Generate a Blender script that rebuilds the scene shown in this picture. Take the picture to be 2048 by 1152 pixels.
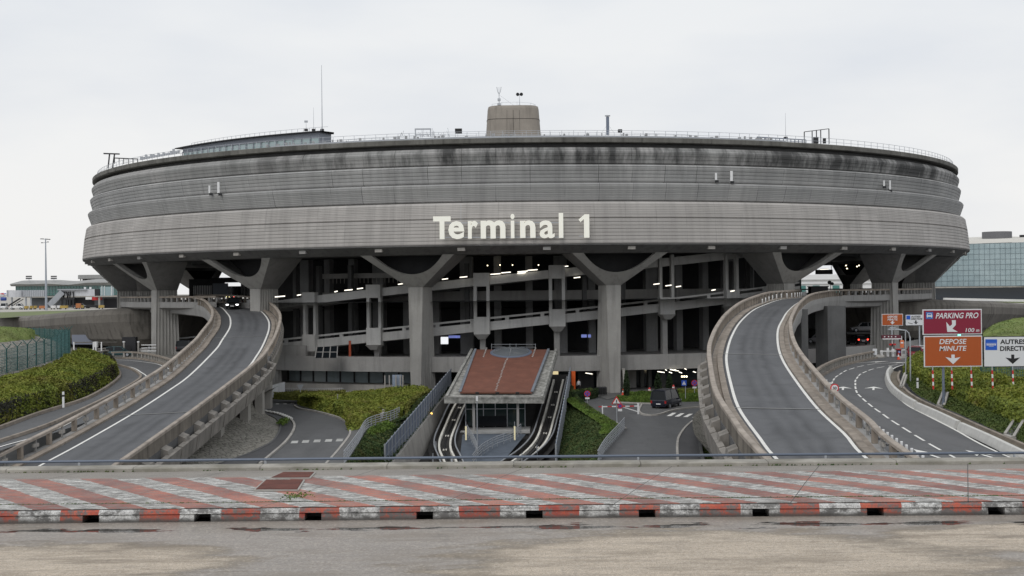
import bpy, math, random
from math import sin, cos, tan, pi, radians, atan, sqrt, floor
from mathutils import Vector, Matrix, noise
random.seed(7)
for o in list(bpy.data.objects): bpy.data.objects.remove(o)
SC = bpy.context.scene
COL = SC.collection
# ------------------------------------------------------------------ camera
FPX = 2590.0; ROLL = radians(0.6)
cam = bpy.data.cameras.new('camera'); camo = bpy.data.objects.new('camera', cam); COL.objects.link(camo)
cam.sensor_width = 36; cam.lens = FPX/2048*36; cam.clip_end = 9000; cam.clip_start = 0.1
camo.matrix_world = Matrix.Translation((0, 0, 3)) @ Matrix.Rotation(radians(90)+atan(4/FPX), 4, 'X') @ Matrix.Rotation(-ROLL, 4, 'Z')
SC.camera = camo
SC.render.resolution_x = 1024; SC.render.resolution_y = 576
# ------------------------------------------------------------------ sky
W = bpy.data.worlds.new('World'); SC.world = W; W.use_nodes = True
nt = W.node_tree; nt.nodes.clear()
def wn(t, **k):
    n = nt.nodes.new(t)
    for a, b in k.items(): setattr(n, a, b)
    return n
out = wn('ShaderNodeOutputWorld'); bg = wn('ShaderNodeBackground'); sky = wn('ShaderNodeTexSky', sky_type='NISHITA')
sky.sun_disc = False; sky.sun_elevation = radians(48); sky.sun_rotation = radians(205); sky.dust_density = 3
skm = wn('ShaderNodeMix', data_type='RGBA', blend_type='MULTIPLY'); skm.inputs[0].default_value = 1
skm.inputs[7].default_value = (0.1, 0.1, 0.1, 1)
nt.links.new(sky.outputs[0], skm.inputs[6])
tc = wn('ShaderNodeTexCoord'); mp = wn('ShaderNodeMapping'); mp.inputs['Scale'].default_value = (1.0, 1.0, 3.2)
nz = wn('ShaderNodeTexNoise'); nz.inputs['Scale'].default_value = 2.6; nz.inputs['Detail'].default_value = 5; nz.inputs['Roughness'].default_value = .5
rp = wn('ShaderNodeValToRGB'); rp.color_ramp.elements[0].position = .36; rp.color_ramp.elements[1].position = .60
rp.color_ramp.elements[0].color = (.79, .81, .845, 1); rp.color_ramp.elements[1].color = (.93, .925, .915, 1)
nt.links.new(tc.outputs['Generated'], mp.inputs[0]); nt.links.new(mp.outputs[0], nz.inputs['Vector']); nt.links.new(nz.outputs[0], rp.inputs[0])
sp_ = wn('ShaderNodeSeparateXYZ'); nt.links.new(tc.outputs['Generated'], sp_.inputs[0])
gr = wn('ShaderNodeMapRange'); gr.inputs[1].default_value = .06; gr.inputs[2].default_value = .24; nt.links.new(sp_.outputs[2], gr.inputs[0])
gm = wn('ShaderNodeMix', data_type='RGBA', blend_type='MULTIPLY'); gm.inputs[7].default_value = (.93, .955, .985, 1)
nt.links.new(gr.outputs[0], gm.inputs[0]); nt.links.new(rp.outputs[0], gm.inputs[6])
mx = wn('ShaderNodeMix', data_type='RGBA'); mx.inputs[0].default_value = .95
nt.links.new(skm.outputs[2], mx.inputs[6]); nt.links.new(gm.outputs[2], mx.inputs[7])
nt.links.new(mx.outputs[2], bg.inputs[0]); bg.inputs[1].default_value = 1.0
nt.links.new(bg.outputs[0], out.inputs[0])
sun = bpy.data.lights.new('sun', 'SUN'); sun.energy = 0.8; sun.angle = radians(25); sun.color = (1, .97, .93)
suno = bpy.data.objects.new('sun', sun); COL.objects.link(suno)
# sun from behind and left of the camera, high
sd = Vector((-sin(radians(25))*cos(radians(48)), -cos(radians(25))*cos(radians(48)), sin(radians(48))))
suno.rotation_euler = sd.to_track_quat('Z', 'Y').to_euler()
SC.view_settings.view_transform = 'Standard'; SC.view_settings.look = 'None'; SC.view_settings.gamma = 1
SC.view_settings.exposure = 0.0
# ------------------------------------------------------------------ pixel -> world surveying helpers
def ray(x, y):
    u = x-1024; v = 576-y
    return (u*cos(ROLL)+v*sin(ROLL))/FPX, (-u*sin(ROLL)+v*cos(ROLL)+4)/FPX
def P(x, y, d):
    a, b = ray(x, y); return Vector((a*d, d, 3+b*d))
def G(x, y, z0=-10.55, g=0.0):
    a, b = ray(x, y); d = (3-z0)/(g-b); return Vector((a*d, d, 3+b*d))
ZG = -10.55
LR = (-17.4, .1)      # plane of the left ramp
RR = (-10.2, .07)     # plane of the right ramp
LS = (-8.7, .0155)    # left road
RS = (-6.0, 0.0)      # right road
def GL(pts, pl=(ZG, 0)): return [G(x, y, *pl) for x, y in pts]
def resample(pts, step=None, n=None, smooth=True):
    pts = [Vector(p) for p in pts]
    if smooth and len(pts) > 2:
        q = [pts[0]*2-pts[1]]+pts+[pts[-1]*2-pts[-2]]; r = []
        for i in range(1, len(q)-2):
            a, b, c, d = q[i-1:i+3]
            for k in range(12):
                t = k/12
                r.append(.5*((2*b)+(c-a)*t+(2*a-5*b+4*c-d)*t*t+(3*b-a-3*c+d)*t**3))
        r.append(pts[-1]); pts = r
    L = [0]
    for a, b in zip(pts, pts[1:]): L.append(L[-1]+(b-a).length)
    if n is None: n = max(2, int(round(L[-1]/step))+1)
    o = []; j = 0
    for i in range(n):
        s = L[-1]*i/(n-1)
        while j < len(L)-2 and L[j+1] < s: j += 1
        t = (s-L[j])/max(1e-9, L[j+1]-L[j]); o.append(pts[j].lerp(pts[j+1], min(1, max(0, t))))
    return o
def laterals(path):
    o = []
    for i in range(len(path)):
        a = path[max(0, i-1)]; b = path[min(len(path)-1, i+1)]; d = b-a; d.z = 0
        if d.length < 1e-6: d = Vector((0, 1, 0))
        d.normalize(); o.append(Vector((d.y, -d.x, 0)))
    return o
def off(path, lat, dz=0):
    return [p+n*lat+Vector((0, 0, dz)) for p, n in zip(path, laterals(path))]
# ------------------------------------------------------------------ mesh builder
class MB:
    def __init__(s): s.v = []; s.f = []; s.uv = None
    def add(s, vs, fs):
        n = len(s.v); s.v += [Vector(a) for a in vs]; s.f += [[i+n for i in f] for f in fs]; return s
    def box(s, c, d, rz=0, top=1.0):
        x, y, z = d[0]/2, d[1]/2, d[2]/2; vs = []
        for sz, k in ((-z, 1), (z, top)):
            for sx, sy in ((-x, -y), (x, -y), (x, y), (-x, y)):
                a, b = sx*k, sy*k
                vs.append((c[0]+a*cos(rz)-b*sin(rz), c[1]+a*sin(rz)+b*cos(rz), c[2]+sz))
        return s.add(vs, [(3, 2, 1, 0), (4, 5, 6, 7), (0, 1, 5, 4), (1, 2, 6, 5), (2, 3, 7, 6), (3, 0, 4, 7)])
    def bar(s, p, q, w, h=None, up=None):
        h = h or w; p = Vector(p); q = Vector(q); d = (q-p).normalized()
        u = Vector(up) if up else Vector((0, 0, 1))
        if abs(d.dot(u)) > .98: u = Vector((0, 1, 0))
        r = d.cross(u).normalized(); u = r.cross(d)
        vs = []
        for c in (p, q):
            for a, b in ((-1, -1), (1, -1), (1, 1), (-1, 1)): vs.append(c+r*a*w/2+u*b*h/2)
        return s.add(vs, [(3, 2, 1, 0), (4, 5, 6, 7), (0, 1, 5, 4), (1, 2, 6, 5), (2, 3, 7, 6), (3, 0, 4, 7)])
    def tube(s, pts, r, n=6, r2=None):
        pts = [Vector(p) for p in pts]; N = len(pts)
        vs = []
        for i, p in enumerate(pts):
            d = (pts[min(N-1, i+1)]-pts[max(0, i-1)]).normalized()
            u = Vector((0, 0, 1)) if abs(d.z) < .9 else Vector((0, 1, 0))
            a = d.cross(u).normalized(); b = a.cross(d); rr = r if r2 is None else r+(r2-r)*i/(N-1)
            for k in range(n):
                t = 2*pi*k/n; vs.append(p+a*cos(t)*rr+b*sin(t)*rr)
        fs = [(i*n+k, i*n+(k+1) % n, (i+1)*n+(k+1) % n, (i+1)*n+k) for i in range(N-1) for k in range(n)]
        fs += [tuple(reversed(range(n))), tuple(range((N-1)*n, N*n))]
        return s.add(vs, fs)
    def prism(s, poly, dz):
        n = len(poly); vs = [Vector(p) for p in poly]+[Vector(p)+Vector((0, 0, dz)) for p in poly]
        return s.add(vs, [tuple(range(n)), tuple(reversed(range(n, 2*n)))]+[(i, (i+1) % n, n+(i+1) % n, n+i) for i in range(n)])
    def grid(s, rows, closed=False):
        m = len(rows[0]); vs = [p for r in rows for p in r]; fs = []
        for i in range(len(rows)-1):
            for j in range(m if closed else m-1):
                k = (j+1) % m; fs.append((i*m+j, i*m+k, (i+1)*m+k, (i+1)*m+j))
        return s.add(vs, fs)
    def sweep(s, path, sec, closed=True, caps=True):
        ns = laterals(path); rows = []
        for p, n in zip(path, ns): rows.append([p+n*a+Vector((0, 0, b)) for a, b in sec])
        k = len(s.v); s.grid(rows, closed)
        if closed and caps:
            m = len(sec); s.f.append([k+i for i in range(m)]); s.f.append([k+(len(rows)-1)*m+i for i in reversed(range(m))])
        return s
    def lathe(s, c, prof, n=24, a0=0, a1=2*pi):
        full = abs(a1-a0-2*pi) < 1e-6; rows = []
        for i in range(n if full else n+1):
            t = a0+(a1-a0)*i/n
            rows.append([(c[0]+r*sin(t), c[1]-r*cos(t), c[2]+z) for r, z in prof])
        if full: rows.append(rows[0])
        return s.grid(rows)
    def disc(s, c, r, nrm=(0, -1, 0), n=16, th=.02):
        nrm = Vector(nrm).normalized(); return s.tube([Vector(c), Vector(c)+nrm*th], r, n)
    def build(s, name, mat, parent=None, smooth=False, origin=None):
        me = bpy.data.meshes.new(name)
        base = Vector((0, 0, 0)); p = parent
        while p is not None: base += Vector(p.location); p = p.parent
        o = bpy.data.objects.new(name, me)
        if parent is None and origin is None and s.v:
            xs = [v.x for v in s.v]; ys = [v.y for v in s.v]; origin = Vector(((min(xs)+max(xs))/2, (min(ys)+max(ys))/2, min(v.z for v in s.v)))
        if parent is None: base = Vector(origin or (0, 0, 0)); o.location = base
        me.from_pydata([tuple(v-base) for v in s.v], [], [tuple(f) for f in s.f])
        me.validate(); me.update()
        import bmesh
        bm = bmesh.new(); bm.from_mesh(me); bmesh.ops.recalc_face_normals(bm, faces=bm.faces); bm.to_mesh(me); bm.free()
        if smooth:
            for q in me.polygons: q.use_smooth = True
        if mat: me.materials.append(mat)
        COL.objects.link(o)
        if parent is not None: o.parent = parent
        return o
def tag(o, label=None, cat=None, group=None, kind=None):
    if label: o['label'] = label
    if cat: o['category'] = cat
    if group: o['group'] = group
    if kind: o['kind'] = kind
    return o
def thing(name, loc, label, cat, group=None):
    o = bpy.data.objects.new(name, None); o.location = Vector(loc); o.empty_display_size = .5; COL.objects.link(o)
    return tag(o, label, cat, group)
def kids(o): return [c for c in bpy.data.objects if c.parent == o]
def dup(o, loc, rz=None, label=None, parent=None, ks=None):
    c = o.copy(); COL.objects.link(c); c.location = Vector(loc)
    if parent is not None: c.parent = parent
    if rz is not None: c.rotation_euler = (0, 0, rz)
    if label: c['label'] = label
    def rec(a, b):
        for k in a.children:
            d = k.copy(); COL.objects.link(d); d.parent = b; rec(k, d)
    rec(o, c)
    return c
# ------------------------------------------------------------------ materials
def new(name):
    m = bpy.data.materials.new(name); m.use_nodes = True; t = m.node_tree
    return m, t, t.nodes['Principled BSDF'], t.nodes.new('ShaderNodeTexCoord')
def N(t, ty, **k):
    n = t.nodes.new(ty)
    for a, b in k.items():
        if a in n.inputs.keys() if hasattr(n.inputs, 'keys') else False: n.inputs[a].default_value = b
        else: setattr(n, a, b)
    return n
def noise_n(t, vec, scale, detail=4, rough=.55, stretch=None):
    n = t.nodes.new('ShaderNodeTexNoise'); n.inputs['Scale'].default_value = scale; n.inputs['Detail'].default_value = detail; n.inputs['Roughness'].default_value = rough
    if stretch:
        m = t.nodes.new('ShaderNodeMapping'); m.inputs['Scale'].default_value = stretch; t.links.new(vec, m.inputs[0]); vec = m.outputs[0]
    t.links.new(vec, n.inputs['Vector']); return n.outputs[0]
def ramp(t, fac, stops):
    r = t.nodes.new('ShaderNodeValToRGB'); e = r.color_ramp.elements
    while len(e) < len(stops): e.new(.5)
    for i, (p, c) in enumerate(stops):
        e[i].position = p; e[i].color = (c, c, c, 1) if isinstance(c, (int, float)) else (*c, 1)
    t.links.new(fac, r.inputs[0]); return r.outputs[0]
def mixc(t, f, a, b, bt='MIX'):
    m = t.nodes.new('ShaderNodeMix'); m.data_type = 'RGBA'; m.blend_type = bt
    for i, x in ((0, f), (6, a), (7, b)):
        if isinstance(x, (int, float)): m.inputs[i].default_value = x if i == 0 else (x, x, x, 1)
        elif isinstance(x, tuple): m.inputs[i].default_value = (*x, 1)
        else: t.links.new(x, m.inputs[i])
    return m.outputs[2]
def mth(t, op, a, b=None, c=None):
    m = t.nodes.new('ShaderNodeMath'); m.operation = op
    for i, x in enumerate((a, b, c)):
        if x is None: continue
        if isinstance(x, (int, float)): m.inputs[i].default_value = x
        else: t.links.new(x, m.inputs[i])
    return m.outputs[0]
def bump(t, bs, h, dist=.02, st=.6):
    b = t.nodes.new('ShaderNodeBump'); b.inputs['Distance'].default_value = dist; b.inputs['Strength'].default_value = st
    t.links.new(h, b.inputs['Height']); t.links.new(b.outputs[0], bs.inputs['Normal'])
MC = {}
def rough(name, c, var=.25, scale=.35, fine=6, streak=0, rgh=.85, bmp=.02, warm=None, spec=.3, flutes=0):
    """generic weathered surface"""
    if name in MC: return MC[name]
    m, t, bs, tc = new(name); v = tc.outputs['Object']
    a = noise_n(t, v, scale, 5, .6); b = noise_n(t, v, fine, 4, .6)
    d = tuple(x*(1-var) for x in c); e = tuple(min(1, x*(1+var)) for x in c)
    col = mixc(t, ramp(t, a, [(.3, 0), (.7, 1)]), d, e)
    col = mixc(t, ramp(t, b, [(.3, 0), (.75, .45)]), col, tuple(x*(1-var*1.3) for x in c))
    if warm: col = mixc(t, ramp(t, noise_n(t, v, scale*1.7, 3), [(.45, 0), (.7, .6)]), col, warm)
    if streak:
        s = noise_n(t, v, 1.0, 4, .6, (1.3, 1.3, .12)); col = mixc(t, ramp(t, s, [(.5, 0), (.72, streak)]), col, tuple(x*.35 for x in c))
    t.links.new(col, bs.inputs['Base Color']); bs.inputs['Roughness'].default_value = rgh; bs.inputs['Specular IOR Level'].default_value = spec
    h = b
    bump(t, bs, h, bmp)
    MC[name] = m; return m
def paint(name, c, rgh=.5, metal=0, spec=.5, emit=None, es=1.0, coat=0, var=.06):
    if name in MC: return MC[name]
    m, t, bs, tc = new(name)
    a = noise_n(t, tc.outputs['Object'], 2.5, 4)
    col = mixc(t, a, tuple(x*(1-var) for x in c), tuple(min(1, x*(1+var)) for x in c))
    t.links.new(col, bs.inputs['Base Color']); bs.inputs['Roughness'].default_value = rgh; bs.inputs['Metallic'].default_value = metal
    bs.inputs['Specular IOR Level'].default_value = spec; bs.inputs['Coat Weight'].default_value = coat
    if emit: bs.inputs['Emission Color'].default_value = (*emit, 1); bs.inputs['Emission Strength'].default_value = es
    MC[name] = m; return m
CONC = rough('concrete', (.34, .332, .32), .16, .25, 5, .35)
CONC_L = rough('concrete_light', (.40, .38, .35), .18, .4, 6, .35)
CONC_W = rough('concrete_warm', (.32, .275, .23), .26, .5, 7, .45, warm=(.2, .175, .15))
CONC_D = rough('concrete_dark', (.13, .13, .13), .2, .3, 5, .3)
DARK_IN = rough('dark_interior', (.05, .05, .052), .25, .3, 5, 0)
ASPH = None
def asphalt(name, c, c2):
    m, t, bs, tc = new(name); v = tc.outputs['Object']
    a = noise_n(t, v, .12, 4, .55, (1, .35, 1)); b = noise_n(t, v, .6, 5, .65); tk = noise_n(t, v, .5, 3, .5, (1, .07, 1)); cr = t.nodes.new('ShaderNodeTexVoronoi'); cr.feature = 'DISTANCE_TO_EDGE'; cr.inputs['Scale'].default_value = .16; dw = t.nodes.new('ShaderNodeMix'); dw.data_type = 'VECTOR'; dw.inputs[0].default_value = .12; t.links.new(v, dw.inputs[4]); nn_ = t.nodes.new('ShaderNodeTexNoise'); nn_.inputs['Scale'].default_value = .5; nn_.inputs['Detail'].default_value = 5; t.links.new(v, nn_.inputs['Vector']); sc_ = t.nodes.new('ShaderNodeVectorMath'); sc_.operation = 'SCALE'; sc_.inputs[3].default_value = 30; t.links.new(nn_.outputs[1], sc_.inputs[0]); t.links.new(sc_.outputs[0], dw.inputs[5]); t.links.new(dw.outputs[1], cr.inputs['Vector']); f = noise_n(t, v, 14, 4, .7)
    col = mixc(t, ramp(t, a, [(.35, 0), (.65, 1)]), c, c2)
    col = mixc(t, ramp(t, b, [(.35, .0), (.7, .5)]), col, tuple(x*.68 for x in c))
    col = mixc(t, ramp(t, tk, [(.48, 0), (.66, .6)]), col, tuple(x*.6 for x in c))
    col = mixc(t, ramp(t, f, [(.35, .0), (.8, .6)]), col, tuple(x*1.5 for x in c2))
    col = mixc(t, ramp(t, cr.outputs[0], [(.0, .55), (.008, 0)]), col, tuple(x*.4 for x in c))
    t.links.new(col, bs.inputs['Base Color']); bs.inputs['Specular IOR Level'].default_value = .35
    r = ramp(t, a, [(.3, .55), (.7, .8)]); t.links.new(r, bs.inputs['Roughness']); bump(t, bs, f, .02)
    MC[name] = m; return m
ASPH = asphalt('asphalt', (.085, .087, .09), (.112, .113, .115))
ASPH_D = asphalt('asphalt_ramp', (.078, .081, .087), (.108, .111, .118))
WHITE = rough('road_paint_white', (.8, .79, .75), .1, 1.2, 9, 0, rgh=.7, bmp=.005)
DIRTYW = rough('worn_white_paint', (.5, .5, .48), .35, 1.0, 6, 0, rgh=.7, bmp=.005)
WPLAST = paint('white_plastic', (.78, .78, .78), .45)
STEEL = paint('galvanised_steel', (.46, .48, .51), .45, .5)
BLUEGREY = paint('blue_grey_steel', (.17, .2, .26), .5, .2, var=.15)
DARKM = paint('dark_metal', (.03, .03, .033), .5, .3)
BLACK = paint('black', (.012, .012, .013), .6)
RUBBER = paint('rubber', (.02, .02, .02), .8)
GLASSD = paint('dark_glass', (.012, .015, .018), .15, 0, .25)
RED = paint('red_paint', (.55, .03, .03), .5)
LAMPW = paint('white_lamp', (.9, .9, .85), .4, emit=(1, .93, .78), es=1.9)
LAMPD = paint('downlight', (.9, .9, .85), .4, emit=(1, .85, .55), es=5)
def foliage(name, stops, sc=.5):
    m, t, bs, tc = new(name); v = tc.outputs['Object']
    a = noise_n(t, v, sc, 5, .65); b = noise_n(t, v, 4.0, 3, .7)
    mixf = mth(t, 'ADD', mth(t, 'MULTIPLY', a, .62), mth(t, 'MULTIPLY', b, .38))
    col = ramp(t, mixf, stops); big = noise_n(t, v, .13, 4, .7); col = mixc(t, ramp(t, big, [(.52, 0), (.66, .75)]), col, tuple(x*.55+y for x, y in zip(stops[1][1], (.03, .015, .005)))); col = mixc(t, ramp(t, noise_n(t, v, .22, 3, .6), [(.5, 0), (.68, .5)]), col, tuple(min(1, x*1.5) for x in stops[1][1])); t.links.new(col, bs.inputs['Base Color']); bs.inputs['Roughness'].default_value = .75
    bs.inputs['Specular IOR Level'].default_value = .2
    MC[name] = m; return m
HEDGE = foliage('hedge_leaves', [(.36, (.085, .115, .026)), (.46, (.15, .185, .034)), (.55, (.225, .24, .04)), (.63, (.17, .14, .055))], .3)
HEDGE_O = foliage('hedge_olive', [(.36, (.08, .09, .025)), (.5, (.15, .16, .035)), (.62, (.18, .165, .05))])
IVY = foliage('ivy_leaves', [(.36, (.02, .035, .014)), (.48, (.05, .085, .028)), (.56, (.10, .12, .04)), (.66, (.09, .055, .03))], .9)
BRIGHT = foliage('bright_leaves', [(.36, (.05, .085, .02)), (.5, (.10, .165, .03)), (.64, (.17, .23, .05))], 1.2)
GRASS = foliage('grass_blades', [(.36, (.08, .13, .03)), (.5, (.15, .2, .05)), (.64, (.23, .25, .09))], .4)
VERGE = foliage('verge_grass', [(.36, (.045, .07, .022)), (.5, (.085, .12, .03)), (.64, (.14, .15, .055))], .6)
DKGREEN = foliage('dark_green_leaves', [(.36, (.012, .02, .01)), (.55, (.03, .05, .02)), (.7, (.05, .07, .03))], 1.5)
DEADB = foliage('dark_twigs', [(.36, (.02, .02, .016)), (.5, (.04, .042, .03)), (.64, (.06, .055, .04))], 1.5)
def lane_asphalt():
    m, t, bs, tc = new('ramp_asphalt'); v = tc.outputs['Object']; at = t.nodes.new('ShaderNodeAttribute'); at.attribute_name = 'lane'; u = at.outputs['Fac']
    def tex(s, d, r, st=None): return noise_n(t, v, s, d, r, st)
    f = tex(12, 4, .7); a = tex(.15, 5, .6); b = tex(.7, 5, .65)
    col = mixc(t, ramp(t, a, [(.3, 0), (.7, 1)]), (.082, .085, .091), (.118, .121, .128)); col = mixc(t, ramp(t, f, [(.35, .0), (.8, .5)]), col, (.17, .172, .175))
    uw = mth(t, 'ADD', u, mth(t, 'MULTIPLY', mth(t, 'SUBTRACT', tex(.35, 3, .5), .5), .16))
    def bumpf(c, w): return mth(t, 'MAXIMUM', 0, mth(t, 'SUBTRACT', 1, mth(t, 'DIVIDE', mth(t, 'ABSOLUTE', mth(t, 'SUBTRACT', uw, c)), w)))
    k = mth(t, 'MAXIMUM', bumpf(.30, .13), mth(t, 'MAXIMUM', bumpf(.68, .12), mth(t, 'MULTIPLY', bumpf(.5, .12), .7)))
    k = mth(t, 'MULTIPLY', k, ramp(t, tex(.09, 3, .6), [(.35, .25), (.62, .95)])); col = mixc(t, mth(t, 'MULTIPLY', k, .75), col, (.042, .043, .046))
    mg = mth(t, 'MAXIMUM', mth(t, 'SUBTRACT', .0, u), mth(t, 'SUBTRACT', u, 1.0)); mgm = ramp(t, mg, [(.0, 0), (.05, .6)]); col = mixc(t, mgm, col, (.04, .041, .043))
    col = mixc(t, ramp(t, b, [(.5, 0), (.72, .5)]), col, (.055, .056, .058))
    t.links.new(col, bs.inputs['Base Color']); bs.inputs['Roughness'].default_value = .7; bs.inputs['Specular IOR Level'].default_value = .35; bump(t, bs, f, .015); return m
# ------------------------------------------------------------------ lettering
def text_mesh(body, bold=0.0, ext=0.0):
    c = bpy.data.curves.new('t', 'FONT'); c.body = body; c.size = 1; c.extrude = ext; c.offset = bold; c.resolution_u = 3
    o = bpy.data.objects.new('t', c); COL.objects.link(o); bpy.context.view_layer.update()
    dg = bpy.context.evaluated_depsgraph_get(); me = o.evaluated_get(dg).to_mesh()
    vs = [v.co.copy() for v in me.vertices]; fs = [tuple(p.vertices) for p in me.polygons]
    o.evaluated_get(dg).to_mesh_clear(); bpy.data.objects.remove(o); bpy.data.curves.remove(c)
    return vs, fs
def text_on(mb, body, tl, right, down, w, h, nrm, lift=.02, bold=.02, ext=0.0, shear=0.0):
    """fit a word into the w x h rectangle whose top-left corner is tl"""
    vs, fs = text_mesh(body, bold, ext)
    x0 = min(v.x for v in vs); x1 = max(v.x for v in vs); y0 = min(v.y for v in vs); y1 = max(v.y for v in vs)
    R = Vector(right).normalized(); D = Vector(down).normalized(); n = Vector(nrm).normalized(); o = []
    for v in vs:
        a = (v.x-x0)/(x1-x0); b = (y1-v.y)/(y1-y0)
        o.append(Vector(tl)+R*(a*w+shear*(1-b)*h)+D*(b*h)+n*(lift+v.z+(ext)))
    return mb.add(o, fs)
# ------------------------------------------------------------------ foliage helpers
def leafy(mb, rows, n, size, push=.3, amp=.35, seed=1, up=.6):
    """scatter leaf clumps over a patch given by rows of points"""
    n = int(n*1.9); size *= .66; rnd = random.Random(seed); R = len(rows); C = len(rows[0]); areas = []; tot = 0
    cells = []
    for i in range(R-1):
        for j in range(C-1):
            a = (rows[i+1][j]-rows[i][j]).cross(rows[i][j+1]-rows[i][j]).length; tot += a; cells.append((i, j)); areas.append(tot)
    import bisect
    for k in range(n):
        i, j = cells[min(len(cells)-1, bisect.bisect(areas, rnd.random()*tot))]; u = rnd.random(); v = rnd.random()
        p = rows[i][j].lerp(rows[i][j+1], u).lerp(rows[i+1][j].lerp(rows[i+1][j+1], u), v)
        p = p+Vector((rnd.uniform(-.12, .12), rnd.uniform(-.12, .12), rnd.random()*push))
        s = size*rnd.uniform(.5, 1.3)
        d = Vector((rnd.gauss(0, 1), rnd.gauss(0, 1), rnd.gauss(0, 1)+up)).normalized()
        a = d.orthogonal().normalized(); b = d.cross(a); t = rnd.random()*6.28; a, b = a*cos(t)+b*sin(t), b*cos(t)-a*sin(t)
        mb.add([p-a*s, p+b*s*.6, p+a*s, p-b*s*.6+d*s*.25], [(0, 1, 2, 3)])
    return mb
def patch_rows(lines, nc=40, sub=4, amp=.3, fr=.5, keep=True):
    L = [resample(l, n=nc) for l in lines]; rows = []
    for a, b in zip(L, L[1:]):
        for k in range(sub): rows.append([p.lerp(q, k/sub) for p, q in zip(a, b)])
    rows.append(L[-1])
    for i, r in enumerate(rows):
        for j, p in enumerate(r):
            e = 0 if (keep and i in (0,)) else 1
            r[j] = p+Vector((0, 0, e*amp*(noise.noise(p*fr)+.5*noise.noise(p*fr*2.7))))
    return rows
def leafmesh(name, rows, mat, n, size, parent=None, push=.35, seed=1, up=.6, smooth=True, label=None, cat=None, group=None, kind=None):
    mb = MB(); mb.grid(rows); leafy(mb, rows, n, size, push, seed=seed, up=up)
    o = mb.build(name, mat, parent)
    return tag(o, label, cat, group, kind)
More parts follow.
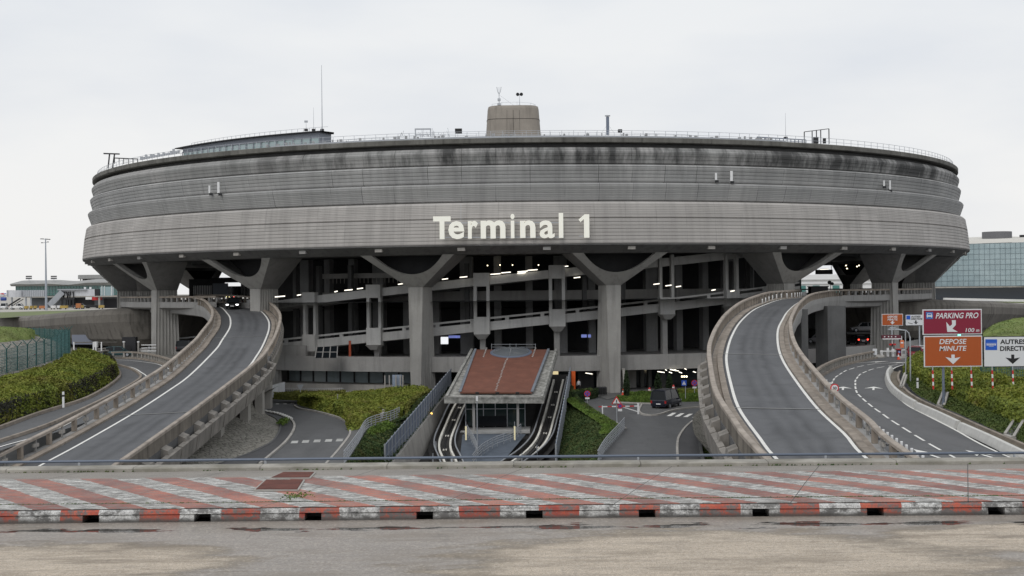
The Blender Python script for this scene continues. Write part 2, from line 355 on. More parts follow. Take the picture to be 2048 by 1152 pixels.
# ================================================================== FOREGROUND BRIDGE
def fore_road():
    m, t, bs, tc = new('foreground_pavement'); v = tc.outputs['Object']
    sep = t.nodes.new('ShaderNodeSeparateXYZ'); t.links.new(v, sep.inputs[0]); X, Y = sep.outputs[0], sep.outputs[1]
    a = noise_n(t, v, .33, 5, .55, (1, 2.3, 1)); f = noise_n(t, v, 24, 4, .8); g = noise_n(t, v, 3.2, 5, .65, (1, 4, 1)); sp = noise_n(t, v, 70, 3, .8)
    dry = mixc(t, ramp(t, g, [(.3, 0), (.7, 1)]), (.70, .59, .46), (.52, .435, .34))
    dry = mixc(t, ramp(t, sp, [(.40, .8), (.56, 0)]), dry, (.19, .165, .14))
    dry = mixc(t, ramp(t, f, [(.52, 0), (.66, .75)]), dry, (.68, .62, .53))
    wet = mixc(t, ramp(t, mixc(t, .5, f, sp), [(.38, 0), (.62, 1)]), (.18, .158, .138), (.42, .375, .33))
    edge = mixc(t, ramp(t, g, [(.3, 0), (.7, 1)]), (.20, .17, .13), (.27, .235, .19))
    # wetter towards the kerb (low side of the camber)
    def blob(cx, cy, rx, ry):
        dx = mth(t, 'DIVIDE', mth(t, 'SUBTRACT', X, cx), rx); dy = mth(t, 'DIVIDE', mth(t, 'SUBTRACT', Y, cy), ry)
        q_ = mth(t, 'SQRT', mth(t, 'ADD', mth(t, 'MULTIPLY', dx, dx), mth(t, 'MULTIPLY', dy, dy))); return mth(t, 'SUBTRACT', 1, q_)
    dryf = mth(t, 'MAXIMUM', mth(t, 'MAXIMUM', blob(-5.3, 14.45, 2.3, 1.15), blob(2.3, 14.1, 3.1, 2.0)), mth(t, 'MAXIMUM', blob(6.4, 15.4, 2.0, .9), blob(-3.2, 12.6, 1.2, .9)))
    nw = noise_n(t, v, 1.1, 5, .6, (1, 2.0, 1))
    wl = mth(t, 'SUBTRACT', mth(t, 'ADD', .5, mth(t, 'MULTIPLY', mth(t, 'SUBTRACT', nw, .5), .45)), mth(t, 'MULTIPLY', dryf, .42))
    wetm = ramp(t, wl, [(.47, 0), (.55, 1)])
    col = mixc(t, ramp(t, wl, [(.38, 0), (.50, 1)]), dry, edge)
    col = mixc(t, wetm, col, wet)
    br = noise_n(t, v, 1.0, 6, .75, (.9, 9, 1)); col = mixc(t, ramp(t, br, [(.46, 0), (.62, .35)]), col, (.17, .155, .14))
    tr = noise_n(t, v, 1.0, 3, .6, (5, .35, 1)); trm = mth(t, 'MULTIPLY', ramp(t, tr, [(.60, 0), (.70, .5)]), ramp(t, noise_n(t, v, .35, 2), [(.5, 0), (.6, 1)])); col = mixc(t, trm, col, (.12, .11, .105))
    pn = noise_n(t, v, 1.1, 4, .6, (.8, 2.5, 1))
    pm = mth(t, 'MULTIPLY', ramp(t, mth(t, 'ADD', pn, mth(t, 'MULTIPLY', mth(t, 'ABSOLUTE', mth(t, 'SUBTRACT', Y, 16.4)), -.8)), [(.435, 0), (.46, 1)]), 1.0)
    vg = t.nodes.new('ShaderNodeTexVoronoi'); vg.inputs['Scale'].default_value = 34; t.links.new(v, vg.inputs['Vector']); vgs = t.nodes.new('ShaderNodeSeparateColor'); t.links.new(vg.outputs['Color'], vgs.inputs[0]); col = mixc(t, ramp(t, vgs.outputs[0], [(.0, .28), (.3, 0)]), col, (.16, .13, .105)); col = mixc(t, ramp(t, vgs.outputs[1], [(.75, 0), (1, .28)]), col, (.7, .62, .52))
    stn = noise_n(t, v, .9, 5, .7, (.6, 2.2, 1)); col = mixc(t, ramp(t, stn, [(.48, 0), (.64, .55)]), col, (.2, .165, .125))
    ck = t.nodes.new('ShaderNodeTexVoronoi'); ck.feature = 'DISTANCE_TO_EDGE'; ck.inputs['Scale'].default_value = .55; t.links.new(v, ck.inputs['Vector']); ckd = mth(t, 'ADD', ck.outputs[0], mth(t, 'MULTIPLY', mth(t, 'SUBTRACT', noise_n(t, v, 1.6, 6, .8), .5), .35)); col = mixc(t, mth(t, 'MULTIPLY', ramp(t, ckd, [(.0, .3), (.005, 0)]), ramp(t, stn, [(.5, 0), (.6, 1)])), col, (.12, .105, .09))
    col = mixc(t, pm, col, (.065, .06, .055))
    grime = ramp(t, Y, [(.0, 0), (1, 0)])
    t.links.new(col, bs.inputs['Base Color'])
    r = mixc(t, wetm, .85, .46); r = mixc(t, pm, r, .03); t.links.new(r, bs.inputs['Roughness']); bs.inputs['Specular IOR Level'].default_value = .34
    h = mixc(t, pm, f, 0.3); bump(t, bs, h, .012, .5)
    return m
def kerb_y(x): return 17.0-.012*max(0, x)*1.0-.0015*max(0, x)**2*.6+0.0*x
def hatch_mat(name, kerb=False):
    m, t, bs, tc = new(name); v = tc.outputs['Object']
    sep = t.nodes.new('ShaderNodeSeparateXYZ'); t.links.new(v, sep.inputs[0]); X, Y = sep.outputs[0], sep.outputs[1]
    wob = noise_n(t, v, 1.5, 3)
    if kerb: s = mth(t, 'ADD', mth(t, 'MULTIPLY', X, 1/1.05), mth(t, 'MULTIPLY', wob, .12))
    else: s = mth(t, 'ADD', mth(t, 'ADD', X, mth(t, 'MULTIPLY', Y, .86)), mth(t, 'MULTIPLY', wob, .10))
    fr = mth(t, 'FRACT', mth(t, 'ADD', s, 100.13)); isred = mth(t, 'GREATER_THAN', fr, .5)
    wr = noise_n(t, v, 5 if kerb else 6, 7, .8, (1, 1, 1.6) if kerb else (.7, 3.2, 1)); big = noise_n(t, v, .35, 3)
    tone = noise_n(t, v, 2.2, 4, .7)
    if kerb: redc = mixc(t, ramp(t, tone, [(.35, 0), (.65, 1)]), (.66, .13, .065), (.38, .055, .035)); whc = (.72, .72, .7); conc = mixc(t, tone, (.13, .13, .13), (.2, .195, .185))
    else:
        redc = mixc(t, ramp(t, noise_n(t, v, .55, 4, .7), [(.42, 0), (.6, 1)]), (.30, .085, .06), (.64, .21, .135)); whc = (.84, .83, .79); conc = mixc(t, tone, (.15, .145, .135), (.33, .315, .29))
    col = mixc(t, isred, whc, redc)
    lo = .47 if kerb else .44
    wear_w = ramp(t, wr, [(lo-.02, 0), (lo+.09, 1)])
    wear_r = ramp(t, wr, [(.46 if not kerb else .475, 0), (.60 if not kerb else .55, .95)])
    col = mixc(t, mixc(t, isred, wear_w, wear_r), col, conc)
    if kerb:
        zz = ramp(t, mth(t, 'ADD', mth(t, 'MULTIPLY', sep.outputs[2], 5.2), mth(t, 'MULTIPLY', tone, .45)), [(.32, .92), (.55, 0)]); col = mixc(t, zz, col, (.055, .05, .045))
    if not kerb:
        # bare strip beside the parapet, dark joints
        bare = ramp(t, mth(t, 'ADD', Y, mth(t, 'MULTIPLY', wob, .12)), [(0, 0), (1, 0)])
        m2 = t.nodes.new('ShaderNodeMapRange'); m2.inputs[1].default_value = 19.68; m2.inputs[2].default_value = 19.85; t.links.new(mth(t, 'ADD', Y, mth(t, 'MULTIPLY', wob, .2)), m2.inputs[0])
        col = mixc(t, m2.outputs[0], col, mixc(t, tone, (.27, .245, .215), (.36, .33, .29)))
        j = mth(t, 'LESS_THAN', mth(t, 'FRACT', mth(t, 'MULTIPLY', mth(t, 'ADD', X, mth(t, 'MULTIPLY', Y, -.35)), .43)), .006)
        col = mixc(t, j, col, (.06, .055, .05))
    gm_ = noise_n(t, v, .9, 6, .75, (1, 1.8, 1)); col = mixc(t, ramp(t, gm_, [(.49, 0), (.68, .4)]), col, (.12, .105, .09))
    fine = noise_n(t, v, 45, 3, .7); col = mixc(t, ramp(t, fine, [(.4, .45), (.62, 0)]), col, (.1, .095, .09))
    t.links.new(col, bs.inputs['Base Color']); bs.inputs['Roughness'].default_value = .75; bump(t, bs, wr, .012, .6)
    return m
xs = [-26+i*.5 for i in range(105)]
def fpath(y0): return [Vector((x, y0+(kerb_y(x)-17.0), 0)) for x in xs]
mb = MB(); rows = []
for y in (-40, -10, 0, 6, 12, 15, 16): rows.append([Vector((x, y, 0)) for x in xs])
rows.append([p+Vector((0, .02, 0)) for p in fpath(17.0)]); mb.grid(rows)
mb.build('road', fore_road(), origin=(0, 0, 0))['kind'] = 'structure'
HM = hatch_mat('hatched_pavement'); KM = hatch_mat('painted_kerb', True)
# kerb with drain openings
holes = [(x-1024)/FPX*16.95 for x in (-50, 174, 398, 620, 844, 1064, 1290, 1517, 1745, 1985, 2210)]
mb = MB()
def kblock(x0, x1, z0, z1, yo=0.0, yb=.42):
    n = max(1, int((x1-x0)/.35)); vs = []
    for i in range(n+1):
        x = x0+(x1-x0)*i/n; y = kerb_y(x)+yo
        vs.append([Vector((x, y, z0)), Vector((x, y+.012, z1-.02)), Vector((x, y+.03, z1)), Vector((x, kerb_y(x)+yb, z1+.0)), Vector((x, kerb_y(x)+yb, z0))])
    mb.grid(vs, True); k = len(mb.v)-5*(n+1); mb.f.append([k+i for i in range(5)]); mb.f.append([k+n*5+i for i in range(5)])
kblock(-26, 26, .105, .162)
prev = -26
for h in holes+[26.3]:
    kblock(prev, h-.11, .0, .1045, 0.0); prev = h+.11
mb.build('kerb', KM, origin=(0, 0, 0))['kind'] = 'structure'
mb = MB()
for h in holes: mb.box((h, kerb_y(h)+.36, .052), (.4, .08, .1))
o = mb.build('drain_dark_back', BLACK, origin=(0, 0, 0)); o['kind'] = 'structure'  # black backing stands in for the shade inside the drain openings
mb = MB(); mb.grid([[Vector((x, kerb_y(x)+.045, .172)) for x in xs], [Vector((x, kerb_y(x)+.05, .178)) for x in xs], [Vector((x, kerb_y(x)+.425, .18)) for x in xs], [Vector((x, kerb_y(x)+.425, .15)) for x in xs]])
mb.build('kerb_top', HM, origin=(0, 0, 0))['kind'] = 'structure'
# raised pavement
mb = MB(); rows = []
for dy, z in ((.45, .182), (.7, .187), (1.6, .2), (2.6, .203), (3.4, .2)):
    rows.append([Vector((p.x, p.y+dy, z+.006*noise.noise(Vector((p.x*.8, dy*2, 0))))) for p in fpath(17.0)])
mb.grid(rows); mb.build('pavement', HM, origin=(0, 0, 0))['kind'] = 'structure'
mb = MB(); r = random.Random(3)   # dirt and moss in the joint between kerb and pavement
for i in range(1500):
    x = r.uniform(-9, 9); y = kerb_y(x)+.435+r.gauss(0, .012); s = r.uniform(.004, .016)
    mb.add([(x-s, y, .178), (x+s, y-s*.4, .178+s*.3), (x+s*.5, y+s, .182+s*.7), (x-s*.6, y+s*.6, .18)], [(0, 1, 2, 3)])
for i in range(900):
    x = r.choice([r.gauss(-7.6+.9*k, .25) for k in (0, 1, 5, 9, 13, 14)]) if i % 3 else r.uniform(-8.6, 8.6); y = kerb_y(x)+3.42+r.gauss(0, .02); s = r.uniform(.006, .02)
    mb.add([(x-s, y, .2), (x+s, y-s*.4, .205), (x+s*.5, y, .205+s*1.3), (x-s*.6, y+s*.6, .2+s)], [(0, 1, 2, 3)])
tag(mb.build('moss', IVY), 'thin line of moss and weeds in the pavement joint', 'moss', kind='stuff')
mb = MB()
mb.grid([[Vector((x, kerb_y(x)+.425, .181)) for x in xs], [Vector((x, kerb_y(x)+.45, .181)) for x in xs]])
mb.build('joint', paint('joint_dirt', (.03, .027, .022), .9), origin=(0, 0, 0))['kind'] = 'structure'
# weed tuft
mb = MB(); c = P(592, 990, 17.7); c.z = .19
for i in range(110):
    a = r.random()*6.3; p = c+Vector((r.gauss(0, .09), r.gauss(0, .10), r.random()*.05)); s = r.uniform(.01, .022)
    mb.add([p, p+Vector((cos(a)*s, sin(a)*s, s*.5)), p+Vector((cos(a)*s*1.6, sin(a)*s*1.6, s*1.2)), p+Vector((-sin(a)*s, cos(a)*s, s))], [(0, 1, 2, 3)])
tag(mb.build('weed', BRIGHT), 'small green weed growing below the rusty covers in the pavement', 'weed')
# rusty covers
RUST = rough('rusty_iron', (.135, .045, .032), .35, 3, 30, 0, bmp=.01)
for k, q in enumerate(([(512, 981), (594, 981), (606, 962), (533, 962)], [(543, 957.5), (618, 957), (628, 946.6), (567, 946.6)])):
    pts = [G(x, y, .2) for x, y in q]; c = sum(pts, Vector())/4
    t_ = thing('manhole_cover', (c.x, c.y, .2), ['larger rusty iron cover in the hatched pavement, nearer the kerb', 'smaller rusty iron cover in the hatched pavement, nearer the parapet'][k], 'manhole cover', 'rusty covers in the pavement')
    MB().prism([p+Vector((0, 0, .002)) for p in pts], .022).build('plate', RUST, t_)
    fr = [c+(p-c)*1.06 for p in pts]; m2 = MB()
    for a, b in zip(fr, fr[1:]+fr[:1]): m2.bar(a+Vector((0, 0, .008)), b+Vector((0, 0, .008)), .025, .02)
    m2.build('frame', CONC_L, t_)
# parapet and handrail
pw = thing('parapet_wall', (0, 20.6, .2), 'low weathered concrete edging wall along the far side of the hatched pavement', 'wall')
edge = [Vector((p.x, p.y+3.58, .2)) for p in fpath(17.0)]
EDG = rough('parapet_concrete', (.36, .34, .30), .3, 1.2, 12, .5, warm=(.16, .15, .11))
for i in range(0, 104, 4):
    seg = edge[i:i+5]; seg = [seg[0].lerp(seg[1], .01)]+seg[1:-1]+[seg[-1].lerp(seg[-2], .01)]
    MB().sweep(seg, [(.18, -.02), (.18, .045), (.15, .062), (-.15, .062), (-.18, .045), (-.18, -1.3), (.12, -1.3)]).build('wall_block', EDG, pw)
hr = thing('handrail', (0, 20.9, .2), 'blue grey tubular handrail running along the top of the concrete edging', 'handrail')
MB().tube([p+Vector((0, .28, .112)) for p in edge], .022, 8).build('rail', paint('rail_blue', (.12, .145, .19), .45, .3), hr)
for i in range(2, 104, 6):
    p = edge[i]; MB().bar(p+Vector((0, .28, -.4)), p+Vector((0, .28, .1)), .03).build('post', STEEL, hr)
mb = MB(); mb.box((0, -9, -.75), (52.2, 58, 1.4)); mb.build('bridge_deck', CONC_D)['kind'] = 'structure'

# ================================================================== TERRAIN
def sheet(name, polys, mat, kind='structure', z=0):
    m_ = MB()
    for p in polys: m_.add(p, [tuple(range(len(p)))])
    o = m_.build(name, mat, origin=(0, 0, 0)); o['kind'] = kind; return o
TL = [(p.x, p.y, ZG) for p in (P(692, 932, 100.5), P(720, 890, 113), P(748, 856, 126), P(806, 838, 134), P(836, 803, 146), P(872, 786, 160))]+[(-6, 172, ZG)]
TR = [(p.x, p.y, ZG) for p in (P(1192, 932, 100.5), P(1216, 890, 112), P(1236, 853, 127), P(1190, 822, 141), P(1152, 798, 153))]+[(8.6, 172, ZG)]
TL[0] = (TL[0][0], 60, ZG); TR[0] = (TR[0][0], 60, ZG); TL.insert(1, (-13.2, 100.5, ZG)); TR.insert(1, (6.6, 100.5, ZG))
sheet('ground', [[(-4000, -200, ZG), (-4000, 6000, ZG), (0, 6000, ZG), (0, 172, ZG)]+TL[::-1]+[(-12, -200, ZG)], [(4000, -200, ZG), (4000, 6000, ZG), (0, 6000, ZG), (0, 172, ZG)]+TR[::-1]+[(-12, -200, ZG)]], ASPH)
o = MB().grid([[Vector(p)-Vector((0, 0, .02)) for p in TL[::-1]]+[Vector(p)-Vector((0, 0, .02)) for p in TR], [Vector((p[0], p[1], -20)) for p in TL[::-1]]+[Vector((p[0], p[1], -20)) for p in TR]]).build('trench_side', rough('earth', (.09, .085, .07), .3, .5, 5, 0), origin=(0, 0, 0)); o['kind'] = 'structure'
sheet('trench_ground', [[(-60, 40, -19.8), (60, 40, -19.8), (60, 180, -19.8), (-60, 180, -19.8)]], rough('earth', (.09, .085, .07), .3, .5, 5, 0))
APR = rough('apron_concrete', (.42, .40, .36), .08, .05, 3, 0)
ZA = -1.2
GZ = rough('apron_grass', (.17, .2, .085), .2, .1, 2, 0)
lwp = [(-49, 214, .9), (-56, 207, .8), (-63, 207, .75), (-75, 218, .2), (-86, 235, -.5), (-98, 252, -1.1), (-112, 272, -1.15), (-140, 300, -1.15)]
rwp = [(54, 216, .9), (61, 208, .8), (69, 210, .75), (81, 221, .3), (93, 238, -.3), (106, 257, -1.0), (122, 280, -1.15), (150, 310, -1.15)]
def apoly(w, sx): return [(sx*4000, 310, ZA)]+[(x, y+3, ZA) for x, y, z in w[::-1]]+[(w[0][0], 345, ZA), (sx*4000, 345, ZA)]
sheet('apron', [[Vector(p) for p in apoly(lwp, -1)], [Vector(p) for p in apoly(rwp, 1)], [(-4000, 345, ZA), (4000, 345, ZA), (4000, 6000, ZA), (-4000, 6000, ZA)]], APR)
gp = [G(-10, 637, ZA), G(60, 633, ZA), G(130, 626, ZA), G(180, 620, ZA), G(100, 622, ZA), G(-10, 625, ZA)]
sheet('grass_verge', [[p+Vector((0, 0, .03)) for p in gp]], GZ)
gp = [G(1960, 603, ZA), G(2060, 607, ZA), G(2060, 600, ZA), G(1980, 599.5, ZA)]
sheet('grass_verge', [[p+Vector((0, 0, .03)) for p in gp]], GZ)
WALLC = rough('ring_wall_concrete', (.19, .175, .155), .3, .12, 3, .75)
lw = resample([Vector(p) for p in lwp], step=3); rw = resample([Vector(p) for p in rwp], step=3)
def ringwall(path, k, label):
    ns = laterals(path); rows = []
    for p, n in zip(path, ns):
        n = n*k; h = 5.5+p.z
        rows.append([p+n*2.6-Vector((0, 0, h)), p+n*1.2-Vector((0, 0, h*.8)), p+n*.15-Vector((0, 0, 2.2)), p+n*.06-Vector((0, 0, 1.0)), p+n*.3-Vector((0, 0, .45)), p+n*.9-Vector((0, 0, .1)), p+n*1.8, p+n*2.6+Vector((0, 0, -.05)), p+n*4.5+Vector((0, 0, -.5-max(0, p.z+1.2))), p+n*4.5-Vector((0, 0, h))])  # foot leans back, shaped so the lower face falls dark
    return tag(MB().grid(rows, True).build('ring_wall', WALLC, smooth=False), label, 'wall')
ringwall(lw, 1, 'curved dark concrete ring wall edging the apron left of the terminal'); ringwall(rw, -1, 'curved dark concrete ring wall edging the apron right of the terminal')
NB = paint('notch_dark', (.06, .055, .05), .9)
# rear retaining wall closing the basin
mb = MB().lathe((2.4, 240, 0), [(98, ZG), (98, -1.2), (110, -1.2)], 60, radians(105), radians(255))
tag(mb.build('retaining_wall', CONC_D), 'dark retaining wall far behind the terminal basement', 'wall')
# ================================================================== ROAD RAMPS
def cum(path):
    L = [0]
    for a, b in zip(path, path[1:]): L.append(L[-1]+(b-a).length)
    return L
def at_len(path, L, s):
    import bisect
    j = min(len(L)-2, max(0, bisect.bisect(L, s)-1)); t = (s-L[j])/(L[j+1]-L[j]); p = path[j].lerp(path[j+1], t)
    d = path[j+1]-path[j]; return p, d
CONC_B = rough('wall_brown', (.215, .19, .16), .28, .6, 6, .8)
CONC_P = rough('panel_concrete', (.27, .25, .225), .22, .5, 6, .6)
RAILC = rough('rail_concrete', (.40, .35, .30), .22, .6, 7, .5, warm=(.27, .23, .195))
def parapet(root, line, side, near_y, hs=1.0, solid=False, label=None, mat=None, consoles=True, s_near=4.6, s_far=1.5, in_=1.2, girder=1.5):
    """line = white-line path; side -1 left, +1 right"""
    mat = mat or CONC_W; k = side
    q = [(k*in_, -.1), (k*in_, .15), (k*(in_+.06), .18), (k*(in_+.42), .18), (k*(in_+.46), .03), (k*(in_+.95), .04), (k*(in_+.95), -.4), (k*in_, -.4)]
    par = MB().sweep(line, q).build('kerb_strip', mat, root)
    rail = MB().sweep(line, [(k*(in_+.9), .92*hs), (k*(in_+.9), 1.1*hs), (k*(in_+.95), 1.14*hs), (k*(in_+1.2), 1.14*hs), (k*(in_+1.24), 1.1*hs), (k*(in_+1.24), .92*hs)]).build('parapet_rail', RAILC, root)
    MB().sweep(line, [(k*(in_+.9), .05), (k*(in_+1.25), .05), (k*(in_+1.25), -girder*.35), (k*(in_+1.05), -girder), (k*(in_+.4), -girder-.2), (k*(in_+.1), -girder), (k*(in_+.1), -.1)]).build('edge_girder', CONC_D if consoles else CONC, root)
    if solid: MB().sweep([p for p in line if p.y < near_y], [(k*(in_+.93), .0), (k*(in_+.93), 1.0*hs), (k*(in_+1.2), 1.0*hs), (k*(in_+1.2), -.3)]).build('parapet_wall', CONC_B, root)
    L = cum(line); s = 1.0; post = None; con = None; n = 0
    while s < L[-1]-.5 and n < 95:
        p, d = at_len(line, L, s); rz = math.atan2(d.y, d.x); near = p.y < near_y; st = s_near if near else s_far
        nrm = Vector((d.y, -d.x, 0)).normalized(); c = p+nrm*k*(in_+1.02)
        ln = .38 if near else .2
        m_ = MB().box((c.x, c.y, c.z+.49*hs), (ln, .3, .88*hs), rz); m_.build('baluster', mat, root)
        if consoles:
            ln2 = 1.25 if near else .45
            a = [p+nrm*k*(in_+e)+Vector((0, 0, z)) for e, z in ((1.25, .15), (1.75 if near else 1.4, -.05), (1.9 if near else 1.4, -.7), (1.25, -.8))]
            dd = d.normalized()*ln2/2; vs = [q_-dd for q_ in a]+[q_+dd for q_ in a]
            MB().add(vs, [(0, 1, 2, 3), (7, 6, 5, 4), (0, 4, 5, 1), (1, 5, 6, 2), (2, 6, 7, 3), (3, 7, 4, 0)]).build('console', CONC_P, root)
            lo_ = .47*st; dd = d.normalized()*lo_; a = [p+nrm*k*(in_+e)+Vector((0, 0, z)) for e, z in ((1.65 if near else 1.3, -.3), (2.0 if near else 1.5, -.4), (1.8 if near else 1.4, -girder*1.15), (1.4 if near else 1.2, -girder*1.1))]
            e_ = (at_len(line, L, min(L[-1], s+lo_))[0], at_len(line, L, max(0, s-lo_))[0]); vs = [q_+(e_[1]-p) for q_ in a]+[q_+(e_[0]-p) for q_ in a]
            MB().add(vs, [(0, 1, 2, 3), (7, 6, 5, 4), (0, 4, 5, 1), (1, 5, 6, 2), (2, 6, 7, 3), (3, 7, 4, 0)]).build('side_panel', CONC_P, root)
        if True:
            if near:   # secondary small post and pale block between the main balusters
                p2, d2 = at_len(line, L, min(L[-1], s+st*.5)); c2 = p2+nrm*k*(in_+1.02)
                MB().box((c2.x, c2.y, c2.z+.5*hs), (.9, .12, .26*hs), rz).build('guard_block', CONC_L, root); MB().box((c2.x, c2.y, c2.z+.49*hs), (.12, .14, .88*hs), rz).build('thin_post', CONC, root)
        s += st; n += 1
def ribbon(name, path, w, mat, root=None, dz=.02):
    m_ = MB(); a = off(path, -w/2, dz); b = off(path, w/2, dz); m_.grid([a, b]); return m_.build(name, mat, root)
def deckmesh(l, r_, l2, r2, th=1.0):
    n = max(len(l), len(r_)); l = resample(l, n=n, smooth=False); r_ = resample(r_, n=n, smooth=False); li = resample(l2, n=n, smooth=False); ri = resample(r2, n=n, smooth=False); rows = []
    for a, b in zip(l, r_):
        mid = a.lerp(b, .5); w = b-a
        lm = li[len(rows)]; rm = ri[len(rows)]; rows.append([a, lm, rm, b, b-Vector((0, 0, .6)), a+w*.75-Vector((0, 0, th+.4)), a+w*.25-Vector((0, 0, th+.4)), a-Vector((0, 0, .6))])
    m_ = MB(); m_.grid(rows, True); k = len(m_.v)-8; m_.f.append(list(range(8))); m_.f.append([k+i for i in range(8)]); return m_
LANE = lane_asphalt()
def lane_surface(l2, r2, ml, mr, root):
    n = max(len(l2), len(r2)); l2 = resample(l2, n=n, smooth=False); r2 = resample(r2, n=n, smooth=False); K = 20; rows = []; att = []
    for p, q in zip(l2, r2):
        w = (q-p).length; u0 = -ml/w; u1 = 1+mr/w; row = []
        for k in range(K+1):
            u = u0+(u1-u0)*k/K; row.append(Vector((p.x+(q.x-p.x)*u, p.y+(q.y-p.y)*u, p.z+(q.z-p.z)*min(1, max(0, u))+.012))); att.append(u)
        rows.append(row)
    o = MB().grid(rows).build('road_surface', LANE, root); A = o.data.attributes.new('lane', 'FLOAT', 'POINT')
    for i, x in enumerate(att): A.data[i].value = x
    return o
# ---- left ramp
LLw = [Vector((-32.4, 70, -10.3)), Vector((-32.3, 80, -9.4))]+GL([(75, 935), (158, 890), (264, 829), (337, 782), (381, 750), (431, 700), (444, 681), (459, 657), (461, 641), (456, 629), (438, 613)], LR)+[Vector((-45.6, 190.5, 1.4)), Vector((-49.6, 196, 1.6)), Vector((-54.5, 203, 1.6))]
RLw = [Vector((-27.2, 70, -10.3)), Vector((-27.1, 80, -9.4)), Vector((-26.8, 88, -8.6)), Vector((-26.4, 105, -6.9))]+GL([(486, 745), (514, 711), (529, 684), (538, 657), (535, 638), (517, 620), (483, 609.6)], LR)+[Vector((-42.5, 191.5, 1.5)), Vector((-46.5, 197, 1.6)), Vector((-51, 203.5, 1.6))]
LLp = resample(LLw, step=1.5); RLp = resample(RLw, step=1.5)
lr = thing('access_ramp', (-29, 120, ZG), 'curving concrete road ramp on the left carrying a black car up into the terminal', 'road ramp', 'curved road ramps into the terminal')
deckmesh(off(LLp, -1.9, -.02), off(RLp, 1.1, -.02), LLp, RLp).build('road_deck', ASPH_D, lr)
lane_surface(LLp, RLp, 1.15, .3, lr); ribbon('edge_line', LLp, .2, WHITE, lr, .035); ribbon('edge_line', RLp, .2, WHITE, lr, .035)
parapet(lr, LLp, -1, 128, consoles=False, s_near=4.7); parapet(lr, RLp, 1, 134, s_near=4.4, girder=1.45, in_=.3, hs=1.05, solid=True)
JNT = paint('joint_metal', (.3, .3, .29), .6)
for (x0, y0, x1, y1) in ((238, 832, 396, 824), (430, 676.5, 556, 671.5)):
    a = G(x0, y0, *LR)+Vector((0, 0, .045)); b = G(x1, y1, *LR)+Vector((0, 0, .045)); MB().bar(a, b, .16, .02).build('expansion_joint', JNT, lr)
for (x, y, zt) in ((430, 884, -8.6), (480, 850, -7.8), (506, 822, -6.5), (548, 792, -4.5), (250, 930, -9)):
    pass
for yy in (103, 114.5, 126.5, 139, 152):
    p, d = at_len(RLp, cum(RLp), 0), None
    q = min(RLp, key=lambda e: abs(e.y-yy)); h = q.z-1.5-ZG
    if h > .3: MB().box((q.x+.1, q.y, ZG+h/2), (.8, 2.6, h), .1).build('support_pier', CONC_L, lr)
    if yy > 120: MB().box((q.x-6.0, q.y, ZG+h/2), (.8, 2.2, h), .1).build('support_pier', CONC_L, lr)
# ---- right ramp
RLl = [Vector((13.1, 45, -7.0))]+GL([(1556, 922), (1520, 878), (1478, 818), (1462, 770), (1453, 725), (1455, 700), (1464, 672), (1480, 645), (1505, 622), (1530, 610), (1560, 600)], RR)+[Vector((37.6, 171, 1.5)), Vector((41.5, 182, 1.6)), Vector((46, 200, 1.6))]
RRl = [Vector((17.3, 45, -7.0))]+GL([(1738, 922), (1690, 870), (1635, 818), (1590, 760), (1565, 720), (1556, 690), (1556, 660), (1565, 640), (1577, 622)], RR)+[Vector((36.6, 164.5, 1.1)), Vector((41.5, 176, 1.5)), Vector((46, 184.5, 1.6)), Vector((56, 195.5, 1.6))]
RLq = resample(RLl, step=1.5); RRq = resample(RRl, step=1.5)
rr = thing('access_ramp', (16, 100, ZG), 'curving concrete road ramp on the right with a row of white posts at its top', 'road ramp', 'curved road ramps into the terminal')
deckmesh(off(RLq, -1.1, -.02), off(RRq, 1.0, -.02), RLq, RRq).build('road_deck', ASPH_D, rr)
lane_surface(RLq, RRq, .3, .15, rr); ribbon('edge_line', RLq, .2, WHITE, rr, .035); ribbon('edge_line', RRq, .2, WHITE, rr, .035)
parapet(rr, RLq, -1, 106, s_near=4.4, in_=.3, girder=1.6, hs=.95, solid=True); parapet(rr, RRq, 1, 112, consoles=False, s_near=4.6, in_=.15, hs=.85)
for (x0, y0, x1, y1) in ((1462, 816.5, 1645, 820), (1444, 708.5, 1567, 710.5)):
    a = G(x0, y0, *RR)+Vector((0, 0, .045)); b = G(x1, y1, *RR)+Vector((0, 0, .045)); MB().bar(a, b, .16, .02).build('expansion_joint', JNT, rr)
for yy in (75, 92, 108, 124, 140):
    q = min(RLq, key=lambda e: abs(e.y-yy)); h = q.z-1.6-ZG
    MB().box((q.x-.1, q.y, ZG+h/2), (.9, 2.6, h)).build('support_pier', CONC, rr)
for X_, Y_, w_ in ((43, 175, 3.2), (33.5, 152, 1.0)):
    MB().box((X_, Y_, (ZG+.4)/2), (w_, 2.4, .4-ZG), .5).build('support_pier', CONC_D, rr)
# white posts at the top of the ramps
def make_post(loc, label, group):
    t_ = thing('delineator_post', loc, label, 'bollard', group)
    MB().tube([Vector(loc)+Vector((0, 0, 0)), Vector(loc)+Vector((0, 0, .68)), Vector(loc)+Vector((0, 0, .74))], .075, 8).build('tube', WPLAST, t_, True)
    MB().tube([Vector(loc), Vector(loc)+Vector((0, 0, .05))], .13, 8).build('base', DARKM, t_)
    return t_
Lq = cum(RLq); i0 = min(range(len(RLq)), key=lambda i: (RLq[i]-G(1530, 610, *RR)).length); s0 = Lq[i0]
NP = 17; first = None
for i in range(NP):
    p, d = at_len(RLq, Lq, s0+i*1.9); n_ = Vector((d.y, -d.x, 0)).normalized(); p = p-n_*.35
    lab = 'white flexible post in the curved row at the top of the right ramp'
    if first is None: first = make_post(p, lab, 'white posts along the top of the right ramp')
    else: dup(first, p)
for i in range(5):
    p = P(431+i*9 if i else 424, 604-.3*i, 196); p.z = 1.6
    dup(first, p, label='white flexible post in the short row behind the left ramp parapet')['group'] = 'white posts beside the left ramp top'
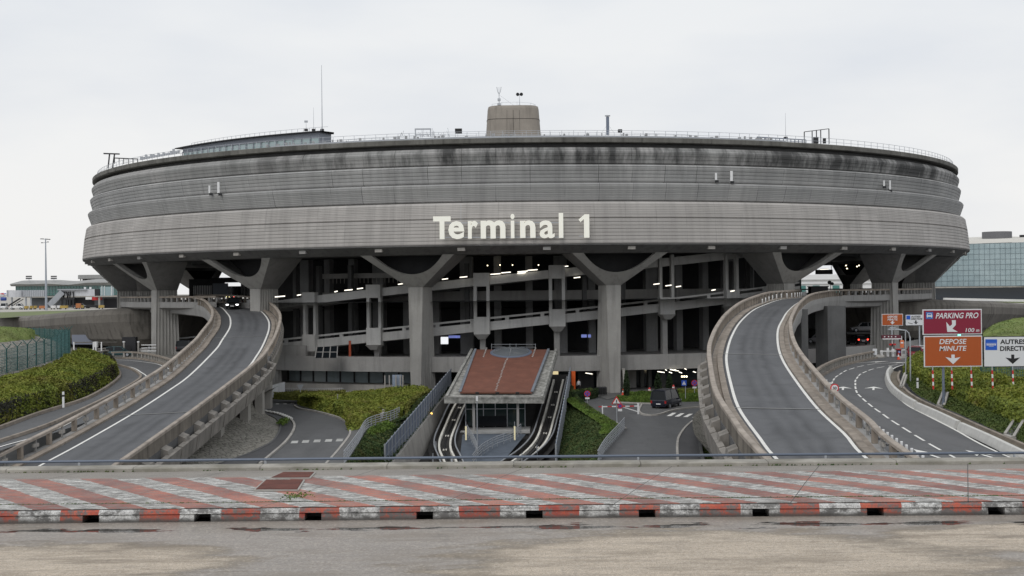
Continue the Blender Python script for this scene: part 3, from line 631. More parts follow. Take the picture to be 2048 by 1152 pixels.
for i in range(15):
    f = i/14; p = Vector((19.9+(22.4-19.9)*f, 63+20.5*f, -6.0+.0))
    dup(first, p, label='white round-topped post in the line between the right ramp parapet and the slip road')['group'] = 'white posts beside the slip road'
for i, (x, y) in enumerate(((1645, 772), (1653, 776), (1660, 782))):
    dup(first, G(x, y, *RS), label='white post in the cluster of three behind the speed limit sign')['group'] = 'white posts behind the speed sign'

# ================================================================== SIDE ROADS
# right road
le = [(1790, 925), (1740, 880), (1690, 840), (1650, 800), (1630, 775), (1640, 753), (1688.6, 731), (1743, 719), (1800, 712), (1860, 705)]
re_ = [(2150, 960), (2037, 922), (1964, 890), (1911, 860.6), (1859, 834), (1815, 811), (1789, 787.6), (1777, 770), (1774, 752.6), (1786, 738), (1812, 729), (1870, 722)]
mb = MB(); a = [Vector((15, 60, -6)), Vector((15, 75, -6))]+GL(le[2:], RS); b = [Vector((24, 45, -6))]+GL(re_, RS)
n = 60; a = resample(a, n=n); b = resample(b, n=n)
mb.grid([[p for p in a], [p for p in b]]); mb.grid([[p for p in a], [Vector((p.x, p.y, ZG)) for p in a]])
o = mb.build('slip_road', ASPH, origin=(0, 0, 0)); o['kind'] = 'structure'
rl = resample(GL(re_, RS), step=1.5); mbk = ribbon('edge_line', rl, .16, WHITE, None, .02); mbk['kind'] = 'structure'
def dashes(name, pts, pl, dash=3.0, gap=1.33, w=.15, s0=0, dz=.02, mat=None):
    path = resample(GL(pts, pl), step=.25); L = cum(path); s = s0; m_ = MB()
    while s+dash < L[-1]:
        seg = [at_len(path, L, s+dash*k/4)[0] for k in range(5)]; m_.grid([off(seg, -w/2, dz), off(seg, w/2, dz)]); s += dash+gap
    o = m_.build(name, mat or WHITE, origin=(0, 0, 0)); o['kind'] = 'structure'; return o
dashes('dashed_line', [(1660, 775), (1663, 767.6), (1669, 757), (1673.4, 753), (1691.6, 741.5), (1701, 738.4), (1712, 735), (1725, 732), (1741, 729), (1757, 726.5), (1773, 724)], RS)
dashes('dashed_line', [(1930, 927), (1905.5, 913.7), (1870.5, 895), (1842.7, 878.7), (1818, 863.5), (1796.6, 850), (1779, 838.7), (1764, 827.6), (1750, 818), (1739, 809.5), (1729, 801), (1721.5, 794), (1714, 786), (1710.7, 775), (1710.7, 768.6), (1711, 761), (1719, 750), (1726, 746), (1737.6, 741), (1751, 737), (1777, 732), (1805, 728), (1830, 725)], RS, s0=1.0)
def arrow(x, y, pl, L=4.0, w=.9, rz=0.0):
    c = G(x, y, *pl); v = [(-.09, -L/2), (.09, -L/2), (.09, L*.08), (w/2, -.05*L), (0, L/2), (-w/2, -.05*L), (-.09, L*.08)]
    pts = [Vector((c.x+a*cos(rz)-b*sin(rz), c.y+a*sin(rz)+b*cos(rz), c.z+.02)) for a, b in v]
    o = MB().add(pts, [tuple(range(7))]).build('road_arrow', WHITE, origin=(c.x, c.y, c.z)); o['kind'] = 'structure'
arrow(1686, 777, RS, 4, 1.6, -.26); arrow(1747, 777, RS, 4, 1.6, -.28); arrow(1857, 909, RS, 4.5, 1.0, .06); arrow(1968, 911, RS, 4.5, 1.0, .1)
arrow(1744, 724.5, RS, 6, 1.3, -1.0); arrow(1787, 726, RS, 6, 1.3, -1.1)
# concrete jersey barriers (three pieces) beside it
JB = rough('pale_barrier_concrete', (.6, .59, .56), .12, .8, 8, .3)
jl = resample(GL([(1786, 742), (1780, 752), (1782, 767), (1792, 783), (1812, 800), (1838, 816)], RS), step=1.2)
jl2 = resample(GL([(1841, 818.5), (1880, 836), (1925, 858)], RS), step=1.5)
jl3 = resample(GL([(1930, 861), (1985, 886), (2050, 918), (2120, 950)], RS), step=1.5)
for q, lb in ((jl, 'farthest length of pale concrete barrier curving round the slip road bend'), (jl2, 'middle length of pale concrete barrier beside the slip road'), (jl3, 'nearest length of pale concrete barrier beside the slip road')):
    tag(MB().sweep(q, [(-.05, 0), (.0, .22), (.12, .5), (.35, .5), (.45, .22), (.5, 0)]).build('concrete_barrier', JB), lb, 'barrier', 'concrete barriers along the slip road')
# verge with low kerb
vg = [(1800, 745), (1796, 757), (1802, 772), (1822, 792), (1858, 812), (1905, 832), (1960, 857), (2060, 900), (2140, 935)]
DIRT = rough('dusty_verge', (.17, .145, .11), .3, .6, 6, 0)
n = 40; a = resample(GL([(1786, 742), (1780, 752), (1782, 767), (1792, 783), (1812, 800), (1838, 816), (1880, 836), (1925, 858), (1985, 886), (2050, 918), (2120, 950)], RS), n=n); b = resample(GL(vg, RS), n=n)
o = MB().grid([[p+Vector((0, 0, .01)) for p in a], [p+Vector((0, 0, .05)) for p in b]]).build('verge', DIRT, origin=(0, 0, 0)); o['kind'] = 'structure'
tag(MB().sweep(b, [(-.1, 0), (-.1, .2), (.1, .2), (.1, 0)]).build('kerb', CONC_W, origin=(0, 0, 0)), kind='structure')
# parapet on the left of the right road (viaduct rail)
def low_parapet(top_pts, pl, label, h=1.0, sp=1.45, flip=1):
    path = resample(GL(top_pts, pl), step=.8); c = path[len(path)//2]
    t_ = thing('road_parapet', (c.x, c.y, c.z), label, 'parapet', 'road parapets with square openings')
    MB().sweep(path, [(-.2, h-.2), (-.2, h), (.15, h), (.15, h-.2)]).build('rail', CONC_W, t_)
    MB().sweep(path, [(-.35, -.6), (-.35, .22), (.25, .22), (.25, -.6)]).build('kerb_strip', CONC_W, t_)
    L = cum(path); s = .3
    while s < L[-1]:
        p, d = at_len(path, L, s); MB().box((p.x, p.y, p.z+(h-.2+.22)/2), (.22, .25, h-.44), math.atan2(d.y, d.x)).build('baluster', CONC_L, t_); s += sp
    return t_
low_parapet([(1630, 772), (1636, 758), (1655, 745), (1688.6, 731), (1743, 719), (1752, 717)], RS, 'concrete parapet with square openings along the slip road below the right ramp')
low_parapet([(222, 718), (264, 717.5), (300, 722), (330, 730), (350, 738)], LS, 'concrete parapet with square openings along the road left of the left ramp')
# ---- left road
le = [(-120, 900), (0, 858), (79, 829), (164, 802.5), (205, 782), (231, 764), (240, 753), (236, 742), (223, 729), (205, 722)]
a = resample(GL(le, LS), n=60); b = resample([Vector((-34.8, 70, -7.6)), Vector((-34.4, 85, -7.4)), Vector((-33.9, 105, -7.1)), Vector((-34.3, 127, -6.73)), Vector((-38, 150, -6.37))]+GL([(350, 736), (300, 721), (240, 717), (200, 716)], LS), n=60)
o = MB().grid([a, b]).build('side_road', ASPH, origin=(0, 0, 0)); o['kind'] = 'structure'
o = ribbon('edge_line', resample(GL([(-60, 915), (0, 894), (108, 861), (200, 812), (262, 777), (293, 756), (281, 744), (264, 735), (234, 730), (222, 728.5)], LS), step=1.5), .17, WHITE); o['kind'] = 'structure'
o = ribbon('edge_line', resample(GL([(228.5, 719.5), (264, 721.5), (308, 727), (325, 732), (345, 741)], LS), step=1.5), .17, WHITE); o['kind'] = 'structure'
mb = MB().sweep(resample(GL([(-60, 903), (0, 884.6), (88, 855), (141, 832), (210, 799), (262, 771), (281, 757), (277, 748), (262, 739), (240, 732), (225, 729.5)], LS), step=1.2), [(-.15, 0), (-.12, .22), (.12, .22), (.15, 0)])
o = mb.build('kerb', CONC_W, origin=(0, 0, 0)); o['kind'] = 'structure'
mb = MB().sweep(a, [(-.15, -.2), (-.15, .25), (.15, .25), (.15, -.2)]); o = mb.build('kerb', CONC_W, origin=(0, 0, 0)); o['kind'] = 'structure'
# ================================================================== TERMINAL BUILDING
CX, CY = 2.41, 240.0
def cyl(r, deg, z):
    a = radians(deg); return Vector((CX+r*sin(a), CY-r*cos(a), z))
tb = thing('terminal_building', (CX, CY, ZG), 'huge round grey concrete airport terminal with ribbed bands on splayed pillars', 'building')
def facade_mat(name, c, c2, dirt, jw=4.0, jst=.9):
    m, t, bs, tc = new(name); v = tc.outputs['Object']
    sep = t.nodes.new('ShaderNodeSeparateXYZ'); t.links.new(v, sep.inputs[0])
    ang = mth(t, 'ARCTAN2', sep.outputs[0], mth(t, 'MULTIPLY', sep.outputs[1], -1)); u = mth(t, 'MULTIPLY', ang, 77.0)
    cb = t.nodes.new('ShaderNodeCombineXYZ'); t.links.new(u, cb.inputs[0]); t.links.new(sep.outputs[2], cb.inputs[2]); uv = cb.outputs[0]
    # panel tone: a random value per panel
    pid = mth(t, 'FLOOR', mth(t, 'DIVIDE', u, jw)); row = mth(t, 'FLOOR', mth(t, 'DIVIDE', sep.outputs[2], 1.8))
    cp = t.nodes.new('ShaderNodeCombineXYZ'); t.links.new(pid, cp.inputs[0]); t.links.new(row, cp.inputs[1])
    wn_ = t.nodes.new('ShaderNodeTexWhiteNoise'); wn_.noise_dimensions = '2D'; t.links.new(cp.outputs[0], wn_.inputs['Vector'])
    col = mixc(t, wn_.outputs['Value'], c, c2)
    big = noise_n(t, uv, .12, 4, .6); col = mixc(t, ramp(t, big, [(.35, 0), (.7, .5)]), col, tuple(x*.75 for x in c))
    st = noise_n(t, uv, 1.0, 5, .65, (.9, 1, .06)); col = mixc(t, ramp(t, st, [(.45, 0), (.68, .45)]), col, tuple(x*.62 for x in c))
    st3 = noise_n(t, uv, 1.0, 3, .65, (2.1, 1, .05)); col = mixc(t, ramp(t, st3, [(.60, 0), (.75, .4)]), col, tuple(min(1, x*1.35) for x in c))
    fr = mth(t, 'FRACT', mth(t, 'DIVIDE', u, jw)); jn = mth(t, 'LESS_THAN', fr, .014)
    col = mixc(t, mth(t, 'MULTIPLY', mth(t, 'MULTIPLY', jn, jst), ramp(t, noise_n(t, uv, .3, 2), [(.42, .1), (.6, 1)])), col, (.03, .03, .03))
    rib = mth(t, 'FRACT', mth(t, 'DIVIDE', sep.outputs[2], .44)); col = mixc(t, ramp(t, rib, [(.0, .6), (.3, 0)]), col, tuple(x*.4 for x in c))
    if dirt:
        zl = t.nodes.new('ShaderNodeMapRange'); zl.inputs[1].default_value = dirt[0]-ZG; zl.inputs[2].default_value = dirt[1]-ZG; t.links.new(sep.outputs[2], zl.inputs[0])
        s2 = noise_n(t, uv, 1.0, 5, .7, (.34, 1, .10)); s3 = noise_n(t, uv, .05, 2, .5, (1, 1, .4))
        k = mth(t, 'MULTIPLY', ramp(t, mth(t, 'ADD', s2, mth(t, 'MULTIPLY', mth(t, 'SUBTRACT', s3, .5), .5)), [(.40, 0), (.60, .95)]), zl.outputs[0])
        # soot band fades towards the left flank of the drum
        al = t.nodes.new('ShaderNodeMapRange'); al.inputs[1].default_value = -.75; al.inputs[2].default_value = -.25; t.links.new(ang, al.inputs[0])
        k = mth(t, 'MULTIPLY', k, mth(t, 'MULTIPLY', al.outputs[0], dirt[2]))
        col = mixc(t, k, col, (.05, .05, .05))
    t.links.new(col, bs.inputs['Base Color']); bs.inputs['Roughness'].default_value = .85; bs.inputs['Specular IOR Level'].default_value = .25
    bump(t, bs, noise_n(t, v, 5, 4, .7), .02)
    return m
def ribbed(z0, r0, z1, r1, pitch=.44, g=.045, gw=.07, bow=0.0):
    n = max(1, int(round((z1-z0)/pitch))); o = []
    def R(z): f = (z-z0)/(z1-z0); return r0+(r1-r0)*f+bow*sin(pi*f)
    for i in range(n):
        a = z0+(z1-z0)*i/n; b = z0+(z1-z0)*(i+1)/n
        o += [(R(a)-g, a), (R(a)-g, a+gw*.5), (R(a+gw), a+gw), (R(b-gw*.6), b-gw*.6)]
    o.append((R(z1)-g, z1)); return o
FM1 = facade_mat('facade_pale', (.43, .41, .39), (.51, .485, .46), None, 4.0, .35)
FM2 = facade_mat('facade_grey', (.40, .40, .395), (.46, .455, .445), (16, 18.8, .35), 4.4)
FM3 = facade_mat('facade_sooty', (.38, .38, .37), (.43, .42, .41), (18.2, 19.3, .95), 4.4)
C0 = (CX, CY, 0)
def ring(name, prof, mat, n=180): return MB().lathe(C0, prof, n).build(name, mat, tb)
ring('facade_band', ribbed(8.75, 77.84, 11.9, 77.5)+[(77.35, 11.93), (77.35, 12.02), (77.48, 12.05)]+ribbed(12.05, 77.48, 13.85, 77.15)+[(76.9, 14.05), (76.0, 14.15)], FM1)
ring('facade_band', [(75.9, 14.15), (76.1, 14.3)]+ribbed(14.3, 76.25, 16.1, 76.88)+[(76.9, 16.25), (76.8, 16.42), (76.55, 16.48), (75.6, 16.5)], FM2)
ring('facade_band', [(75.7, 16.5), (75.95, 16.65)]+ribbed(16.65, 76.05, 18.45, 76.52)+[(76.52, 18.6), (76.42, 18.75), (76.15, 18.83), (75.5, 18.85)], FM2)
ring('facade_band', [(75.5, 18.85), (75.8, 19.0)]+ribbed(19.0, 75.88, 20.35, 76.28)+[(76.25, 20.5), (76.0, 20.85), (75.8, 21.05), (75.0, 21.15), (74.6, 21.2)], FM3)
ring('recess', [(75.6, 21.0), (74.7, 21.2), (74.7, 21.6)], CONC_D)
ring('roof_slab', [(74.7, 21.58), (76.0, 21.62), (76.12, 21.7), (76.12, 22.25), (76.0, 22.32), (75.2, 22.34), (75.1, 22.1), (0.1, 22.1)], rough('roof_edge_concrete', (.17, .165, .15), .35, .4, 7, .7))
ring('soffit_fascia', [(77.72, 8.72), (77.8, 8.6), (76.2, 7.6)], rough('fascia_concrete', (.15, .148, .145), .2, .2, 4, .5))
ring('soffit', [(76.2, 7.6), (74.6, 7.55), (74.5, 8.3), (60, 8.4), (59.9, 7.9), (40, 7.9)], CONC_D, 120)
# lamps set in the fascia
for dgr in range(-88, 90, 8):
    if dgr % 16 == 0 or True:
        p = cyl(77.2, dgr+1.5, 8.2); MB().box((p.x, p.y, p.z), (.95, .5, .42), radians(dgr)).build('fascia_lamp', CONC_L if dgr % 3 else CONC, tb)
# ---- piers
HEADC = rough('pier_concrete', (.25, .245, .24), .14, .3, 5, .3)
SHAFT = rough('pier_shaft_concrete', (.36, .35, .33), .15, .3, 6, .4)
def PL(phi, t_, r, z):
    a = radians(phi); return Vector((CX+r*sin(a)+t_*cos(a), CY-r*cos(a)+t_*sin(a), z))
def pier(phi):
    e = bpy.data.objects.new('pier', None); COL.objects.link(e); e.parent = tb
    b = cyl(71, phi, ZG); e.location = b-Vector(tb.location); m = MB()
    # fluted shaft, widening to the foot
    def secn(z):
        f = (3.55-z)/14.1; ft = .98-.3*f; bt = 1.35+.32*f; fr = 72.3+.25*f; br = 69.2-.3*f; o = []
        fl = 7
        for i in range(3): o.append((-ft+ft*i, fr))
        for i in range(fl*3+1):
            s = i/(fl*3); d = .07*(i % 3 == 1)+.07*(i % 3 == 2); o.append((ft+(bt-ft)*s-d, fr+(br-fr)*s))
        for i in range(3): o.append((bt-bt*i, br))
        for i in range(fl*3+1):
            s = 1-i/(fl*3); d = .07*(i % 3 == 1)+.07*(i % 3 == 2); o.append((-ft-(bt-ft)*s+d, fr+(br-fr)*s))
        return [PL(phi, a, r_, z) for a, r_ in o]
    m.grid([secn(3.5), secn(-2), secn(-7), secn(ZG-.2)], True); m.build('shaft', SHAFT, e)
    # head: front face with the scooped opening
    def F(t_, z, dr=0): return PL(phi, t_, 72.3+(z-3.55)/4.05*3.85-dr, z)
    NN = 33; inner = []; outer = []
    for i in range(NN):
        s = -1+2*i/(NN-1); th = s*pi/2
        x = 4.75*s; z = 7.62-2.45*(1-abs(s)**2.1)
        inner.append((x, z))
        a = abs(s); g = 1 if s > 0 else -1
        if a < .18: outer.append((g*1.0*a/.18, 3.5))
        else: q = (a-.18)/.82; outer.append((g*(1.0+5.25*q), 3.5+4.12*q))
    m = MB(); m.grid([[F(t_, z) for t_, z in outer], [F(t_, z) for t_, z in inner], [F(t_*.97, z, .9) for t_, z in inner]])
    m.build('head_front', SHAFT, e)
    m = MB(); ft, bt = 1.0, 1.45
    for g in (-1, 1):
        rows = []
        for q in [k/8 for k in range(9)]:
            z = 3.5+4.12*q; a = F(g*(1.0+5.25*q), z); b_ = PL(phi, g*(bt+4.9*q), 69.2+.6*q, z+.0); rows.append([a, a.lerp(b_, .5), b_])
        m.grid(rows)
    m.grid([[PL(phi, -bt-4.9*q, 69.2+.6*q, 3.5+4.12*q), PL(phi, bt+4.9*q, 69.2+.6*q, 3.5+4.12*q)] for q in (0, .25, .45)])
    m.build('head_side', HEADC, e)
    m = MB(); m.grid([[PL(phi, -1.9-2.0*q*2, 70.9+.2*q, 4.6+3.0*q), PL(phi, 1.9+2.0*q*2, 70.9+.2*q, 4.6+3.0*q)] for q in (0, .5, 1)]); m.build('head_shade_plate', DARK_IN, e)  # near-black plate paints the shade inside the hollow head
    return e
for k in range(18):
    phi = {0: -12.0, 1: 8.6, 17: -31.5, 2: 29.4}.get(k, -11+20*k)
    if phi > 180: phi -= 360
    pier(phi)
# ---- core, decks
ring('core_wall', [(50, ZG), (50, 8.0)], DARK_IN, 90)
ring('departure_deck', [(50, 1.6), (70.2, 1.55)], ASPH_D, 120)
DARKC = rough('shaded_concrete', (.3, .3, .3), .2, .3, 5, .3)
m = MB(); m.lathe(C0, [(70.2, 1.6), (70.2, .7), (69, .5), (50, .45)], 110, radians(34), radians(326)); m.build('deck_edge', CONC, tb)
m = MB(); m.lathe(C0, [(58, 2.9), (58.2, 2.9), (58.2, 1.5), (57, 1.4)], 40, radians(-34), radians(34)); m.build('deck_edge', CONC, tb)
m = MB(); m.lathe(C0, [(58, .45), (50, .45)], 40, radians(-34), radians(34)); m.build('deck_soffit', DARK_IN, tb)
m = MB(); m.lathe(C0, [(71.6, 2.35), (71.6, 2.6), (71.95, 2.6), (71.95, 2.35)], 110, radians(38), radians(322)); m.build('deck_rail', CONC_W, tb)
m = MB(); m.lathe(C0, [(70.2, 1.75), (71.9, 1.75), (71.9, .9), (71, .6), (70.0, .6)], 110, radians(38), radians(322)); m.build('deck_kerb', CONC, tb)
for k in range(96):
    dg = 38+k*1.3 if k < 48 else -38-(k-48)*1.3
    p = cyl(71.8, dg, 2.05); MB().box(p, (.25, .3, .62), radians(dg)).build('deck_baluster', CONC, tb)
ring('terrace_slab', [(40, -6.0), (69.6, -6.0), (69.6, -5.75), (69.85, -5.75), (69.85, -7.75), (69.2, -7.8), (60, -7.6), (40, -7.6)], CONC, 140)
# helical ramps in the middle
def zl(phi, base): return base+.108*(phi+23)
def hel(prof, base, a0, a1, n=60):
    return [[cyl(r_, a0+(a1-a0)*i/n, zl(a0+(a1-a0)*i/n, base)+z) for r_, z in prof] for i in range(n+1)]
HC = rough('ramp_concrete', (.52, .515, .50), .15, .25, 5, .35)
m = MB(); m.grid(hel([(66.3, 0), (66.3, -.25), (66.0, -.25), (66.0, 0)], -2.6, -37, 36), True); m.build('spiral_ramp_rail', HC, tb)
m = MB(); m.grid(hel([(66.4, -.6), (66.4, -1.75), (64.5, -1.85), (59, -1.8), (59, -.7), (66, -.65)], -2.6, -37, 36), True); m.build('spiral_ramp_deck', HC, tb)
m = MB(); m.grid(hel([(66.3, 0), (66.4, -1.1), (64.5, -1.2), (59, -1.2), (59, -.3), (66, -.25)], 2.9, -37, 34), True); m.build('spiral_ramp_deck', HC, tb)
for dgr in [-35.5+4.1*i for i in range(18)]:
    p = cyl(66.15, dgr, zl(dgr, -2.6)-.42); MB().box(p, (.5, .25, .4), radians(dgr)).build('rail_block', HC, tb)
for dgr in (-36.5, -27.4, -18.6, -5.6, 3.1, 16.2, 24.9, 33.5):
    zt = zl(dgr, -2.6); zu = zl(dgr, 2.9); p = cyl(66.55, dgr, 0); rz = radians(dgr)
    MB().box((p.x, p.y, zt-1.0), (2.15, .9, 2.3), rz).build('ramp_box', HC, tb)
    MB().box((p.x, p.y, zt-2.5), (.9, .9, .7), rz, 2.2).build('corbel', CONC, tb)
    top = min(zu+.55, 7.6)
    for g in (-.86, .86):
        q = cyl(66.5, dgr+g*.87, 0); MB().box((q.x, q.y, (zt+top)/2), (.42, .6, top-zt), rz).build('ramp_post', HC, tb)
    if dgr < 5: MB().box((p.x, p.y, zu-.35), (2.15, .9, 1.8), rz).build('ramp_box', HC, tb)
    q = cyl(65.6, dgr, 0); MB().box((q.x, q.y, (-6+zt-2.2)/2), (.72, .72, zt-2.2+6), rz).build('ramp_column', CONC, tb)
for k, dgr in enumerate([-36+4.5*i for i in range(17)]):
    q = cyl(56.5, dgr, 0); MB().box((q.x, q.y, .9), (1.0 if k % 3 else 1.8, 1.0, 13.8), radians(dgr)).build('inner_column', DARKC, tb)
for k, dgr in enumerate([-33, -29, -24, -13, -8, 7, 12, 19, 28, 31]):
    q = cyl(62, dgr, 0); MB().box((q.x, q.y, (zl(dgr, -2.6)+5.5)/2), (.6, .7, 7.0-zl(dgr, -2.6)+1), radians(dgr)).build('inner_column', CONC_D, tb)
# glazed strip and rails under the soffit on the left
m = MB(); m.lathe(C0, [(60, 5.6), (60.4, 5.6), (60.4, 4.9), (60, 4.9)], 20, radians(-30), radians(-13)); m.build('gallery_edge', CONC, tb)
for i in range(26):
    p = cyl(60.5, -29+.62*i, 4.2); MB().bar(p, p+Vector((0, 0, .7)), .08).build('gallery_mullion', CONC_L, tb)
# strip lamps and downlights
SL = [(560, 593, 20), (598, 590, 8), (672, 583, 6), (697, 580, 16), (720, 577, 12), (801, 568, 10), (890, 558, 12), (927, 554, 15), (991, 548, 20), (1012, 545, 19), (1045, 543, 20), (1065, 540, 20), (1043, 546, 16), (1128, 533, 17), (1154, 555, 13), (1313, 568, 12), (1337, 571, 12), (1357, 573, 10), (1427, 580, 8), (1465, 582, 8)]
for x, y, w in SL:
    a = P(x-w/2, y+.8, 173.5); b = P(x+w/2, y-.8, 173.5); MB().bar(a, b, .14, .12).build('strip_lamp', LAMPW, tb)
for x, y in ((975, 531), (1000, 530), (1025, 530), (1077, 530), (1692, 531), (1694, 537), (1714, 533), (1718, 531), (1248, 562), (536, 560)):
    p = P(x, y, 182); MB().box(p, (.13, .13, .13)).build('downlight', LAMPD, tb)
# ground floor behind the terrace
GLZ = paint('ground_floor_glass', (.05, .062, .07), .12, 0, .7); GLZ2 = paint('pale_panel', (.42, .47, .48), .35)
m = MB(); m.lathe(C0, [(65.5, ZG), (65.5, -7.6)], 40, radians(-38), radians(-9.5)); m.build('ground_floor_wall', CONC_D, tb)
gi = 0
for dgr in [-30.5+1.95*i for i in range(10)]:
    q = cyl(65.62, dgr, 0); z0, z1 = ZG+1.0, -7.95
    w_ = 1.95; col_ = GLZ2 if gi in (1, 2) else (rough('panel_grey', (.34, .4, .42), .2, .3, 4, .2))
    MB().box((q.x, q.y, (z0+z1)/2), (w_, .1, z1-z0), radians(dgr)).build('window_panel', col_, tb); gi += 1
for dgr in [-31.5+1.95*i for i in range(12)]:
    q = cyl(65.75, dgr, 0); MB().box((q.x, q.y, (ZG+1-7.9)/2), (.1, .12, -7.9-ZG-1), radians(dgr)).build('window_mullion', DARKM, tb)
m = MB(); m.lathe(C0, [(68.4, ZG), (68.4, ZG+.95), (65, ZG+1.0)], 30, radians(-33), radians(-14)); m.build('entrance_plinth', CONC_L, tb)
m = MB(); m.lathe(C0, [(63, ZG), (63, -7.6)], 40, radians(-9.5), radians(40)); m.build('ground_floor_wall', GLZ, tb)
for i, (dgr, w_) in enumerate(((-8, 1.2), (6.6, 2.2), (11.6, 2.8), (13.6, .5), (14.6, .5), (16.3, .8), (24, .4), (29, .4), (33, .6))):
    q = cyl(64.5, dgr, 0); MB().box((q.x, q.y, (ZG-7.6)/2), (w_, .8, -7.6-ZG), radians(dgr)).build('ground_floor_column', CONC_D if i != 2 else CONC, tb)
for (x, y, w) in ((1178, 747, 14), (1322, 744, 14), (1346, 740, 12), (1353, 741, 9), (1361, 745, 6), (1405, 738, 10), (1408, 743, 8), (1389, 744, 6), (1371, 738, 4), (1332, 740, 3), (1341, 745, 6)):
    a = P(x-w/2, y-1, 172.5); b = P(x+w/2, y+1, 172.5); MB().bar(a, b, .12, .1).build('strip_lamp', LAMPW, tb)
for x in (1364, 1368.5, 1373): MB().box(P(x, 753, 173), (.18, .18, .18)).build('downlight', LAMPD, tb)
# screens and a daylight glow behind the first pillar
MB().box(P(889, 681, 181), (1.05, .1, 1.0)).build('daylight_panel', paint('daylight_glow', (.9, .9, .9), .5, emit=(.95, .97, 1), es=.9), tb)  # glowing box stands in for daylight through an opening
SCR = paint('blue_screen', (.2, .25, .5), .4, emit=(.25, .3, .75), es=.5)
MB().box(P(905, 673.5, 179), (1.1, .1, .35)).build('screen', SCR, tb); MB().box(P(916, 673.5, 179), (.6, .1, .35)).build('screen', SCR, tb)
MB().box(P(1168, 672, 178), (.75, .1, .42)).build('screen', SCR, tb); MB().box(P(1179, 672, 178), (.4, .1, .42)).build('screen', SCR, tb)
MB().box(P(700, 702, 176), (.3, .3, 2.8)).build('orange_panel', paint('orange_panel', (.35, .06, .02), .5), tb)
# slanted glazing on the terrace (left)
a, b, c, d = P(637, 716, 171.5), P(629, 716, 171.5), P(672, 691, 173.5), P(678, 716, 171.5)
m = MB(); m.add([P(630, 716, 171.5), P(674, 716, 171.5), P(675, 692, 173.5), P(634, 694, 173.5)], [(0, 1, 2, 3)]); m.build('slanted_glazing', GLASSD, tb)
m = MB()
for f in (0, .33, .66, 1):
    m.bar(P(630+44*f, 716, 171.4), P(634+41*f, 693, 173.4), .12)
m.bar(P(630, 704, 172.4), P(676, 704, 172.4), .1); m.build('glazing_frame', CONC, tb)
q = cyl(69.0, -29.2, 0); MB().box((q.x, q.y, -5.2), (6.6, .4, 1.7), radians(-29)).build('terrace_wall', CONC, tb)
# gallery bars seen through the left gap, and dark boxes added to darken it
m = MB()
for i in range(11): m.bar(P(388+i*3.4, 592, 228), P(388+i*3.4, 571, 228), .14)
m.build('gallery_bars', paint('white_bars', (.7, .7, .7), .5), tb)
MB().box(P(414, 577, 233), (6.4, .3, 3.4)).build('gap_dark_panel', BLACK, tb); MB().box(P(476, 583, 230), (5.0, .3, 1.9)).build('gap_dark_panel', GLASSD, tb); MB().box(P(500, 572, 229), (3.2, .3, 3.6)).build('gap_dark_panel', DARKC, tb); MB().box(P(462, 560, 231), (7.5, .3, .9)).build('gap_dark_beam', DARK_IN, tb)  # dark boxes added to cut the brightness of the gap
for x in (455, 463, 474, 486, 492): MB().bar(P(x, 592, 227), P(x, 574, 227), .16).build('gallery_post', STEEL if x % 2 else DARKM, tb)
MB().box(P(441, 580, 222), (2.6, .3, 2.3)).build('gap_dark_panel', paint('smoked_panel', (.12, .14, .17), .4), tb)
# ---- roof
def roof_ring(r, z0, h, a0, a1, step, name, bars=2, w=.05):
    m = MB(); k = a0
    while k < a1:
        p = cyl(r, k, z0); q = cyl(r, k+step, z0); m.bar(p, p+Vector((0, 0, h)), w)
        for b_ in range(bars): e = Vector((0, 0, h*(b_+1)/bars)); m.bar(p+e, q+e, w*.8)
        k += step
    return m.build(name, STEEL, tb)
roof_ring(75.3, 22.3, .95, -90, 90, 1.15, 'roof_railing', 2, .05)
m = MB(); m.lathe(C0, [(58, 22.1), (58, 24.15), (57.6, 24.2), (20, 24.3)], 90, radians(-30), radians(22)); m.build('roof_plant_storey', CONC, tb)
m = MB(); m.lathe(C0, [(74, 22.3), (74, 22.75), (73.2, 22.75), (73.2, 22.3)], 80, radians(-28), radians(28)); m.build('cable_tray', STEEL, tb)
r = random.Random(5)
for i in range(70):
    p = cyl(73.5, r.uniform(-29, 27), 22.75); h = r.uniform(.1, .4); MB().box((p.x, p.y, p.z+h/2), (r.uniform(.1, .4), .3, h)).build('roof_equipment', rough('plant_metal', (.35, .35, .35), .3, 1, 5, 0), tb)
m = MB()
for i in range(40):
    a = -28+1.3*i; p = cyl(57.8, a, 24.2); q = cyl(57.8, a+1.3, 24.2); m.bar(p, p+Vector((0, 0, .95)), .05)
    for e in (.5, .95): m.bar(p+Vector((0, 0, e)), q+Vector((0, 0, e)), .04)
m.build('roof_railing', STEEL, tb)
# central tower
TW = rough('tower_concrete', (.30, .27, .235), .12, .5, 5, .35)
c = P(1030, 580, 215); tx, ty = c.x, 215
m = MB(); sec2 = []
rows = []
for z, rr_ in ((22.1, 5.15), (25.0, 4.75), (27.6, 4.5), (32.55, 4.15), (33.05, 4.05), (33.15, 3.8)):
    rows.append([Vector((tx+abs(cos(t))**.42*(1 if cos(t) > 0 else -1)*rr_*1.02, ty+abs(sin(t))**.42*(1 if sin(t) > 0 else -1)*rr_, z)) for t in [2*pi*k/32 for k in range(32)]])
m.grid(rows, True); m.f.append([len(m.v)-32+k for k in range(32)]); m.build('tower', TW, tb, True)
m = MB()
for z, rr_ in ((27.6, 4.5), (30.9, 4.27)):
    rws = [Vector((tx+abs(cos(t))**.42*(1 if cos(t) > 0 else -1)*(rr_*1.02+.012), ty+abs(sin(t))**.42*(1 if sin(t) > 0 else -1)*(rr_+.012), z)) for t in [2*pi*k/32 for k in range(33)]]
    m.tube(rws, .04, 4)
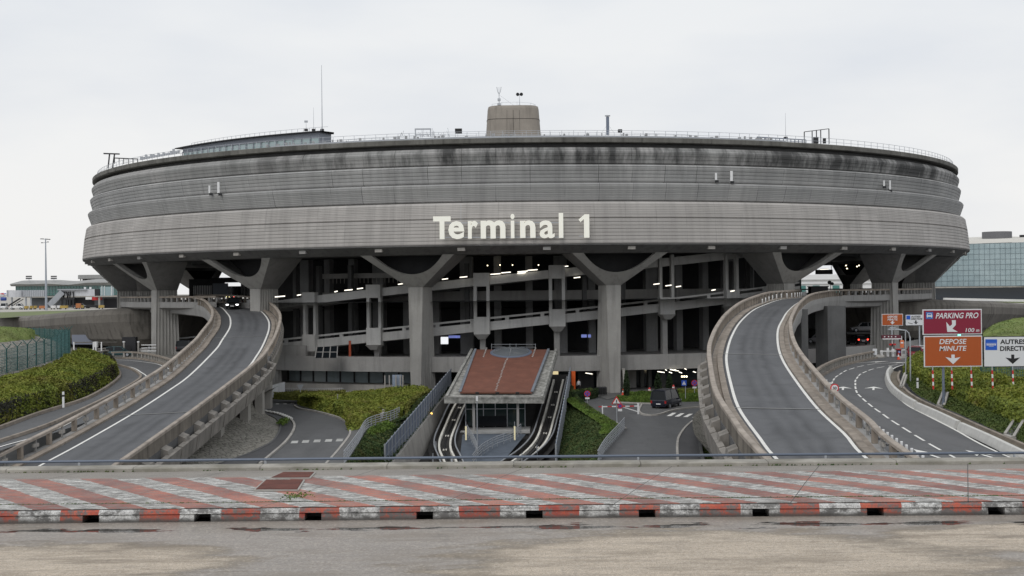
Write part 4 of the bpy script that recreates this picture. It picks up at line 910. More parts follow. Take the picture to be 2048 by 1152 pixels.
for k in range(-3, 4):
    m.bar((tx+k*1.15*.98, ty-4.85+.06*abs(k)**1.6, 23), (tx+k*1.15*.88, ty-4.18+.05*abs(k)**1.6, 32.3), .05)
m.build('tower_joints', paint('joint_dark', (.07, .06, .055), .9), tb)
m = MB()
for k in range(9):
    t = 2*pi*k/9; p = Vector((tx+3.7*cos(t), ty+3.5*sin(t), 33.1)); q = Vector((tx+3.7*cos(t+.7), ty+3.5*sin(t+.7), 33.1)); m.bar(p, p+Vector((0, 0, .6)), .04); m.bar(p+Vector((0, 0, .6)), q+Vector((0, 0, .6)), .03)
m.build('tower_railing', STEEL, tb)
# glazed penthouse on the left of the roof: arc from x 370 to 700
pent = [cyl(70.5, a, 0) for a in [-50+1.0*i for i in range(27)]]
PW = rough('penthouse_cladding', (.27, .29, .33), .1, .3, 5, 0)
def arcwall(r, a0, a1, z0, z1, mat, name, th=.3, n=30):
    m = MB(); m.lathe(C0, [(r, z0), (r, z1), (r-th, z1), (r-th, z0), (r, z0)], n, radians(a0), radians(a1)); return m.build(name, mat, tb)
arcwall(68, -50, -25, 22.1, 23.35, PW, 'penthouse_wall'); arcwall(68, -50, -25, 24.3, 25.0, PW, 'penthouse_wall')
arcwall(67.9, -50, -25, 23.35, 24.3, paint('penthouse_glass', (.35, .45, .46), .1, 0, .8), 'penthouse_window')
for i in range(21):
    p = cyl(68.05, -50+i*1.25, 23.35); MB().bar(p, p+Vector((0, 0, 1.1)), .12).build('penthouse_mullion', PW, tb)
m = MB(); m.lathe(C0, [(68.5, 25.02), (68.5, 25.16), (65, 25.3), (65, 25.02), (68.5, 25.02)], 30, radians(-51.5), radians(-24.6)); m.build('penthouse_roof', DARKM, tb)
p0 = cyl(68, -25, 0); p1 = cyl(65, -25, 0)
m = MB(); m.add([(p0.x, p0.y, 22.1), (p1.x, p1.y, 22.1), (p1.x, p1.y, 25), (p0.x, p0.y, 25)], [(0, 1, 2, 3)]); m.build('penthouse_wall', PW, tb)
m = MB(); k = -51
while k < -25.5:
    p = cyl(66, k, 25.2); q = cyl(66, k+.9, 25.2); m.bar(p, p+Vector((0, 0, .8)), .05); m.bar(p+Vector((0, 0, .8)), q+Vector((0, 0, .8)), .04); k += .9
m.build('penthouse_railing', STEEL, tb)
# ---- things on the roof and walls
def mast(x, y0, y1, d, r_, label, extra=None):
    a = P(x+.3, y0, d); b = P(x, y1, d); a.x = (a.x+b.x)/2; b.x = a.x; t_ = thing('antenna_mast', a, label, 'antenna', None)
    MB().tube([a, a.lerp(b, .55), b], r_, 6, r_*.4).build('pole', STEEL, t_); MB().box((a.x, a.y, a.z+.15), (.5, .5, .3)).build('base', DARKM, t_); return t_, a, b
mast(643.5, 262, 130, 190, .07, 'tall thin white antenna mast rising from the left side of the terminal roof')
mast(627, 262, 215, 190, .035, 'short thin antenna just left of the tall mast on the roof')
mast(1571, 278, 226, 186, .035, 'thin antenna mast on the right side of the terminal roof')
t_, a, b = mast(612, 262, 243, 190, .04, 'small lattice aerial beside the thin antennas on the penthouse roof'); MB().box(b, (.5, .1, .3)).build('aerial', STEEL, t_)
t_, a, b = mast(998, 214, 174, 212, .07, 'forked antenna mast on top of the central tower')
m = MB()
for g in (-.35, .35): m.tube([b-Vector((0, 0, 1.2)), b+Vector((g*.6, 0, -.8)), b+Vector((g, 0, 0))], .05, 6)
m.box(a+Vector((0, 0, 1.2)), (.5, .4, .4)); m.box(a+Vector((0, 0, .4)), (.6, .4, .4)); m.bar(a+Vector((0, 0, 2)), a+Vector((2.6, 0, .1)), .03); m.build('aerial_arm', STEEL, t_)
t_, a, b = mast(1039, 214, 189, 212, .06, 'slim pole with two round floodlights on top of the central tower')
for g in (-.3, .3): MB().disc(b+Vector((g, 0, .05)), .28, (0, -1, -.3), 12, .15).build('floodlight', DARKM, t_)
a = P(1215.5, 266, 200); t_ = thing('chimney_flue', a, 'bluish metal flue with a flat cap on the terminal roof right of the tower', 'flue')
MB().tube([a+Vector((0, 0, -.3)), a+Vector((0, 0, 2.5))], .24, 10).build('pipe', BLUEGREY, t_); MB().tube([a+Vector((0, 0, 2.6)), a+Vector((0, 0, 2.72))], .42, 10).build('cap', STEEL, t_)
m = MB()
for g in (-1, 1): m.bar(a+Vector((g*1.0, 0, 0)), a+Vector((g*.1, 0, 1.2)), .03)
m.build('stay', STEEL, t_)
for x, y, w, h, lb in ((917, 262, 14, 9, 'dark box of plant on the roof left of the tower'), (1240, 262, 8, 6, 'small dark plant box on the roof right of the flue')):
    p = P(x, y, 190); t_ = thing('plant_box', p-Vector((0, 0, .3)), lb, 'plant box'); MB().box(p, (w*.073, .8, h*.073)).build('casing', DARKM, t_); MB().box(p-Vector((0, .42, 0)), (w*.05, .06, h*.04)).build('grille', BLACK, t_)
p = P(846, 265, 188); t_ = thing('roof_frame', p, 'grey open goalpost frame standing on the roof left of the tower', 'frame')
m = MB(); m.bar(p+Vector((-1.1, 0, -.6)), p+Vector((-1.1, 0, .55)), .16); m.bar(p+Vector((1.1, 0, -.6)), p+Vector((1.1, 0, .55)), .16); m.bar(p+Vector((-1.2, 0, .5)), p+Vector((1.2, 0, .5)), .2); m.bar(p+Vector((-1.2, 0, -.3)), p+Vector((1.2, 0, -.3)), .12); m.build('frame', STEEL, t_)
p = P(1633, 272, 181); t_ = thing('roof_frame', p, 'dark open frame with a sloping top on the right edge of the terminal roof', 'frame')
m = MB(); h = [1.35, 1.42, 1.5, 1.6, 1.75]; xs_ = [-1.7, -.6, 0, .6, 1.75]
for x, hh in zip(xs_, h): m.bar(p+Vector((x, 0, -1.1)), p+Vector((x, 0, hh-.75)), .12)
m.bar(p+Vector((-1.7, 0, .6)), p+Vector((1.75, 0, 1.0)), .09); m.build('frame', DARKM, t_)
m = MB(); m.box(p+Vector((-.1, 0, -.6)), (.7, .3, .9)); m.box(p+Vector((1.1, 0, -.7)), (.4, .3, .7)); m.build('equipment', DARKM, t_)
p = P(1560, 276, 184); t_ = thing('roof_rail_truss', p, 'long low steel rail structure on the roof left of the dark frame', 'truss')
m = MB(); a = P(1514, 274, 184); b = P(1612, 280, 184); m.bar(a, b, .14); m.bar(a-Vector((0, 0, .3)), b-Vector((0, 0, .3)), .08)
for i in range(14): q = a.lerp(b, i/13); m.bar(q, q-Vector((0, 0, .8)), .1)
m.build('truss', BLUEGREY, t_)
p = P(222, 322, 205); t_ = thing('roof_crane', p, 'dark cleaning gantry with outreaching arm at the left edge of the terminal roof', 'gantry')
m = MB(); a = P(216, 337, 205); b = P(219, 308, 205); m.bar(a, b, .18); a2 = P(225, 336, 205); b2 = P(229, 308, 205); m.bar(a2, b2, .18); m.bar(P(207, 307, 205), P(239, 308, 205), .2)
c1 = P(229, 316, 205); d1 = P(275, 318, 202); m.bar(c1, d1, .16)
for i in range(6): q = c1.lerp(d1, i/5); m.bar(q, q-Vector((0, 0, .9)), .1)
m.build('frame', DARKM, t_)
m = MB()
for i in range(16):
    q = P(282+i*5, 316-i*.9, 197); hgt = random.uniform(.3, .9); m.box(q+Vector((0, 0, hgt/2-.3)), (.3, .3, hgt))
tag(m.build('roof_equipment', STEEL), 'row of small pale equipment posts on the left roof edge before the penthouse', 'equipment')
p = P(845, 262, 190); m = MB(); r = random.Random(9)
for i in range(30):
    q = P(790+r.random()*110, 268, 190); hgt = r.uniform(.3, 1.3); m.bar(q-Vector((0, 0, .4)), q+Vector((r.uniform(-.4, .4), 0, hgt-.4)), .05)
tag(m.build('scaffold', STEEL), 'tangle of thin steel scaffold poles on the roof left of the tower', 'scaffold')
# wall antennas
for x, y0, y1, w, lb in ((419, 386, 371, 3.5, 'smaller white box antenna on the left facade'), (437, 386, 364, 4.5, 'taller white box antenna on the left facade'), (1432, 360, 346, 4, 'smaller white box antenna on the right facade'), (1463, 362, 342, 5, 'taller white box antenna on the right facade'), (1768, 372, 361, 3, 'smaller white box antenna near the right edge of the facade'), (1780, 379, 361, 3, 'taller white box antenna near the right edge of the facade')):
    X0 = (x-1050)/FPX; 
    dd = 240-76.9*cos(math.asin(min(.99, abs(X0)*178/76))) if abs(X0) < .2 else 240-76.9*cos(math.asin(min(.999, abs(X0)*190/76)))
    for _ in range(6): s_ = min(.999, abs(X0)*dd/76.9); dd = 240-76.9*sqrt(1-s_*s_)
    a = P(x, y0, dd-.45); b = P(x, y1, dd-.45); wm = w*dd/FPX; t_ = thing('wall_antenna', a, lb, 'antenna', 'white box antennas on the facade')
    MB().box((a.x, a.y, (a.z+b.z)/2), (wm, .2, b.z-a.z)).build('panel', WPLAST, t_)
    m = MB(); m.bar((a.x, a.y, a.z+.1), (a.x, a.y+.8, a.z+.1), .08); m.box((a.x+.15, a.y+.3, a.z-.15), (.45, .3, .3)); m.build('bracket', DARKM, t_)
# ---- Terminal 1 lettering
LET = paint('letter_cream_glow', (.85, .84, .75), .45, emit=(1, .98, .88), es=.22)  # faint glow added to brighten the cream letters
LS_ = paint('letter_side', (.3, .3, .27), .5)
sg = thing('terminal_sign', P(1024, 482, 161.7), 'large cream raised letters reading Terminal 1 on the front of the round building', 'sign')
def crop2(x, y): return 750+x/2.88, 150+y/2.88
for ch, x0, x1, y0, y1 in (('T', 335, 437, 815, 945), ('e', 422, 515, 842, 945), ('r', 535, 593, 840, 942), ('m', 608, 752, 838, 941), ('i', 780, 805, 800, 940), ('n', 835, 925, 838, 938), ('a', 947, 1035, 838, 940), ('l', 1058, 1085, 795, 938), ('1', 1172, 1235, 803, 937)):
    a = P(*crop2(x0, y0), 161.75); b = P(*crop2(x1, y1), 161.75); m = MB()
    if ch == 'l': m.box(((a.x+b.x)/2, 161.75, (a.z+b.z)/2), (b.x-a.x, .3, a.z-b.z))
    elif ch == '1':
        sx = P(*crop2(1203, y0), 161.75).x; fl_ = [(a.x, -.62), (a.x, -.0), (sx, -.0)]
        o_ = [Vector((sx, 161.6, b.z)), Vector((b.x, 161.6, b.z)), Vector((b.x, 161.6, a.z)), Vector((sx+.1, 161.6, a.z)), Vector((a.x, 161.6, a.z-.62)), Vector((a.x+.24, 161.6, a.z-.98)), Vector((sx, 161.6, a.z-.56))]
        k_ = len(o_); m.add(o_+[q+Vector((0, .3, 0)) for q in o_], [tuple(range(k_)), tuple(reversed(range(k_, 2*k_)))]+[(i, (i+1) % k_, k_+(i+1) % k_, k_+i) for i in range(k_)])
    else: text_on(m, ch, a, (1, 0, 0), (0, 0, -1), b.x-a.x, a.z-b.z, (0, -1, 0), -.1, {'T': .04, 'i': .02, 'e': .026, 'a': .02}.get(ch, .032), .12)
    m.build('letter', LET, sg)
m = MB()
for y0, xa, xb in ((852, 400, 1058), (935, 385, 1088), (929, 1175, 1200)): m.bar(P(*crop2(xa, y0), 161.95), P(*crop2(xb, y0-2), 161.95), .1)
m.bar(P(*crop2(495, 740), 162.2), P(*crop2(495, 845), 161.95), .04); m.build('support_rail', STEEL, sg)
# ================================================================== VEHICLES
CARP = {}
def carpaint(n, c): return paint('car_'+n, c, .3, .1, .45, coat=.25, var=.02)
def car(name, loc, rz, label, cat, col, L=4.3, Wd=1.8, H=1.5, style='hatch', lights=False, brake=False, group=None, plate=True):
    """length along local +x = front"""
    t_ = thing(name, (0, 0, 0), label, cat, group); body = col; h = Wd/2
    if style == 'van':
        prof = [(-L/2, .45, .35), (-L/2+.02, .95, .3), (-L/2+.05, 1.05, .3), (-L*.2, 1.1, .3), (L*.18, 1.08, .3), (L*.33, 1.02, .3), (L*.46, .86, .3), (L/2, .62, .4)]
        gl = [(-L/2+.04, 1.05), (-L/2+.14, H-.1), (-L/2+.45, H), (L*.12, H), (L*.2, H-.08), (L*.34, 1.03)]
    elif style == 'cab':
        prof = [(-L/2, .5, .35), (-L/2+.05, .9, .35), (-L*.05, .92, .35), (0.0, 1.1, .3), (L*.3, 1.1, .3), (L/2-.08, 1.05, .3), (L/2, .55, .35)]
        gl = [(-L*.02, 1.1), (0.02, H), (L*.3, H), (L/2-.15, 1.1)]
    else:
        prof = [(-L/2, .5, .38), (-L/2+.06, .85, .3), (-L/2+.2, .93, .25), (-L*.22, .93, .22), (L*.1, .93, .22), (L*.2, .93, .22), (L*.36, .84, .22), (L*.46, .72, .28), (L/2, .5, .35)]
        gl = [(-L/2+.12, .92), (-L/2+.45, H-.1), (-L*.2, H), (L*.04, H), (L*.11, H-.06), (L*.26, .93)]
    rows = []
    for x, zt, zb in prof:
        k = 1-.12*max(0, abs(x)/(L/2)-.75)/.25
        rows.append([(x, s*h*w*k, z) for s, w, z in ((-1, .86, zb), (-1, 1, zb+.18), (-1, 1, (zb+zt)/2+.05), (-1, .95, zt-.03), (-1, .8, zt), (1, .8, zt), (1, .95, zt-.03), (1, 1, (zb+zt)/2+.05), (1, 1, zb+.18), (1, .86, zb))])
    rows = [[Vector(p) for p in r_] for r_ in rows]; m = MB(); m.grid(rows, True); k = len(m.v)-10; m.f.append(list(range(10))); m.f.append([k+i for i in range(10)])
    m.build('body', body, t_, False)
    m = MB(); pts = gl; inn = lambda z: h*(.93-.2*((z-.93)/(H-.93)))
    rows = [[Vector((x, -inn(z), z)), Vector((x, inn(z), z))] for x, z in pts]; m.grid(rows)
    for s in (-1, 1): m.add([(x, s*inn(z), z) for x, z in pts], [tuple(range(len(pts)))])
    m.build('windows', GLASSD, t_)
    m = MB(); roofp = [p for p in pts if p[1] > H-.15]; rows = [[Vector((x, -inn(z)-.02, z-.05)), Vector((x, -inn(z)*.9, z+.03)), Vector((x, inn(z)*.9, z+.03)), Vector((x, inn(z)+.02, z-.05))] for x, z in roofp]; m.grid(rows); m.build('roof', body, t_)
    m = MB()
    for s in (-1, 1):
        m.bar((pts[0][0], s*(inn(pts[0][1])+.01), pts[0][1]), (pts[1][0], s*(inn(pts[1][1])+.01), pts[1][1]), .1 if style != 'van' else .16, .08)
        m.bar((pts[-1][0], s*(inn(pts[-1][1])+.01), pts[-1][1]), (pts[-2][0], s*(inn(pts[-2][1])+.01), pts[-2][1]), .08, .08)
        mx_ = -.12*L if style != 'cab' else L*.1
        m.bar((mx_, s*(inn(.95)+.01), .95), (mx_, s*(inn(H)+.01), H), .1, .05)
    m.build('pillar', body, t_)
    wr_ = .33
    for wx in (-L*.31, L*.32):
        for s in (-1, 1):
            w = MB().tube([(wx, s*(h-.2), wr_), (wx, s*(h+.01), wr_)], wr_, 16).build('wheel', RUBBER, t_)
            MB().tube([(wx, s*(h-.05), wr_), (wx, s*(h+.02), wr_)], wr_*.6, 12).build('rim', STEEL, w)
    HL = paint('headlight_on', (.95, .95, .95), .2, emit=(1, 1, 1), es=4) if lights else paint('headlight_lens', (.5, .52, .55), .15)
    TL = paint('brake_light_on', (.8, .05, .03), .3, emit=(1, .05, .03), es=5) if brake else paint('tail_light', (.35, .02, .02), .25)
    for s in (-1, 1):
        zf = prof[-2][1]-.09; MB().box((prof[-2][0]+.03, s*h*.74, zf), (.2, .34, .14)).build('headlight', HL, t_)
        MB().box((-L/2+.03, s*h*.82, .82), (.1, .2, .3 if style == 'van' else .18)).build('tail_light', TL, t_)
        MB().box((L*.2, s*(h+.08), 1.0), (.14, .18, .14)).build('mirror', body, t_)
    if plate:
        MB().box((L/2+.0, 0, .45), (.03, .5, .11)).build('number_plate', WPLAST, t_); MB().box((-L/2-.01, 0, .6), (.03, .5, .11)).build('number_plate', WPLAST, t_)
    MB().box((L/2-.04, 0, .56), (.1, 1.0, .1)).build('grille', BLACK, t_)
    t_.location = Vector(loc); t_.rotation_euler = (0, 0, rz); return t_
# black car coming down the left ramp
p = G(465.5, 618.5, *LR); c_ = car('car', p+Vector((0, 1.0, .12)), radians(-86), 'small black car with headlights on at the top of the left ramp', 'car', carpaint('black', (.012, .013, .014)), 4.1, 1.82, 1.5, lights=True); c_.rotation_euler = (radians(0), radians(3), radians(-86))
# dark van
p = G(1333, 815); van = car('van', p, radians(62), 'dark navy people carrier van parked by the kerb, seen from behind', 'van', carpaint('navy', (.012, .014, .026)), 5.0, 2.05, 2.12, style='van')
MB().box((-2.33, .0, 1.12), (.03, .75, .06)).build('trim_strip', STEEL, van)
MB().box((-2.33, -.62, 1.15), (.04, .2, .26)).build('side_reflector', paint('tail_red', (.5, .04, .03), .3, emit=(.8, .05, .03), es=.5), van)
# red car at the toll
p = G(1829, 716, *RS); car('car', p, radians(75), 'red car waiting at the toll barriers, partly behind the bank', 'car', carpaint('red', (.22, .015, .02)), 4.2, 1.8, 1.5, brake=False)
# dim cars under the deck
car('car', (53.5, 201, -6), radians(100), 'dark car with lit red tail lights under the right deck', 'car', carpaint('darkgrey', (.03, .03, .035)), 4.3, 1.8, 1.45, brake=True)
car('car', (49, 207, -6), radians(170), 'silver car parked in the shade under the right deck', 'car', carpaint('silver', (.25, .25, .27)), 4.3, 1.8, 1.5)
MB_ = P(1728, 664, 204); car('car', MB_, radians(175), 'silver car on the upper shelf in the shade under the right deck', 'car', carpaint('silver2', (.3, .3, .31)), 4.3, 1.8, 1.5)
MB().box((57, 206, MB_.z-.15), (9, 5, .28)).build('parking_shelf', CONC_D, tb)
p = P(1664, 690, 182); t_ = thing('signal_lamp', p, 'small red lamp glowing in the dark below the right ramp', 'lamp'); MB().box(p, (.25, .25, .22)).build('lens', paint('red_lamp', (.9, .05, .04), .3, emit=(1, .08, .06), es=4), t_); MB().bar(p, p-Vector((0, 0, 2)), .08).build('pole', DARKM, t_)
p = P(236, 697, 189); car('car', (p.x, p.y, -6.15), radians(12), 'teal car parked beside the cabinets behind the left road', 'car', carpaint('teal', (.04, .09, .1)), 4.2, 1.75, 1.5)
p = P(374, 682, 196); car('van', (p.x+1, p.y, -6), radians(5), 'dark van parked in the shade behind the left ramp', 'van', carpaint('darkvan', (.02, .02, .025)), 5.0, 1.95, 1.9, style='van')
# ================================================================== CENTRE: GROUND FLOOR LEVEL
def kerbline(pts, w=.18, h=.14, mat=None, pl=(ZG, 0)):
    o = MB().sweep(resample(GL(pts, pl), step=.8), [(-w/2, 0), (-w/2, h), (w/2, h), (w/2, 0)]).build('kerb', mat or CONC_L, origin=(0, 0, 0)); o['kind'] = 'structure'; return o
COB = None
def cobble():
    m, t, bs, tc = new('stone_setts'); v = tc.outputs['Object']
    vo = t.nodes.new('ShaderNodeTexVoronoi'); vo.inputs['Scale'].default_value = 1.9; vo.feature = 'DISTANCE_TO_EDGE'; t.links.new(v, vo.inputs['Vector'])
    a = noise_n(t, v, .3, 4); f = noise_n(t, v, 4, 4, .7)
    col = mixc(t, ramp(t, a, [(.3, 0), (.7, 1)]), (.25, .235, .205), (.36, .34, .30)); col = mixc(t, ramp(t, f, [(.4, 0), (.7, .7)]), col, (.09, .085, .07))
    col = mixc(t, ramp(t, vo.outputs[0], [(.03, .8), (.1, 0)]), col, (.05, .05, .035))
    t.links.new(col, bs.inputs['Base Color']); bs.inputs['Roughness'].default_value = .9; bump(t, bs, vo.outputs[0], .1, .8); return m
COB = cobble()
low = GL([(500, 800), (530, 826), (552, 838), (560, 855), (548, 880), (520, 898), (470, 917), (415, 935), (380, 960)])
upp = [Vector((-27.5, 152, -8.0)), Vector((-27.5, 143, -8.0)), Vector((-27.5, 134, -8.2)), Vector((-27.5, 125, -8.5)), Vector((-27.8, 116, -8.8)), Vector((-28, 108, -9.2)), Vector((-28.5, 100, -9.6)), Vector((-29, 92, -10)), Vector((-30, 84, -10.3))]
rows = patch_rows([low, upp], 50, 8, .12, .5); o = MB().grid(rows).build('stone_slope', COB, origin=(0, 0, 0)); tag(o, kind='structure')
kerbline([(500, 801), (530, 827), (553, 839), (561, 855), (549, 880), (521, 899), (470, 919), (430, 932)], mat=CONC_D)
kerbline([(515, 822), (556, 829), (580, 839), (589, 855), (574, 882), (542, 911), (520, 929)], .22, .16)
# small white teeth along that kerb
kp = resample(GL([(530, 824), (556, 829), (580, 839), (588, 850)]), step=1.1)
for i, q in enumerate(kp[:11]):
    o = MB().box((q.x, q.y, ZG+.18), (.42, .5, .1)).build('kerb_marker', WHITE); tag(o, 'white painted block in the row on the curved left kerb', 'kerb marker', 'white blocks on the left kerb')
m = MB()
for i in range(26):
    a = random.random()*6.28; q = G(564, 851)+Vector((random.gauss(0, .25), random.gauss(0, .9), .1))
    leafy(m, [[q, q+Vector((.3, 0, .2))], [q+Vector((0, .5, .2)), q+Vector((.3, .5, .3))]], 10, .16, .3, seed=i)
tag(m.build('shrub', BRIGHT), 'small bright green tuft growing on the kerb right of the stone slope', 'shrub')
def quadpaint(name, pts, mat=None, dz=.015):
    m = MB()
    for q in pts: m.add([p+Vector((0, 0, dz)) for p in GL(q)], [(0, 1, 2, 3)])
    o = m.build(name, mat or WHITE, origin=(0, 0, 0)); o['kind'] = 'structure'; return o
quadpaint('zebra_crossing', [[(x-8, y+3), (x+6, y+2.6), (x+8, y-2.6), (x-5, y-2.2)] for x, y in ((589, 884), (611, 883), (634, 882), (657, 881), (679, 880))], DIRTYW)
quadpaint('zebra_crossing', [[(x-4, y+1), (x+3, y+1), (x+3.5, y-.9), (x-3, y-.9)] for x, y in ((555, 808), (570, 807.5), (585, 806.8))], DIRTYW)
quadpaint('zebra_crossing', [[(x-10, y+3.3), (x-1, y+3.3), (x+10, y-3.2), (x+2, y-3.2)] for x, y in ((1343, 829), (1359, 830), (1376, 831), (1394, 832), (1412, 833))], WHITE)
quadpaint('give_way_line', [[(500+a, 803+b), (512+a, 803+b), (512+a, 801+b), (501+a, 801+b)] for a, b in ((0, 0),)], DIRTYW)
kerbline([(588, 812), (600, 818.5), (632, 824), (676, 836), (696, 848), (700, 862), (698, 874), (676, 903), (652, 930)], .2, .16)
# asphalt tone patches: pavements
def flat(name, pts, mat, dz=.01, pl=(ZG, 0)):
    q = [p+Vector((0, 0, dz)) for p in GL(pts, pl)]; o = MB().add(q, [tuple(range(len(q)))]).build(name, mat, origin=(0, 0, 0)); o['kind'] = 'structure'; return o
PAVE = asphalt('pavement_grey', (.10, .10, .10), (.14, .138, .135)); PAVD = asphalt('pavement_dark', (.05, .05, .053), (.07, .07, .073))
flat('pavement', [(700, 862), (699, 874), (677, 903), (653, 930), (690, 932), (704, 911), (718, 890), (729, 868), (740, 856)], PAVE, .12)
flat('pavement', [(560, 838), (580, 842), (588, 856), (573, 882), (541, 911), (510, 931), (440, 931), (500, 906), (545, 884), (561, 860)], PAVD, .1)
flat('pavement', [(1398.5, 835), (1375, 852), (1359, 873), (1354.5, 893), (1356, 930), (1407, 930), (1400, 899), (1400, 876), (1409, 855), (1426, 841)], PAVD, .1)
kerbline([(1420, 826), (1398.5, 835), (1375, 852), (1359, 873), (1354.5, 893), (1356, 930)], .2, .15)
kerbline([(1434, 836), (1427, 841), (1410, 855), (1401, 876), (1401, 899), (1407, 930)], .25, .3, CONC_D)
kerbline([(1284, 810), (1279, 819), (1278.6, 825), (1285.6, 830), (1304, 832), (1321.6, 829.5), (1339, 824), (1370, 818), (1425, 813)], .22, .18)
flat('pavement', [(1284, 812), (1279.5, 819), (1279.5, 825), (1286, 829.5), (1304, 831.2), (1321, 828.5), (1339, 823), (1370, 817), (1425, 812), (1425, 806), (1360, 812), (1300, 812)], PAVE, .08)
kerbline([(1150, 803), (1165, 800), (1185, 797), (1197, 793)], .2, .16)
kerbline([(1235, 806), (1290, 808), (1310, 808.5)], .2, .16)
flat('pavement', [(1190, 772), (1186, 787), (1196, 793), (1215, 800), (1240, 793), (1425, 789), (1425, 774)], PAVE, .06)
# grass and setts beside the right ramp
rows = patch_rows([GL([(1411, 930), (1404, 899), (1403, 877), (1412, 857), (1428, 845)]), GL([(1432, 930), (1423, 899), (1421, 880), (1425, 862), (1433, 850)])], 20, 2, .1)
leafmesh('grass', rows, VERGE, 1500, .12, push=.15, label='strip of grass between the kerb and the setts under the right ramp', cat='grass', kind='stuff')
rows = patch_rows([GL([(1432, 932), (1423, 899), (1421, 880), (1425, 862), (1433, 850)]), [Vector((14.5, 95, -9)), Vector((14.7, 104, -9)), Vector((15.5, 112, -9)), Vector((17, 122, -9)), Vector((19, 130, -9))]], 30, 4, .1)
o = MB().grid(rows).build('stone_slope', COB, origin=(0, 0, 0)); o['kind'] = 'structure'
# ---- hedges of the centre
h1 = [[(594, 814), (632, 823), (672, 834), (694, 848), (697, 862), (715, 864), (735, 858), (770, 848), (800, 840)]]
A = GL([(596, 810), (632, 820), (672, 831), (692, 845), (697, 862), (716, 862), (740, 850), (775, 843), (805, 835)])
def up(l, h): return [p+Vector((0, 0, k)) for p, k in zip(l, h if isinstance(h, (list, tuple)) else [h]*len(l))]
B_ = up(GL([(597, 808), (633, 818), (672, 829), (694, 842), (705, 855), (720, 856), (745, 846), (778, 840), (806, 832)]), .9)
C_ = [P(610, 795, 150), P(640, 797, 149), P(676, 803, 147), (P(700, 812, 143)), P(720, 815, 142), P(745, 816, 141), P(770, 815, 141), P(795, 812, 142), P(812, 812, 142)]
D_ = [P(625, 789, 160), P(660, 788, 160), P(700, 786, 160), P(730, 783, 160), P(760, 781, 160), P(800, 777, 160), P(830, 776, 160), P(850, 776, 160), P(868, 784, 160)]
rows = patch_rows([A, B_, C_, D_], 60, 5, .45, .45); leafmesh('hedge', rows, HEDGE, 15000, .2, push=.3, seed=3, label='large olive green hedge mound left of the blue grey fence in the centre', cat='hedge')
rows = patch_rows([[P(812, 838, 137), P(812, 818, 139), P(825, 800, 146), P(845, 790, 152), P(862, 786, 157)], [P(818, 838, 137.5), P(818, 816, 140), P(834, 797, 147), P(855, 786, 154), P(873, 784, 158)]], 20, 4, .2)
leafmesh('hedge', rows, HEDGE_O, 1500, .18, label='narrow brown-edged end of the hedge beside the ivy bank', cat='hedge')
A = [P(540, 798, 159), P(570, 800, 158), P(600, 801, 157), P(640, 799, 157), P(690, 795, 157)]
B_ = [P(540, 793, 161), P(570, 793, 161), P(600, 792, 161), P(640, 791, 161), P(690, 789, 161)]
rows = patch_rows([A, up(A, .5), up(B_, .3)], 40, 3, .2); leafmesh('hedge', rows, HEDGE_O, 3500, .16, label='low flat hedge in front of the entrance plinth on the left', cat='hedge')
A = [P(868, 800, 158), P(885, 792, 160), P(900, 785, 163)]; B_ = [P(866, 786, 162), P(884, 782, 163), P(903, 776, 165)]
leafmesh('hedge', patch_rows([A, B_], 12, 3, .15), DKGREEN, 500, .16, label='dark clipped hedge at the foot of the left front pillar', cat='hedge')
# ivy banks
fl0, fl1 = P(770, 940, 118), P(903, 772, 168)
L1 = [P(692, 932, 100.5), P(706, 911, 106), P(720, 890, 113), P(732, 870, 121), P(748, 856, 126), P(779, 846, 131), P(806, 838, 134), P(822, 822, 139), P(836, 803, 146), P(872, 786, 160)]
L2 = [fl0.lerp(fl1, i/9) for i in range(10)]
M_ = [a.lerp(b, .5)+Vector((0, 0, .25)) for a, b in zip(L1, L2)]
rows = patch_rows([L1, M_, L2], 60, 6, .25, .7); leafmesh('ivy_bank', rows, IVY, 15000, .14, push=.22, seed=5, up=.9, label='dark ivy covered bank sloping down to the left blue grey fence', cat='ivy bank')
m = MB(); rows2 = patch_rows([[P(733, 868, 121.5), P(748, 856, 126.5), P(775, 847, 131)], [P(744, 872, 121), P(765, 866, 125), P(790, 856, 130)]], 10, 3, .2); leafmesh('shrub', rows2, BRIGHT, 900, .16, push=.35, seed=8, label='bright green shrub growing on the ivy bank inside the curved railing', cat='shrub')
fr0, fr1 = P(1112, 940, 118), P(1141, 768, 168)
R1 = [P(1192, 932, 100.5), P(1204, 908, 106), P(1216, 890, 112), P(1232, 868, 120), P(1236, 853, 127), P(1215, 838, 134), P(1190, 822, 141), P(1165, 806, 149), P(1152, 798, 153)]
R2 = [fr0.lerp(fr1, i/8) for i in range(9)]
M_ = [a.lerp(b, .5)+Vector((0, 0, .3)) for a, b in zip(R1, R2)]
rows = patch_rows([R1, M_, R2], 60, 6, .25, .7); leafmesh('ivy_bank', rows, IVY, 12000, .14, push=.22, seed=6, up=.9, label='dark ivy covered bank sloping down to the right blue grey fence', cat='ivy bank')
e1 = [p+Vector((.1, 0, .06)) for p in R1[3:]]; e2 = [p+Vector((-1.6, -.6, .12)) for p in R1[3:]]
leafmesh('grass_edge', patch_rows([e1, e2], 40, 2, .08), BRIGHT, 3500, .12, push=.12, seed=9, label='bright green grass edging the right ivy bank beside the road', cat='grass', kind='stuff')
kerbline([(1252, 858), (1240, 850), (1215, 837), (1190, 821), (1165, 805), (1152, 798)], .15, .1)
